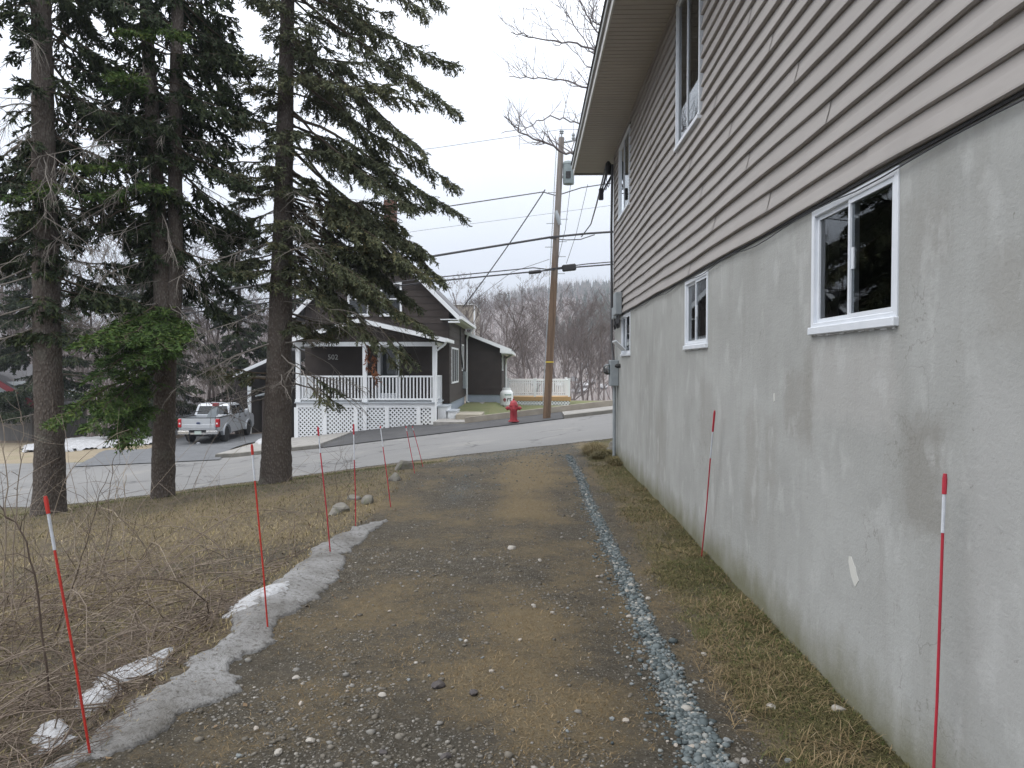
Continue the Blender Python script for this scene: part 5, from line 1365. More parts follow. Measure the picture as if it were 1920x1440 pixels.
def add_crown(root, parts_, nmat, name='crown'):
    org = np.array(ORG[root.name]); nv = 0; VV, TT = [], []; S = [[], [], [], []]
    for V, t, a, b, c, d in parts_:
        VV.append(V); TT.append(t)
        for q, w in zip(S, (a, b, c, d)): q.append(w)
    if VV:
        V = np.concatenate(VV) - org; t = np.concatenate(TT)
        link(name, arr_mesh(name, V, np.arange(len(V)).reshape(-1, 3), [nmat], None, False, t), root)
    s = [np.concatenate(q) for q in S]
    V2, F2 = sticks(s[0] - org, s[1] - org, s[2], s[3], 3)
    link('branches', arr_mesh('branches', V2, F2, [M['twig'] if nmat != M['needle_r'] else M['dead_twig']]), root)
def add_dead(root, lims):
    org = np.array(ORG[root.name])
    for a, b, c, d in lims:
        V2, F2 = sticks(a - org, b - org, c, d, 4); link('dead_limb', arr_mesh('dead_limb', V2, F2, [M['dead_twig']]), root)

def spine(pxpts, Y, top=None):
    pts = [at(a, b, Y) for a, b in pxpts]
    return pts

def interp_spine(pts, z):
    zs = [p.z for p in pts]; return np.array([np.interp(z, zs, [p.x for p in pts]), np.interp(z, zs, [p.y for p in pts]), z])

TREES = {}
def spruce(label, pts, rr, seed, bl, nmat, dead, group='spruce trees'):
    rng = np.random.default_rng(seed)
    base = Vector(pts[0]); base.z = h1(base.x, base.y)
    root = thing('spruce_tree', label, 'tree', base, group)
    link('trunk', trunk_mesh(pts, rr, base, seed), root)
    add_crown(root, bl(rng), nmat)
    add_dead(root, dead(rng))
    return root

# --- the big spruce in front of the porch
YB = 12.0
ptsB = spine([(515, 945), (517, 900), (523, 700), (527, 560), (531, 416), (537, 100), (541, -60)], YB)
ptsB += [ptsB[-1] + Vector((.1, 0, 3.0)), ptsB[-1] + Vector((.15, .1, 7.5))]
rrB = [.27, .235, .195, .178, .150, .115, .10, .075, .02]
def blB(rng):
    out = []; z = 2.3
    while z < 15.2:
        for k in range(rng.integers(3, 6)):
            az = rng.uniform(-math.pi, math.pi)
            c, s_ = math.cos(az), math.sin(az)
            # long on the open (road and right-hand) side, short towards its neighbour
            base_l = 2.45 if z > 3.6 else 1.5 + .9 * rng.uniform()
            L = base_l * (.62 + .38 * c) * rng.uniform(.7, 1.1) * np.interp(z, [2, 4, 8, 15.2], [.75, 1.0, .92, .12])
            if s_ < -.3: L *= .5
            if c < -.2: L *= .85
            if L < .35: continue
            out.append(bough(interp_spine(ptsB, z + rng.uniform(-.1, .1)), az, L, rng.uniform(-.55, -.18) if z < 9 else rng.uniform(-.2, .2), rng.uniform(.0, .16), rng,
                             start=.30 if z < 5 else .2, dens=1.0 if z < 8.2 else .55, droop=.34))
        z += .235 if z < 8.3 else .42
    # particular boughs seen in the photograph: base height, tip x, tip y, tip z
    for zb, tip in ((7.6, (-1.0, 12.2, 5.6)), (7.0, (-1.3, 11.6, 4.75)), (6.3, (-1.05, 12.3, 4.55)), (7.6, (-1.4, 12.8, 6.5)), (5.7, (-1.0, 12.1, 3.9)), (5.2, (-1.15, 12.1, 3.0)), (4.7, (-1.35, 11.7, 2.85)), (4.2, (-1.75, 12.5, 2.55)), (3.6, (-1.5, 12.0, 2.15)),
                    (5.8, (-1.6, 11.4, 3.9)), (3.3, (-2.2, 11.8, 1.75)), (8.8, (-1.5, 12.1, 7.2)), (4.0, (-2.1, 11.5, 2.7)), (9.3, (-1.3, 12.5, 7.5)), (6.9, (-1.7, 12.9, 4.3)), (5.5, (-2.0, 12.6, 3.2))):
        b0 = interp_spine(ptsB, zb); dl = np.array(tip) - b0; az = math.atan2(dl[1], dl[0]); Lh = math.hypot(dl[0], dl[1])
        sl = dl[2] / Lh
        out.append(bough(b0, az, Lh * 1.08, sl * 1.05, .02, rng, start=.28, dens=1.25, droop=.42, sec=.46))
    for zb in (6.3, 6.0, 5.5, 5.3, 4.65, 4.5, 4.4, 3.5, 3.35, 3.2, 7.2, 7.6):
        for k in range(2):
            out.append(bough(interp_spine(ptsB, zb + rng.uniform(-.1, .1)), -1.57 + rng.normal(0, .65), rng.uniform(.6, 1.15), rng.uniform(-.45, -.1), .08, rng, start=.15, dens=1.3, droop=.25, sec=.36))
    for px, py, Y, dz in ((700, 560, 12.3, 1.3), (760, 600, 12.1, 1.5), (640, 500, 12.4, 1.0), (800, 470, 12.2, 1.3), (725, 480, 11.9, 1.2), (680, 430, 12.5, 1.0), (620, 560, 12.1, .9), (825, 490, 12.0, 1.5), (790, 560, 12.4, 1.6), (740, 530, 12.6, 1.3), (660, 590, 11.9, 1.1), (770, 440, 12.0, 1.1), (600, 470, 12.2, .7), (710, 620, 12.2, 1.5)):
        e = np.array(at(px, py, Y)); b0 = interp_spine(ptsB, e[2] + dz); dl = e - b0; Lh = math.hypot(dl[0], dl[1])
        out.append(bough(b0, math.atan2(dl[1], dl[0]), Lh * 1.05, dl[2] / Lh * 1.05, .02, rng, start=.3, dens=1.15, droop=.42, sec=.46))
    # sprays hanging in front of the porch
    for bp, az, L, sl in (((-2.35, 11.7, 2.25), -.2, .75, -1.2), ((-2.55, 11.8, 2.2), .3, .7, -1.25), ((-2.2, 11.9, 2.1), .1, .55, -1.1), ((-3.5, 11.75, 1.35), -.5, .55, -.85), ((-3.55, 11.9, 1.5), .2, .6, -.7), ((-3.4, 11.9, 1.3), .6, .45, -.9),
                          ((-4.2, 11.8, 1.42), 2.9, 1.05, .02), ((-4.2, 11.85, 1.5), 3.0, .9, .05), ((-4.2, 12, 3.9), 2.8, 1.3, -.1), ((-4.2, 12, 4.9), 3.2, 1.15, .0)):
        out.append(bough(np.array(bp), az, L, sl, .1, rng, start=.12, dens=1.3, droop=.4, sec=.26))
    return out
def deadB(rng):
    o = []
    for i in range(46):
        z = rng.uniform(1.1, 4.6); az = rng.uniform(-1.3, 1.1) if i % 3 else rng.uniform(1.6, 4.4)
        o.append(dead_limb(interp_spine(ptsB, z), az, rng.uniform(.7, 2.1), rng.uniform(-.5, .12), rng.uniform(-.12, .05), rng, r=rng.uniform(.008, .017), nside=6))
    return o
TB = spruce('tall spruce with a thick bare trunk in front of the porch', ptsB, rrB, 101, blB, M['needle_b'], deadB)
rr_ = np.random.default_rng(5)
rs = [bough(np.array((-2.62, 11.7, 1.95)), -.3, .35, -1.5, .1, rr_, .1, 1.0, .5, .16), bough(np.array((-2.6, 11.7, 1.72)), .2, .3, -1.5, .1, rr_, .1, 1.0, .5, .15), bough(np.array((-2.65, 11.75, 2.1)), -.1, .35, -1.6, .1, rr_, .1, .9, .5, .14)]
V = np.concatenate([r[0] for r in rs]) - np.array(ORG[TB.name]); link('dead_spray', arr_mesh('dead_spray', V, np.arange(len(V)).reshape(-1, 3), [M['needle_r']], None, False, np.concatenate([r[1] for r in rs])), TB)['label'] = 'rust-brown dead spray hanging before the porch post'

# --- left-hand spruce
YA = 11.0
ptsA = spine([(93, 1000), (93, 940), (93, 800), (88, 600), (84, 400), (77, 0), (75, -80)], YA); ptsA += [ptsA[-1] + Vector((-.05, .1, 3.5)), ptsA[-1] + Vector((-.1, .1, 7))]
rrA = [.225, .205, .195, .182, .165, .13, .12, .08, .02]
def gen(pts, zlo, zhi, lf, step, slope, dens=.85, droop=.5, per=(3, 6)):
    def f(rng):
        out = []; z = zlo
        while z < zhi:
            for k in range(rng.integers(*per)):
                az = rng.uniform(-math.pi, math.pi); L = lf(z, az) * rng.uniform(.6, 1.1)
                if L < .3: continue
                out.append(bough(interp_spine(pts, z + rng.uniform(-.1, .1)), az, L, rng.uniform(*slope), rng.uniform(0, .14), rng, start=.25, dens=dens if z < 8 else dens * .55, droop=droop, sec=.48, wid=.068, out=.041))
            z += step if z < 8 else step * 1.8
        return out
    return f
def gend(pts, n, zlo, zhi, Lr, hang=.6):
    def f(rng):
        return [dead_limb(interp_spine(pts, rng.uniform(zlo, zhi)), rng.uniform(-math.pi, math.pi), rng.uniform(*Lr), rng.uniform(-.75, .0), rng.uniform(-.25, .0), rng, r=rng.uniform(.006, .014), nside=9, hang=hang) for _ in range(n)]
    return f
spruce('dark spruce with the leftmost trunk beside the road', ptsA, rrA, 102, gen(ptsA, 2.2, 14.5, lambda z, a: np.interp(z, [2, 4, 9, 14.5], [1.5, 2.2, 1.9, .3]) * (.32 if math.sin(a) < -.25 else 1), .27, (-.65, -.2)), M['needle_d'], gend(ptsA, 44, .9, 6.5, (.7, 1.9)))

# --- forked spruce: two trunks from one foot
YC = 11.5
fork = (312, 640)
ptsC1 = spine([(305, 985), (305, 930), (308, 800), (311, 660), (301, 466), (291, 300), (277, 83), (270, -60)], YC); ptsC1 += [ptsC1[-1] + Vector((-.2, 0, 6.5))]
ptsC2 = spine([(312, 690), (325, 600), (329, 466), (328, 300), (331, 100), (335, -60)], YC + .05); ptsC2 += [ptsC2[-1] + Vector((.2, .1, 6.0))]
def blC(rng):
    a = gen(ptsC1, 3.4, 13.5, lambda z, a: np.interp(z, [2, 4, 9, 13.5], [1.2, 1.9, 1.7, .3]) * (.32 if math.sin(a) < -.25 else 1), .29, (-.7, -.2))(rng)
    b = gen(ptsC2, 3.2, 13.0, lambda z, a: np.interp(z, [2, 4, 9, 13.0], [1.1, 1.35, 1.3, .3]) * (1 if math.cos(a) > 0 else .5) * (.35 if math.sin(a) < -.3 else 1), .29, (-1.0, -.35), droop=.6)(rng)
    return a + b
rootC = spruce('dark spruce forking into two trunks, between the leftmost trunk and the porch spruce', ptsC1, [.185, .165, .16, .155, .118, .105, .09, .08, .02], 103, blC, M['needle_d'],
               lambda rng: gend(ptsC1, 40, 1.2, 6.8, (.6, 1.8), .8)(rng) + gend(ptsC2, 22, 2.2, 6.5, (.6, 1.6), .8)(rng))
link('trunk', trunk_mesh(ptsC2, [.11, .12, .11, .10, .09, .08, .02], ORG[rootC.name], 9, False), rootC)
# bright low boughs
rg = np.random.default_rng(77); lowb = []
def bough_to(p0, p1, rng, **k):
    p0 = np.array(p0); p1 = np.array(p1); dl = p1 - p0; Lh = math.hypot(dl[0], dl[1])
    return bough(p0, math.atan2(dl[1], dl[0]), Lh * 1.05, dl[2] / Lh * 1.05, .03, rng, **k)
tC = interp_spine(ptsC1, 2.3)
for (px, py, Y), z0 in (((150, 655, 9.9), 2.6), ((185, 640, 10.2), 2.65), ((215, 665, 9.7), 2.45), ((330, 640, 10.4), 2.5), ((250, 690, 9.8), 2.2), ((160, 735, 10.0), 2.1), ((230, 720, 10.2), 2.1), ((290, 660, 10.0), 2.4), ((175, 690, 10.6), 2.3), ((300, 625, 10.8), 2.6), ((240, 640, 10.6), 2.55)):
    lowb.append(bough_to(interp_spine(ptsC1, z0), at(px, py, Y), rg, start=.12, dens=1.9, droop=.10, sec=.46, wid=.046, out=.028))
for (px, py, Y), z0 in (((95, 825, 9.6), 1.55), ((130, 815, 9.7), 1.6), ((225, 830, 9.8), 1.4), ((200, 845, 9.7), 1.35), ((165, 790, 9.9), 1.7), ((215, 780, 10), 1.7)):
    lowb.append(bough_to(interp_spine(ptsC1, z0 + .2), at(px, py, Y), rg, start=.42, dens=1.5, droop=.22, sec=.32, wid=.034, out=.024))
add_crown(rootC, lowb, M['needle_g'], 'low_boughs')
lb2 = []  # upper boughs given the brighter green needle colour
for (px, py, Y) in ((200, 170, 10.6), (240, 60, 10.5), (330, 60, 10.6), (150, 310, 10.4), (170, 365, 10.5), (260, 150, 10.3), (120, 370, 10.6), (300, 355, 10.6), (60, 360, 10.4), (20, 375, 10.2)):
    e = at(px, py, Y); lb2.append(bough_to(interp_spine(ptsC1 if px > 130 else ptsA, e.z + .35), e, rg, start=.25, dens=1.5, droop=.12, sec=.42, wid=.034, out=.024))
add_crown(rootC, lb2, M['needle_g'], 'bright_boughs')

# --- spruces standing beyond the road, further back
def back_spruce(x, y, h, w, seed, label):
    rng = np.random.default_rng(seed); z0 = h1(x, y)
    pts = [Vector((x, y, z0 - .3)), Vector((x + .1, y, z0 + h * .5)), Vector((x + .15, y, z0 + h))]
    root = thing('spruce_tree', label, 'tree', (x, y, z0), 'spruce trees beyond the road')
    link('trunk', trunk_mesh(pts, [.2, .12, .02], (x, y, z0), seed, True, 10), root)
    out = []; z = z0 + h * .12
    while z < z0 + h:
        for k in range(3):
            t = (z - z0) / h
            out.append(bough(interp_spine(pts, z), rng.uniform(-3.14, 3.14), w * (1.05 - t) * rng.uniform(.6, 1.1) + .2, rng.uniform(-.5, -.1), .08, rng, start=.15, dens=.45, droop=.4, sec=.8, wid=.14, out=.085))
        z += .34
    add_crown(root, out, M['needle_d'])
back_spruce(-25.5, 38, 15, 3.6, 201, 'dark background spruce seen left of the leftmost trunk')
back_spruce(-21.0, 41, 16, 3.4, 202, 'dark background spruce seen between the leftmost and forked trunks')
back_spruce(-19.3, 37.5, 10, 2.7, 203, 'shorter background spruce just right of the leftmost trunk')
back_spruce(-16.9, 43, 15, 3.0, 204, 'background spruce directly behind the forked trunks')
back_spruce(-14.6, 46, 12.5, 2.6, 205, 'background spruce rising over the pickup truck')

# ------------------------------------------------------------------ bare trees
def bare_segments(rng, h, spread=.5, r=.12, levels=4, lean=(0, 0)):
    S0, S1, R0, R1 = [], [], [], []
    def grow(p, d, l, rad_, lev):
        n = 5 if lev < 2 else 3
        pts = [p]; dd = d.copy()
        for i in range(n):
            dd = dd + rng.normal(0, .11 + .04 * lev, 3) + np.array([0, 0, .07 if lev else .02]); dd /= np.linalg.norm(dd); pts.append(pts[-1] + dd * l / n)
        rr = rad_ * np.linspace(1, .42 if lev < levels else .3, n + 1)
        for i in range(n): S0.append(pts[i]); S1.append(pts[i + 1]); R0.append(rr[i]); R1.append(rr[i + 1])
        if lev >= levels: return
        k = {0: rng.integers(7, 11), 1: rng.integers(5, 8), 2: rng.integers(4, 7), 3: 3}[lev]
        for j in range(k):
            u = rng.uniform(.28 if lev == 0 else .2, 1.0); i = min(int(u * n), n - 1); f = u * n - i
            q = pts[i] * (1 - f) + pts[i + 1] * f; a = rng.uniform(0, 6.283)
            side = np.array([math.cos(a), math.sin(a), rng.uniform(.0, .5)]); ddd = dd * (1 - spread) + side * spread * rng.uniform(.8, 1.6); ddd /= np.linalg.norm(ddd)
            grow(q, ddd, l * rng.uniform(.32, .6) * (1.2 - .5 * u), max(rr[i] * rng.uniform(.4, .62), .0035), lev + 1)
    grow(np.zeros(3), np.array([lean[0], lean[1], 1.0]), h, r, 0)
    return [np.array(q) for q in (S0, S1, R0, R1)]
BT = []; BH = []
for i in range(8):
    rng = np.random.default_rng(300 + i)
    s = bare_segments(rng, 9.5, .42, .095, 4)
    s[2] = np.maximum(s[2], .009); s[3] = np.maximum(s[3], .006)
    ntr = 5
    tr_v, tr_f = sticks(s[0][:ntr], s[1][:ntr], s[2][:ntr], s[3][:ntr], 7); cr_v, cr_f = sticks(s[0][ntr:], s[1][ntr:], s[2][ntr:], s[3][ntr:], 3)
    BH.append(float(s[1][:, 2].max()))
    BT.append((arr_mesh('trunk', tr_v, tr_f, [M['bare_bark']], None, True), arr_mesh('crown', cr_v, cr_f, [M['bare_bark']])))
def bare(x, y, sc, var, rz, label, group):
    root = thing('bare_tree', label, 'tree', (x, y, h1(x, y) - .1), group, rz)
    for nm, me in zip(('trunk', 'crown'), BT[var]): o = link(nm, me, root); o.scale = (sc, sc, sc)
rb = np.random.default_rng(9)
for i, (px, Y, sc, lb) in enumerate(((893, 47, 1.05, 'bare tree rising behind the ell roof beside the beige gable'), (930, 52, 1.12, 'tall bare tree just right of the beige gable'), (985, 50, 1.0, 'bare crooked tree left of the utility pole'), (1065, 55, 1.1, 'dark bare tree right of the utility pole above the deck'), (1132, 50, .95, 'bare forked tree beside the near house corner'), (1100, 58, 1.0, 'slim bare tree between the pole and the near house corner'), (950, 58, 1.1, 'bare tree behind the propane tank'))):
    bare(X(px, Y), Y, (Z({893: 500, 930: 505, 985: 525, 1065: 515, 1132: 545, 1100: 560, 950: 520}[px], Y) - h1(X(px, Y), Y)) / BH[i % 8], i % 8, rb.uniform(0, 6), lb, 'bare trees behind the houses')
for i in range(22):
    Y = rb.uniform(56, 125); px = rb.uniform(860, 1190); bare(X(px, Y), Y, (Z(rb.normal(570, 32), Y) - h1(X(px, Y), Y)) / BH[i % 8], i % 8, rb.uniform(0, 6), 'slender leafless tree in the valley wood, ' + ('above the brown house ell' if px < 950 else 'between the ell and the utility pole' if px < 1025 else 'between the utility pole and the deck end' if px < 1085 else 'beside the near house corner'), 'leafless trees in the valley wood')
for i in range(44):
    Y = rb.uniform(42, 80); px = rb.uniform(-120, 560); bare(X(px, Y), Y, rb.uniform(.8, 1.35), i % 8, rb.uniform(0, 6), 'slender leafless tree across the road, ' + ('left of the leftmost spruce trunk' if px < 80 else 'between the leftmost and forked spruce trunks' if px < 290 else 'above the pickup truck' if px < 480 else 'behind the garage wing of the brown house'), 'leafless trees behind the spruces')
# the big bare tree behind the near house: its limbs reach out past the eave
bt = thing('bare_tree', 'large bare tree behind the near house, limbs reaching past the eave', 'tree', (3.0, 17.2, h1(3.0, 15.5)))
trk = [Vector((3.0, 17.2, h1(3, 15.5) - .2)), Vector((3.0, 17.2, 4)), Vector((3.1, 17.2, 9)), Vector((3.0, 17.2, 13))]
part('trunk', M['bare_bark'], bt, lambda b: b.tube(trk, [.3, .24, .17, .05], 10), True)
rt2 = np.random.default_rng(88)
def limb(pts, r, Y=16.8, start=None, nt=9):
    P = [np.array(at(a, b, Y - .3 * i)) for i, (a, b) in enumerate(pts)]
    if start is not None: P = [np.array(start)] + P
    P = np.array(P); n = 22; t = np.linspace(0, len(P) - 1, n)
    C = np.stack([np.interp(t, range(len(P)), P[:, k]) for k in range(3)], -1); C[1:-1] += rt2.normal(0, .025, (n - 2, 3))
    w = np.linspace(r, r * .28, n); S = [[C[:-1]], [C[1:]], [w[:-1]], [w[1:]]]
    for k in range(nt):
        i = rt2.integers(5, n - 1); d = C[min(i + 1, n - 1)] - C[i - 1]; d /= np.linalg.norm(d); d = d * .6 + rt2.normal(0, .45, 3) + np.array([0, 0, .25]); d /= np.linalg.norm(d); c = [C[i]]; l = rt2.uniform(.25, .9)
        for j in range(5): d = d + rt2.normal(0, .15, 3) + np.array([0, 0, .16]); d /= np.linalg.norm(d); c.append(c[-1] + d * l / 5)
        c = np.array(c); ww = np.linspace(w[i] * .55, .0028, 6)
        for q, v in zip(S, (c[:-1], c[1:], ww[:-1], ww[1:])): q.append(v)
        for j in (2, 3):
            e = c[j] + (d + rt2.normal(0, .7, 3)) * .25; 
            for q, v in zip(S, (c[j][None], e[None], np.array([.005]), np.array([.003]))): q.append(v)
    a = [np.concatenate(q) for q in S]; o_ = np.array(ORG[bt.name]); V2, F2 = sticks(a[0] - o_, a[1] - o_, a[2], a[3], 5)
    link('limb', arr_mesh('limb', V2, F2, [mlimb]), bt)
mlimb = mk('limb_bark', (.22, .19, .19), (.16, .14, .14), 4, .9)
limb([(1190, 128), (1112, 92), (1060, 80), (1000, 70), (958, 60)], .032, start=(3.05, 17.2, 6.5), nt=19)
limb([(1190, 200), (1098, 164), (1060, 148), (1000, 145), (955, 143)], .030, start=(3.05, 17.2, 5.8), nt=20)
limb([(1170, 330), (1076, 291), (1030, 270), (980, 250), (945, 218)], .040, start=(3.0, 17.2, 4.6), nt=22)
limb([(1180, 270), (1085, 234), (1052, 220), (1010, 226), (975, 245), (940, 250)], .022, start=(3.0, 17.2, 5.0), nt=15)
limb([(1190, 90), (1120, 60), (1090, 10), (1060, -60)], .03, start=(3.05, 17.2, 6.8), nt=19)
limb([(1180, 60), (1112, 40), (1100, -30)], .028, start=(3.05, 17.2, 7.0), nt=22)
limb([(1190, 130), (1115, 100), (1080, 50), (1050, 10), (1040, -50)], .02, start=(3.05, 17.2, 6.6), nt=19)
limb([(1190, 160), (1110, 130), (1070, 90), (1045, 60), (1020, 40)], .014, start=(3.05, 17.2, 6.3), nt=15)
# ------------------------------------------------------------------ far woods on the hill
rf_ = np.random.default_rng(400)
def far_woods(n, y0, y1):
    yy = y0 + (y1 - y0) * rf_.uniform(0, 1, n) ** .8; a = rf_.uniform(-.78, .18, n); xx = a * yy
    zz = np.where(yy < 152, H(xx, yy), hill(xx, yy))
    hh = rf_.uniform(9, 16, n); P0, P1, R0, R1 = [], [], [], []; T = []
    base = np.stack([xx, yy, zz], -1); tint = np.clip(rf_.normal(.45, .22, n) + .5 * (fbm(xx, yy, 40, 6) - .5), 0, 1)
    lean = rf_.normal(0, .05, (n, 3)); lean[:, 2] = 1
    P0.append(base); P1.append(base + lean * hh[:, None]); R0.append(np.full(n, .10)); R1.append(np.full(n, .025)); T.append(tint)
    for k in range(5):
        u = rf_.uniform(.25, .85, n); s = base + lean * (hh * u)[:, None]; d = rf_.normal(0, .42, (n, 3)); d[:, 2] = rf_.uniform(.6, 1.1, n)
        P0.append(s); P1.append(s + d * (hh * rf_.uniform(.18, .34, n))[:, None]); R0.append(np.full(n, .05)); R1.append(np.full(n, .02)); T.append(tint)
    V, F_ = sticks(np.concatenate(P0), np.concatenate(P1), np.concatenate(R0), np.concatenate(R1), 3)
    return V, F_, np.repeat(np.concatenate(T), 6)
V, F_, t = far_woods(6500, 155, 690)
tag(link('far_woods', arr_mesh('far_woods', V, F_, [M['far_tree']], None, False, t)), 'bare grey-brown woods covering the far hillside', kind='stuff')
def conifers(n):
    yy = np.concatenate([rf_.uniform(560, 670, n // 2), rf_.uniform(260, 640, n - n // 2)]); a = np.concatenate([rf_.uniform(-.5, .18, n // 2), rf_.normal(.10, .05, (n - n // 2))]); xx = a * yy
    keep = np.concatenate([np.ones(n // 2, bool), (fbm(xx[n // 2:], yy[n // 2:], 70, 3) > .52)]); xx = xx[keep]; yy = yy[keep]
    V, F_, T = [], [], []; b = 0
    for x, y in zip(xx, yy):
        z = float(hill(x, y)); h = rf_.uniform(7, 12); w = h * .24; tt = rf_.uniform()
        for k in range(4):
            zb = z + h * (.1 + .22 * k); zt = z + h * (.45 + .19 * k); wk = w * (1 - .22 * k)
            an = np.arange(7) * .8976 + rf_.uniform(0, 1)
            ring = [(x + wk * math.cos(q) * rf_.uniform(.7, 1.2), y + wk * math.sin(q) * rf_.uniform(.7, 1.2), zb + rf_.uniform(-.6, .4)) for q in an]
            V += ring + [(x, y, zt)]; F_ += [(b + i, b + (i + 1) % 7, b + 7) for i in range(7)]; T += [tt] * 8; b += 8
    return V, F_, T
V, F_, t = conifers(1250)
tag(link('far_conifers', arr_mesh('far_conifers', V, F_, [M['far_conifer']], None, False, t)), 'dark conifers along the ridge of the far hill', kind='stuff')
# brushy understory beyond the deck and behind the left lawn
def thicket(name, label, n, box, hr, r, mat, seed):
    g_ = np.random.default_rng(seed); x = g_.uniform(box[0], box[1], n); y = g_.uniform(box[2], box[3], n); p = np.stack([x, y, H(x, y)], -1); h = g_.uniform(*hr, n)
    d = g_.normal(0, .22, (n, 3)); d[:, 2] = 1; m_ = p + d * (h * .5)[:, None]; e = m_ + (d + g_.normal(0, .2, (n, 3))) * (h * .5)[:, None]
    P0 = [p, m_]; P1 = [m_, e]; R0 = [np.full(n, r), np.full(n, r * .7)]; R1 = [np.full(n, r * .7), np.full(n, r * .3)]
    for k in range(3):
        s = m_ + (e - m_) * g_.uniform(0, .8, (n, 1)); q = g_.normal(0, .35, (n, 3)); q[:, 2] = g_.uniform(.3, .9, n)
        P0.append(s); P1.append(s + q * (h * .3)[:, None]); R0.append(np.full(n, r * .5)); R1.append(np.full(n, r * .25))
    t = np.repeat(np.tile(np.clip(g_.normal(.5, .22, n), 0, 1), 5), 6)
    V, F_ = sticks(np.concatenate(P0), np.concatenate(P1), np.concatenate(R0), np.concatenate(R1), 3)
    tag(link(name, arr_mesh(name, V, F_, [mat], None, False, t)), label, kind='stuff')
thicket('undergrowth', 'brown leafless undergrowth beyond the deck and yard', 600, (-10, 16, 47.5, 95), (1.0, 3.2), .011, M['far_tree'], 21)
thicket('undergrowth', 'brown leafless undergrowth behind the lawn across the road', 2600, (-48, -16, 39.5, 62), (1.2, 4.5), .013, M['far_tree'], 22)

# distant snow patches and houses in the valley
def far_house(px, py, w, h, label, wall, roof):
    d = ray(px, py); d = d / d.y; t = 160
    while t < 640 and (CAM + d * t).z > float(hill((CAM + d * t).x, t)): t += 2
    p = CAM + d * t; s = t / FPX; W_, H_ = w * s, h * s
    r = thing('far_house', label, 'house', (p.x, p.y, p.z), 'houses in the valley')
    part('wall', wall, r, lambda b: b.prism([(p.x - W_ / 2, p.z - 1), (p.x + W_ / 2, p.z - 1), (p.x + W_ / 2, p.z + H_), (p.x, p.z + H_ * 1.5), (p.x - W_ / 2, p.z + H_)], p.y, p.y + W_, 'y'))
    part('roof', roof, r, lambda b: (b.prism([(p.x - W_ * .56, p.z + H_ * .97), (p.x, p.z + H_ * 1.55), (p.x, p.z + H_ * 1.7), (p.x - W_ * .56, p.z + H_ * 1.1)], p.y - .6, p.y + W_ + .6, 'y'), b.prism([(p.x + W_ * .56, p.z + H_ * .97), (p.x + W_ * .56, p.z + H_ * 1.1), (p.x, p.z + H_ * 1.7), (p.x, p.z + H_ * 1.55)], p.y - .6, p.y + W_ + .6, 'y')))
    for k in (-1, 1): part('window', M['car_glass'], r, lambda b: b.box(p.x + k * W_ * .22 - W_ * .07, p.x + k * W_ * .22 + W_ * .07, p.y - .05, p.y + .05, p.z + H_ * .3, p.z + H_ * .75))
wallr = mk('far_red_wall', (.20, .10, .09), None, rough=.9)
for px, py, w, h, lb, a, b in ((1083, 668, 16, 8, 'tiny reddish house with a snowy roof in the valley', wallr, M['snow_clean']), (1096, 690, 12, 7, 'tiny grey house below the reddish one in the valley', M['galv'], M['snow_clean']), (1075, 716, 14, 6, 'tiny white house low in the valley', M['white'], M['galv']), (1106, 708, 14, 6, 'tiny pale house nearest the house corner in the valley', M['beige'], M['snow_clean']), (1060, 700, 10, 6, 'tiny white house right of the pole in the valley', M['white'], M['snow_clean'])):
    far_house(px, py, w, h, lb, a, b)
def far_snow(px, py, w, h, i):
    d = ray(px, py); d = d / d.y; t = 155
    while t < 640 and (CAM + d * t).z > float(hill((CAM + d * t).x, t)) + .4: t += 1
    p = CAM + d * t; s = t / FPX; g_ = np.random.default_rng(i); mb = MB(); n = 12; W_ = w * s / 2; D_ = h * s * 5
    ring = [(p.x + W_ * math.cos(k * .5236) * g_.uniform(.6, 1.2), p.y + D_ * math.sin(k * .5236) * g_.uniform(.6, 1.2)) for k in range(n)]
    mb.add([(x, y, float(hill(x, y)) + .5) for x, y in ring] + [(p.x, p.y, float(hill(p.x, p.y)) + .9)], [(k, (k + 1) % n, n) for k in range(n)])
    tag(mb.build('snow_patch', M['snow_clean'], loc=p), 'small far snow patch ' + ('left of the utility pole in the valley' if px < 1020 else 'low in the valley above the deck railing' if py > 700 else 'higher up among the valley woods'), 'snow', 'far snow patches')
for i, (px, py, w, h) in enumerate(((1055, 722, 26, 3), (1092, 722, 30, 4), (1110, 716, 20, 3), (1000, 718, 16, 2), (1098, 654, 14, 2), (1080, 634, 18, 2), (1104, 645, 10, 2), (1085, 732, 40, 3), (1130, 724, 26, 3), (1092, 676, 9, 2))): far_snow(px, py, w, h, i)

# beige house behind, seen over the ell
bh = thing('house', 'beige house gable showing above the ell of the brown house', 'house', (X(876, 58), 58, h1(X(876, 58), 58)))
part('wall', M['beige'], bh, lambda b: b.box(X(845, 58), X(890, 58), 58, 64, -6, Z(572, 58)))
part('corner_board', M['white'], bh, lambda b: b.box(X(888, 58), X(891, 58), 57.95, 57.998, -6, Z(572, 58)))
part('eave_trim', M['white'], bh, lambda b: b.box(X(843, 58), X(891.5, 58), 57.9, 64.1, Z(572, 58), Z(570, 58)))
window_xz(bh, X(877, 58) - .1, X(881, 58) + .1, Z(640, 58), Z(612, 58), 58)
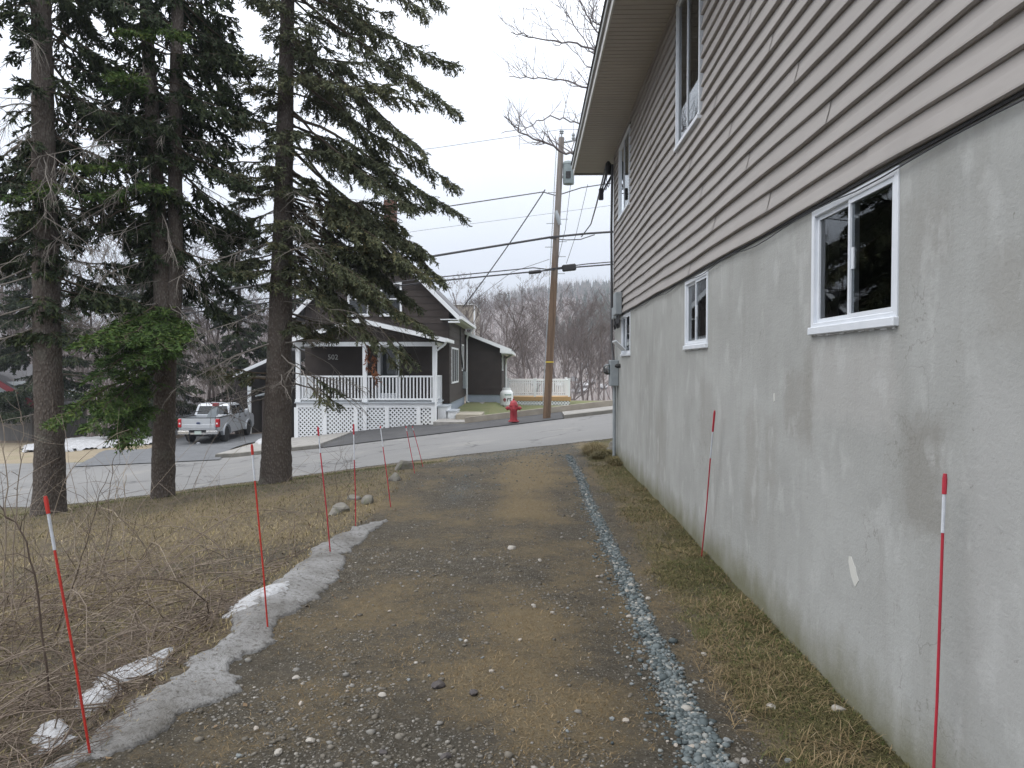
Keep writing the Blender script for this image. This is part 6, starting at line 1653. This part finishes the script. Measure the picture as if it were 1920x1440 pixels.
# grey shed with red eave, far left
gs = thing('garage', 'weathered grey garage with a red roof edge at the far left behind the brush', 'garage', (X(20, 38), 38, h1(X(20, 38), 38)))
g0, g1 = X(-60, 38), X(62, 38); gz = h1((g0 + g1) / 2, 38) - .6
part('wall', mk('weathered_grey', (.17, .165, .16), (.12, .115, .11), 2, .9, stretch=(6, 6, .6)), gs, lambda b: b.box(g0, g1, 38, 42, gz, Z(748, 38)))
part('gable', M['galv'], gs, lambda b: b.prism([(g0, Z(748, 38) + .002), (g1, Z(748, 38) + .002), (g0, Z(690, 38))], 38.02, 42, 'y'))
part('roof', M['roof'], gs, lambda b: b.prism([(g1 + .35, Z(772, 38)), (g0, Z(690, 38)), (g0, Z(690, 38) + .2), (g1 + .35, Z(772, 38) + .2)], 37.7, 42.3, 'y'))
part('red_fascia', mk('red_trim', (.20, .03, .04), None, rough=.7), gs, lambda b: b.prism([(g1 + .35, Z(772, 38) - .1), (g0, Z(690, 38) - .1), (g0, Z(690, 38) + .22), (g1 + .35, Z(772, 38) + .22)], 37.62, 37.698, 'y'))
gs2 = thing('garage', 'pale grey-blue garage wall glimpsed left of the forked trunk', 'garage', (X(272, 44), 44, h1(X(272, 44), 44)))
q0, q1 = X(238, 44), X(294, 44); qz = h1((q0 + q1) / 2, 44) - .8
part('wall', mk('pale_blue_wall', (.38, .43, .50), (.32, .37, .43), 3, .8), gs2, lambda b: b.box(q0, q1, 44, 49, qz, Z(776, 44)))
part('roof', M['roof'], gs2, lambda b: b.prism([(q0 - .4, Z(776, 44)), (q1 + .4, Z(776, 44)), ((q0 + q1) / 2, Z(745, 44))], 43.6, 49.4, 'y'))
for k in (.3, .65): part('door_panel', M['galv'], gs2, lambda b: b.box(q0 + (q1 - q0) * k, q0 + (q1 - q0) * (k + .22), 43.95, 43.998, qz + .9, Z(784, 44)))

# ------------------------------------------------------------------ ground cover
rc = np.random.default_rng(500)
def blades(name, label, x, y, h, w, mat, flat, seed, lift=0.0, tint=None):
    g_ = np.random.default_rng(seed); n = len(x); z = HB(x, y) - .004 + lift; a = g_.uniform(0, 6.283, n)
    dx, dy = np.cos(a), np.sin(a); lean = g_.uniform(*flat, n)
    b = np.stack([x, y, z], -1); pr = np.stack([-dy, dx, 0 * dx], -1) * (w / 2)[:, None]
    up_ = np.stack([dx * lean, dy * lean, np.sqrt(np.clip(1 - lean ** 2, .02, 1))], -1)
    m_ = b + up_ * (h * .55)[:, None]; l2 = np.clip(lean * 1.35 + .1, 0, 1.0)
    up2 = np.stack([dx * l2, dy * l2, np.sqrt(np.clip(1 - l2 ** 2, .0, 1)) * .6], -1); e = m_ + up2 * (h * .5)[:, None]
    V = np.stack([b - pr, b + pr, m_ + pr * .7, m_ - pr * .7, e], 1).reshape(-1, 3)
    k = (np.arange(n) * 5)[:, None]
    F_ = np.concatenate([k + np.array([[0, 1, 2]]), k + np.array([[0, 2, 3]]), k + np.array([[3, 2, 4]])])
    t = np.clip(g_.normal(.5, .22, n), 0, 1) if tint is None else tint
    tag(link(name, arr_mesh(name, V, F_, [mat], None, False, np.repeat(t, 5))), label, kind='stuff')
def scatter(n, x0, x1, y0, y1, prob):
    """more per area near the viewer, thinned by a density function"""
    y = y0 * (y1 / y0) ** rc.uniform(0, 1, n); x = rc.uniform(x0, x1, n); k = rc.uniform(0, 1, n) < prob(x, y)
    return x[k], y[k]
# grass along the foundation
x, y = scatter(170000, .80, 1.51, 1.7, 14.5, lambda x, y: np.clip((sstep(.92, 1.1, x + .25 * (fbm(x, y, .4, 22) - .5)) * (.30 + .7 * sstep(.40, .62, fbm(x, y, .30, 71)))), 0, 1))
tn = np.clip(rc.normal(.30, .2, len(x)) + .5 * (fbm(x, y, .5, 72) - .5) + .12 * (1.45 - x), 0, .97); tn[rc.uniform(size=len(x)) < .10 + .25 * (fbm(x, y, .6, 77) > .55)] = 1.0
blades('wall_grass', 'matted tan and green grass along the foundation', x, y, rc.uniform(.018, .06, len(x)) * (.6 + .9 * fbm(x, y, .22, 91)), rc.uniform(.0022, .0048, len(x)), M['mossgrass'], (.62, .995), 73, tint=tn)
def clump(cx_, cy_, rx, ry, n, hr, t0, label, seed):
    g_ = np.random.default_rng(seed); a = g_.uniform(0, 6.283, n); q = np.sqrt(g_.uniform(0, 1, n)); x = cx_ + rx * q * np.cos(a); y = cy_ + ry * q * np.sin(a); z = HB(x, y) + .22 * (1 - q * q) * hr[1]
    h = g_.uniform(*hr, n); o = np.stack([np.cos(a), np.sin(a), 0 * a], -1) * g_.uniform(.3, 1.1, n)[:, None] + g_.normal(0, .35, (n, 3)); b = np.stack([x, y, z], -1)
    u = o * .5; u[:, 2] = 1; m_ = b + u * (h * .5)[:, None]; e = m_ + (o * np.array([1, 1, .3]) + np.array([0, 0, -.15])) * (h * .6)[:, None]
    pr = np.stack([-np.sin(a), np.cos(a), 0 * a], -1) * .003
    V = np.stack([b - pr, b + pr, m_ + pr, m_ - pr, e], 1).reshape(-1, 3); c0_ = np.array([cx_, cy_, h1(cx_, cy_)]); k = (np.arange(n) * 5)[:, None]
    F_ = np.concatenate([k + np.array([[0, 1, 2]]), k + np.array([[0, 2, 3]]), k + np.array([[3, 2, 4]])])
    tag(link('grass_clump', arr_mesh('grass_clump', V - c0_, F_, [M['mossgrass']], None, False, np.repeat(np.clip(g_.normal(t0, .15, n), 0, 1), 5)), None, c0_), label, 'grass clump')
clump(1.32, 13.1, .22, .35, 1800, (.06, .20), .35, 'yellow-green grass clump at the foot of the house corner', 1)
clump(1.22, 13.9, .20, .45, 1800, (.10, .30), .62, 'rusty dead grass clump left of the corner rocks', 2)
clump(1.40, 12.3, .12, .5, 900, (.05, .14), .40, 'low mossy grass clump against the wall below the meter', 3)
x, y = scatter(9000, .9, 1.5, 1.7, 12, lambda x, y: sstep(.45, .6, fbm(x, y, .25, 94)))
blades('wall_straw', 'loose longer straw strands lying in the grass along the foundation', x, y, rc.uniform(.05, .13, len(x)), rc.uniform(.002, .0035, len(x)), M['straw'], (.8, .995), 95, .012)
# matted straw in the drive
x, y = scatter(150000, -1.7, .95, 1.8, 15.5, lambda x, y: np.clip(zones(x, y)[0] * 1.25 - .12 + .03, 0, .9))
blades('drive_straw', 'short matted dead grass in the middle of the driveway', x, y, rc.uniform(.012, .045, len(x)), rc.uniform(.002, .0045, len(x)), M['straw'], (.75, .99), 74, tint=np.clip(rc.normal(.42, .2, len(x)) + .4 * (fbm(x, y, .5, 78) - .5), 0, 1))
# lawn on the left
x, y = scatter(170000, -9.5, -1.7, 2.2, 15.6, lambda x, y: np.clip((.25 + .75 * zones(x, y)[0]) * (y < Yn(x) - .1) * sstep(1.5, 5.5, y), 0, 1))
blades('lawn_grass', 'short tan winter grass on the lawn under the spruces', x, y, rc.uniform(.02, .07, len(x)) , rc.uniform(.003, .008, len(x)), M['mossgrass'], (.4, .97), 75, tint=np.where(rc.uniform(size=len(x)) < .5 * sstep(8.5, 13, y) * (fbm(x, y, 1.6, 70) > .42), 1.0, np.clip(rc.normal(.60, .2, len(x)) - .4 * sstep(8, 13, y) + .6 * (fbm(x, y, 1.2, 79) - .5), 0, .93)))

# pebbles and crushed stone
import bmesh as _bm
def ico():
    bm = _bm.new(); _bm.ops.create_icosphere(bm, subdivisions=1, radius=1); v = np.array([q.co[:] for q in bm.verts]); f = np.array([[w.index for w in p.verts] for p in bm.faces]); bm.free(); return v, f
IV, IF = ico()
OV = np.array([(1, 0, 0), (-1, 0, 0), (0, 1, 0), (0, -1, 0), (0, 0, 1), (0, 0, -1)], float); OF = np.array([(0, 2, 4), (2, 1, 4), (1, 3, 4), (3, 0, 4), (2, 0, 5), (1, 2, 5), (3, 1, 5), (0, 3, 5)])
def stones(name, label, x, y, s, mat, seed, sink=.3, tint=None, flat=.6):
    """small ones with few faces, larger ones rounder, all in one sheet of loose stone"""
    far_ = (s * 8.0 < y * .012) | (s < .0065)
    a = stone_arrays(x[far_], y[far_], s[far_], seed, sink, flat, OV, OF); b = stone_arrays(x[~far_], y[~far_], s[~far_], seed + 1, sink, flat, IV, IF)
    V = np.concatenate([a[0], b[0]]); F_ = np.concatenate([a[1], b[1] + len(a[0])]); t = np.concatenate([a[2], b[2]])
    tag(link(name, arr_mesh(name, V, F_, [mat], None, False, t)), label, kind='stuff')
def stone_arrays(x, y, s, seed, sink, flat, IV, IF):
    g_ = np.random.default_rng(seed); n = len(x)
    sc = np.stack([s * g_.uniform(.7, 1.25, n), s * g_.uniform(.7, 1.25, n), s * g_.uniform(flat * .6, flat * 1.2, n)], -1)
    a = g_.uniform(0, 6.283, n); c, sn = np.cos(a), np.sin(a)
    J = IV[None] * (1 + g_.uniform(-.22, .22, (n, len(IV), 1))) * sc[:, None]
    Vx = J[:, :, 0] * c[:, None] - J[:, :, 1] * sn[:, None] + x[:, None]; Vy = J[:, :, 0] * sn[:, None] + J[:, :, 1] * c[:, None] + y[:, None]; Vz = J[:, :, 2] + (HB(x, y) + sc[:, 2] * (1 - 2 * sink))[:, None]
    V = np.stack([Vx, Vy, Vz], -1).reshape(-1, 3); F_ = (IF[None] + (np.arange(n) * len(IV))[:, None, None]).reshape(-1, 3)
    return V, F_, np.repeat(g_.uniform(0, 1, n), len(IV))
x, y = scatter(62000, -1.75, 1.0, 1.8, 14.5, lambda x, y: np.clip(.85 - .85 * zones(x, y)[0] + .5 * (fbm(x, y, .35, 81) - .5), .08, 1) * (.25 + 1.1 * sstep(.46, .62, fbm(x, y, .5, 82))))
stones('driveway_pebbles', 'small pebbles pressed into the driveway dirt', x, y, rc.lognormal(math.log(.0046), .52, len(x)).clip(.0025, .022), M['pebble'], 83, .38)
n = 13000; y = 1.8 * (14.0 / 1.8) ** rc.uniform(0, 1, n); cxx = .735 + .05 * (fbm(y * 0 + .7, y, .9, 21) - .5) + .10 * np.clip((3.2 - y) / 1.6, 0, 1)
x = cxx + rc.normal(0, 1, n) * (.031 + .024 * np.clip((4.4 - y) / 2.2, 0, 1)) - np.abs(rc.normal(0, .09, n)) * (rc.uniform(0, 1, n) < .10)
stones('crushed_stone', 'blue-grey crushed stone filling the drip line strip', x, y, (rc.lognormal(math.log(.0082), .40, n) * (1 + .3 * np.clip((4.5 - y) / 2.5, 0, 1))).clip(.005, .032), M['crushed'], 84, .25)
n = 2600; y = 10 + 6 * rc.uniform(0, 1, n); x = rc.uniform(-1.6, 1.1, n); k = rc.uniform(size=n) < zones(x, y)[2] + .08
stones('road_edge_gravel', 'grey gravel where the driveway meets the road', x[k], y[k], rc.uniform(.008, .018, k.sum()), M['crushed'], 85, .3)
n = 4200; x = rc.uniform(-11, 2.2, n); y = Yn(x) - np.abs(rc.normal(0, .22, n)) + .12
stones('road_shoulder_gravel', 'loose gravel and sand along the near edge of the road', x, y, rc.uniform(.006, .017, n), M['pebble'], 87, .3)
# bigger single stones, each its own thing
BIG = []
sp = [(583, 1394, 22, 'cream oval stone at the bottom edge of the driveway left of centre'), (556, 1277, 20, 'pale flat stone above the cream oval one'), (716, 1311, 20, 'blue-grey flat stone beside the rusty patch'), (836, 1436, 26, 'dark blue stone at the bottom edge of the driveway'), (888, 1312, 24, 'dark stone right of the dung-brown lump'), (824, 1296, 34, 'dark brown lump in the middle of the driveway'),
      (522, 1416, 24, 'white pebble low on the driveway near the ice'), (960, 1035, 20, 'flat grey stone on the far straw'), (1000, 1145, 12, 'small pinkish stone in the middle of the driveway'), (718, 1422, 22, 'pale pebble at the bottom edge, left of the dark blue stone'), (1320, 1228, 16, 'pale stone at the right of the gravel strip'), (1445, 1325, 26, 'pinkish stone lying in the grass strip'), (1570, 1328, 34, 'broken brown slab chip lying against the foundation grass'),
      (1215, 1120, 14, 'pale pink stone on the gravel strip'), (1300, 1335, 18, 'cream stone on the near gravel strip'), (1180, 1155, 16, 'tan stone left of the gravel strip'), (1012, 1058, 12, 'grey stone on the far driveway')]
for i, (px, py, w, lb) in enumerate(sp):
    p = gnd(px, py); s = w * p.y / FPX / 2
    me = blob(None, s, s * .8, s * .5, 600 + i, 2, .3)
    dark = 'dark' in lb; me.materials.append(mk('stone_%d' % i, (.05, .045, .05) if dark else (.30, .28, .25), (.08, .07, .065) if dark else (.38, .36, .33), 40, .85, .4, 90))
    o = link('stone', me, None, (p.x, p.y, float(HB(p.x, p.y)) + s * .2)); o.rotation_euler = (0, 0, i * 1.3); tag(o, lb, 'stone')
for i in range(125):
    if i < 65: y = 1.9 * (6.0 / 1.9) ** rc.uniform(); x = .70 + rc.normal(0, .13) + .10 * max(0, (3.2 - y) / 1.6); lb = 'rounded cobble among the crushed stone of the drip line strip'; gp = 'cobbles in the gravel strip'
    else: y = 2.0 * (7.0 / 2.0) ** rc.uniform(); x = rc.uniform(-1.55, .6); lb = 'loose rounded pebble lying on the driveway dirt'; gp = 'loose pebbles on the driveway'
    if i % 10 == 0 or i < 8:
        me = blob(None, 1, .82, .6, 700 + i, 1, .3); me.materials.append(M['stone_a'] if False else mk('cobble_%d' % i, *random.choice([((.22, .21, .20), (.30, .29, .27)), ((.15, .17, .175), (.22, .235, .24)), ((.30, .265, .23), (.36, .33, .29))]), 30, .85)); BIG.append(me)
    s = rc.uniform(.013, .026) if i < 65 else rc.uniform(.010, .019)
    o = link('stone', BIG[rc.integers(0, len(BIG))], None, (x, y, float(HB(x, y)) + s * .3)); o.scale = (s, s, s); o.rotation_euler = (rc.uniform(-.3, .3), rc.uniform(-.3, .3), rc.uniform(0, 6)); tag(o, lb, 'stone', gp)

# fallen leaves and bark bits
n = 900; y = 2.2 * (15 / 2.2) ** rc.uniform(0, 1, n); x = rc.uniform(-7, -1.3, n); k = y < Yn(x) - .2; x = x[k]; y = y[k]; n = len(x)
z = HB(x, y) + .012; a = rc.uniform(0, 6.283, n); s = rc.uniform(.007, .021, n); til = rc.normal(0, .35, (n, 4))
cs = np.array([[1, 0], [0, .6], [-1, 0], [0, -.6]])
V = np.stack([np.stack([x + s * (c[0] * np.cos(a) - c[1] * np.sin(a)), y + s * (c[0] * np.sin(a) + c[1] * np.cos(a)), z + s * til[:, i]], -1) for i, c in enumerate(cs)], 1).reshape(-1, 3)
tag(link('fallen_leaves', arr_mesh('fallen_leaves', V, np.arange(n * 4).reshape(-1, 4), [M['leaf']], None, False, np.repeat(rc.uniform(0, 1, n), 4))), 'brown fallen leaves scattered over the lawn edge', kind='stuff')

# ------------------------------------------------------------------ brush on the left bank
def canes(n, xr, yr, lr, seed, rr, elev, hang, tl=(.2, .95), xmax=-1.92):
    g_ = np.random.default_rng(seed); S = [[], [], [], []]; T = []
    for i in range(n):
        x = g_.uniform(*xr); y = g_.uniform(*yr); p = np.array([x, y, h1(x, y)]); az = g_.normal(.1, 1.2); el = g_.uniform(*elev); L = g_.uniform(*lr)
        d = np.array([math.cos(az) * math.cos(el), math.sin(az) * math.cos(el), math.sin(el)]); c = [p]; k = 10
        for j in range(k):
            d = d + g_.normal(0, .10, 3) + np.array([0, 0, -hang * (1.0 + j * .12)]); d /= np.linalg.norm(d); q = c[-1] + d * L / k
            zf_ = h1(q[0], q[1]) + .015
            if q[2] < zf_: q[2] = zf_; d[2] = abs(d[2]) * .3
            if q[0] > xmax: q[0] = xmax - .3 * (q[0] - xmax); d[0] = -abs(d[0]) * .5
            c.append(q)
        c = np.array(c); r = g_.uniform(*rr); w = np.linspace(r, r * .35, k + 1); t = g_.uniform(*tl)
        for q, v in zip(S, (c[:-1], c[1:], w[:-1], w[1:])): q.append(v)
        T += [t] * k
        for m_ in range(g_.integers(2, 6)):
            j = g_.integers(2, k); e = d + g_.normal(0, .8, 3); e /= np.linalg.norm(e); l = g_.uniform(.08, .35); a = c[j] + e * l * .5; b_ = a + (e + g_.normal(0, .3, 3)) * l * .5
            for q, v in zip(S, (np.array([c[j], a]), np.array([a, b_]), np.array([w[j] * .6, w[j] * .5]), np.array([w[j] * .5, w[j] * .3]))): q.append(v)
            T += [t] * 2
    a = [np.concatenate(q) for q in S]; V, F_ = sticks(a[0], a[1], a[2], a[3], 4)
    return V, F_, np.repeat(np.array(T), 8)
V, F_, t = canes(520, (-4.6, -1.95), (1.9, 6.2), (.6, 1.7), 31, (.0022, .0050), (.1, 1.0), .14)
tag(link('bramble_thicket', arr_mesh('bramble_thicket', V, F_, [M['cane']], None, False, t)), 'tangled leafless bramble canes covering the left bank', kind='stuff')
V, F_, t = canes(260, (-2.7, -1.85), (2.0, 4.6), (.25, .7), 32, (.0015, .003), (-.1, .6), .12, (.1, .7), -1.75)
tag(link('bramble_litter', arr_mesh('bramble_litter', V, F_, [M['cane']], None, False, t)), 'fine broken twigs lying along the ice ridge', kind='stuff')
V, F_, t = canes(70, (-7.5, -2.2), (5.5, 11), (.3, 1.0), 34, (.002, .004), (.4, 1.3), .05)
tag(link('lawn_weeds', arr_mesh('lawn_weeds', V, F_, [M['cane']], None, False, t)), 'thin dry weed stalks scattered over the lawn', kind='stuff')
V, F_, t = canes(75, (-5.2, -2.3), (3.0, 7.5), (.7, 1.6), 35, (.002, .0042), (.7, 1.45), .05, (.6, 1.0), -2.1)
tag(link('tall_canes', arr_mesh('tall_canes', V, F_, [M['cane']], None, False, t)), 'pale tall canes standing up out of the brush', kind='stuff')
# upright saplings and weed stalks, each its own plant
def sapling(pts, Y, r, seed, label, t=.75, nt=7):
    g_ = np.random.default_rng(seed); P = np.array([np.array(at(a, b, Y)) for a, b in pts]); P[0, 2] = h1(P[0, 0], P[0, 1]) - .02; k = 14; u = np.linspace(0, len(P) - 1, k)
    C = np.stack([np.interp(u, range(len(P)), P[:, i]) for i in range(3)], -1); C[1:] += g_.normal(0, .006 * Y / 4, (k - 1, 3)); w = np.linspace(r, r * .35, k); S = [[C[:-1]], [C[1:]], [w[:-1]], [w[1:]]]
    for j in range(nt):
        i = g_.integers(4, k); d = g_.normal(0, .6, 3) + np.array([0, 0, .7]); d /= np.linalg.norm(d); l = g_.uniform(.08, .28) * Y / 4; a = C[i] + d * l * .5; b_ = a + (d + g_.normal(0, .35, 3)) * l * .5
        for q, v in zip(S, (np.array([C[i], a]), np.array([a, b_]), np.array([w[i] * .6, w[i] * .5]), np.array([w[i] * .5, w[i] * .25]))): q.append(v)
    a = [np.concatenate(q) for q in S]; o_ = P[0].copy(); V, F_ = sticks(a[0] - o_, a[1] - o_, a[2], a[3], 5)
    tag(link('sapling', arr_mesh('sapling', V, F_, [M['cane']], None, False, np.full(len(V), t)), None, o_), label, 'sapling', 'bare saplings on the left bank')
sapling([(92, 1230), (70, 1100), (45, 1000), (10, 960), (-20, 930)], 3.6, .006, 1, 'dark leaning sapling just left of the nearest stake', .15)
sapling([(100, 1180), (150, 1060), (185, 940), (205, 880)], 4.6, .004, 2, 'dark slender sapling crossing the gap between the left trunks', .2)
sapling([(145, 1080), (140, 1000), (132, 950)], 5.2, .006, 3, 'pale upright stalk below the leftmost trunk', 1.0)
sapling([(170, 1060), (205, 1010), (215, 940), (222, 900)], 5.4, .006, 4, 'pale curved stalk in the middle of the left bank', .95)
sapling([(240, 1030), (228, 990), (232, 930), (240, 890)], 5.8, .006, 5, 'pale bent stalk right of the curved one', 1.0)
sapling([(0, 1060), (10, 960), (12, 850), (2, 780)], 5.0, .006, 6, 'tan arching stem at the left edge of the picture', .9)
sapling([(20, 1050), (30, 940), (42, 850), (45, 800), (38, 770)], 5.3, .005, 7, 'tan stem next to the left edge, forking at its tip', .85)
sapling([(60, 1060), (95, 960), (140, 870), (240, 800)], 5.0, .004, 8, 'thin stem slanting right across the leftmost trunk', .9)
sapling([(160, 1010), (165, 960), (163, 870)], 6.0, .003, 9, 'thin dark weed stalk left of the forked trunk', .3)
sapling([(195, 1000), (205, 930), (215, 860), (222, 830)], 6.2, .004, 10, 'forked weed stalk against the road, left of the forked trunk', .45)
sapling([(640, 975), (628, 900), (640, 840)], 8.5, .004, 11, 'dark weed stalk beside the ice ridge end rocks', .3)
sapling([(652, 960), (655, 900), (648, 850)], 8.8, .004, 12, 'second dark weed stalk right of the rock weed', .3)

# ------------------------------------------------------------------ thin spring haze over the valley
hz = MB(); hz.box(-760, 560, -60, 900, -24, 128)
hzm = bpy.data.materials.new('haze_air'); hzm.use_nodes = True
hn, hl = hzm.node_tree.nodes, hzm.node_tree.links; hn.clear()
ho = hn.new('ShaderNodeOutputMaterial'); hv = hn.new('ShaderNodeVolumePrincipled')
hv.inputs['Color'].default_value = (.80, .86, .95, 1); hv.inputs['Density'].default_value = .0007; hv.inputs['Anisotropy'].default_value = .2
hl.new(hv.outputs[0], ho.inputs['Volume'])
tag(hz.build('haze', hzm), 'thin pale haze over the valley', kind='stuff')
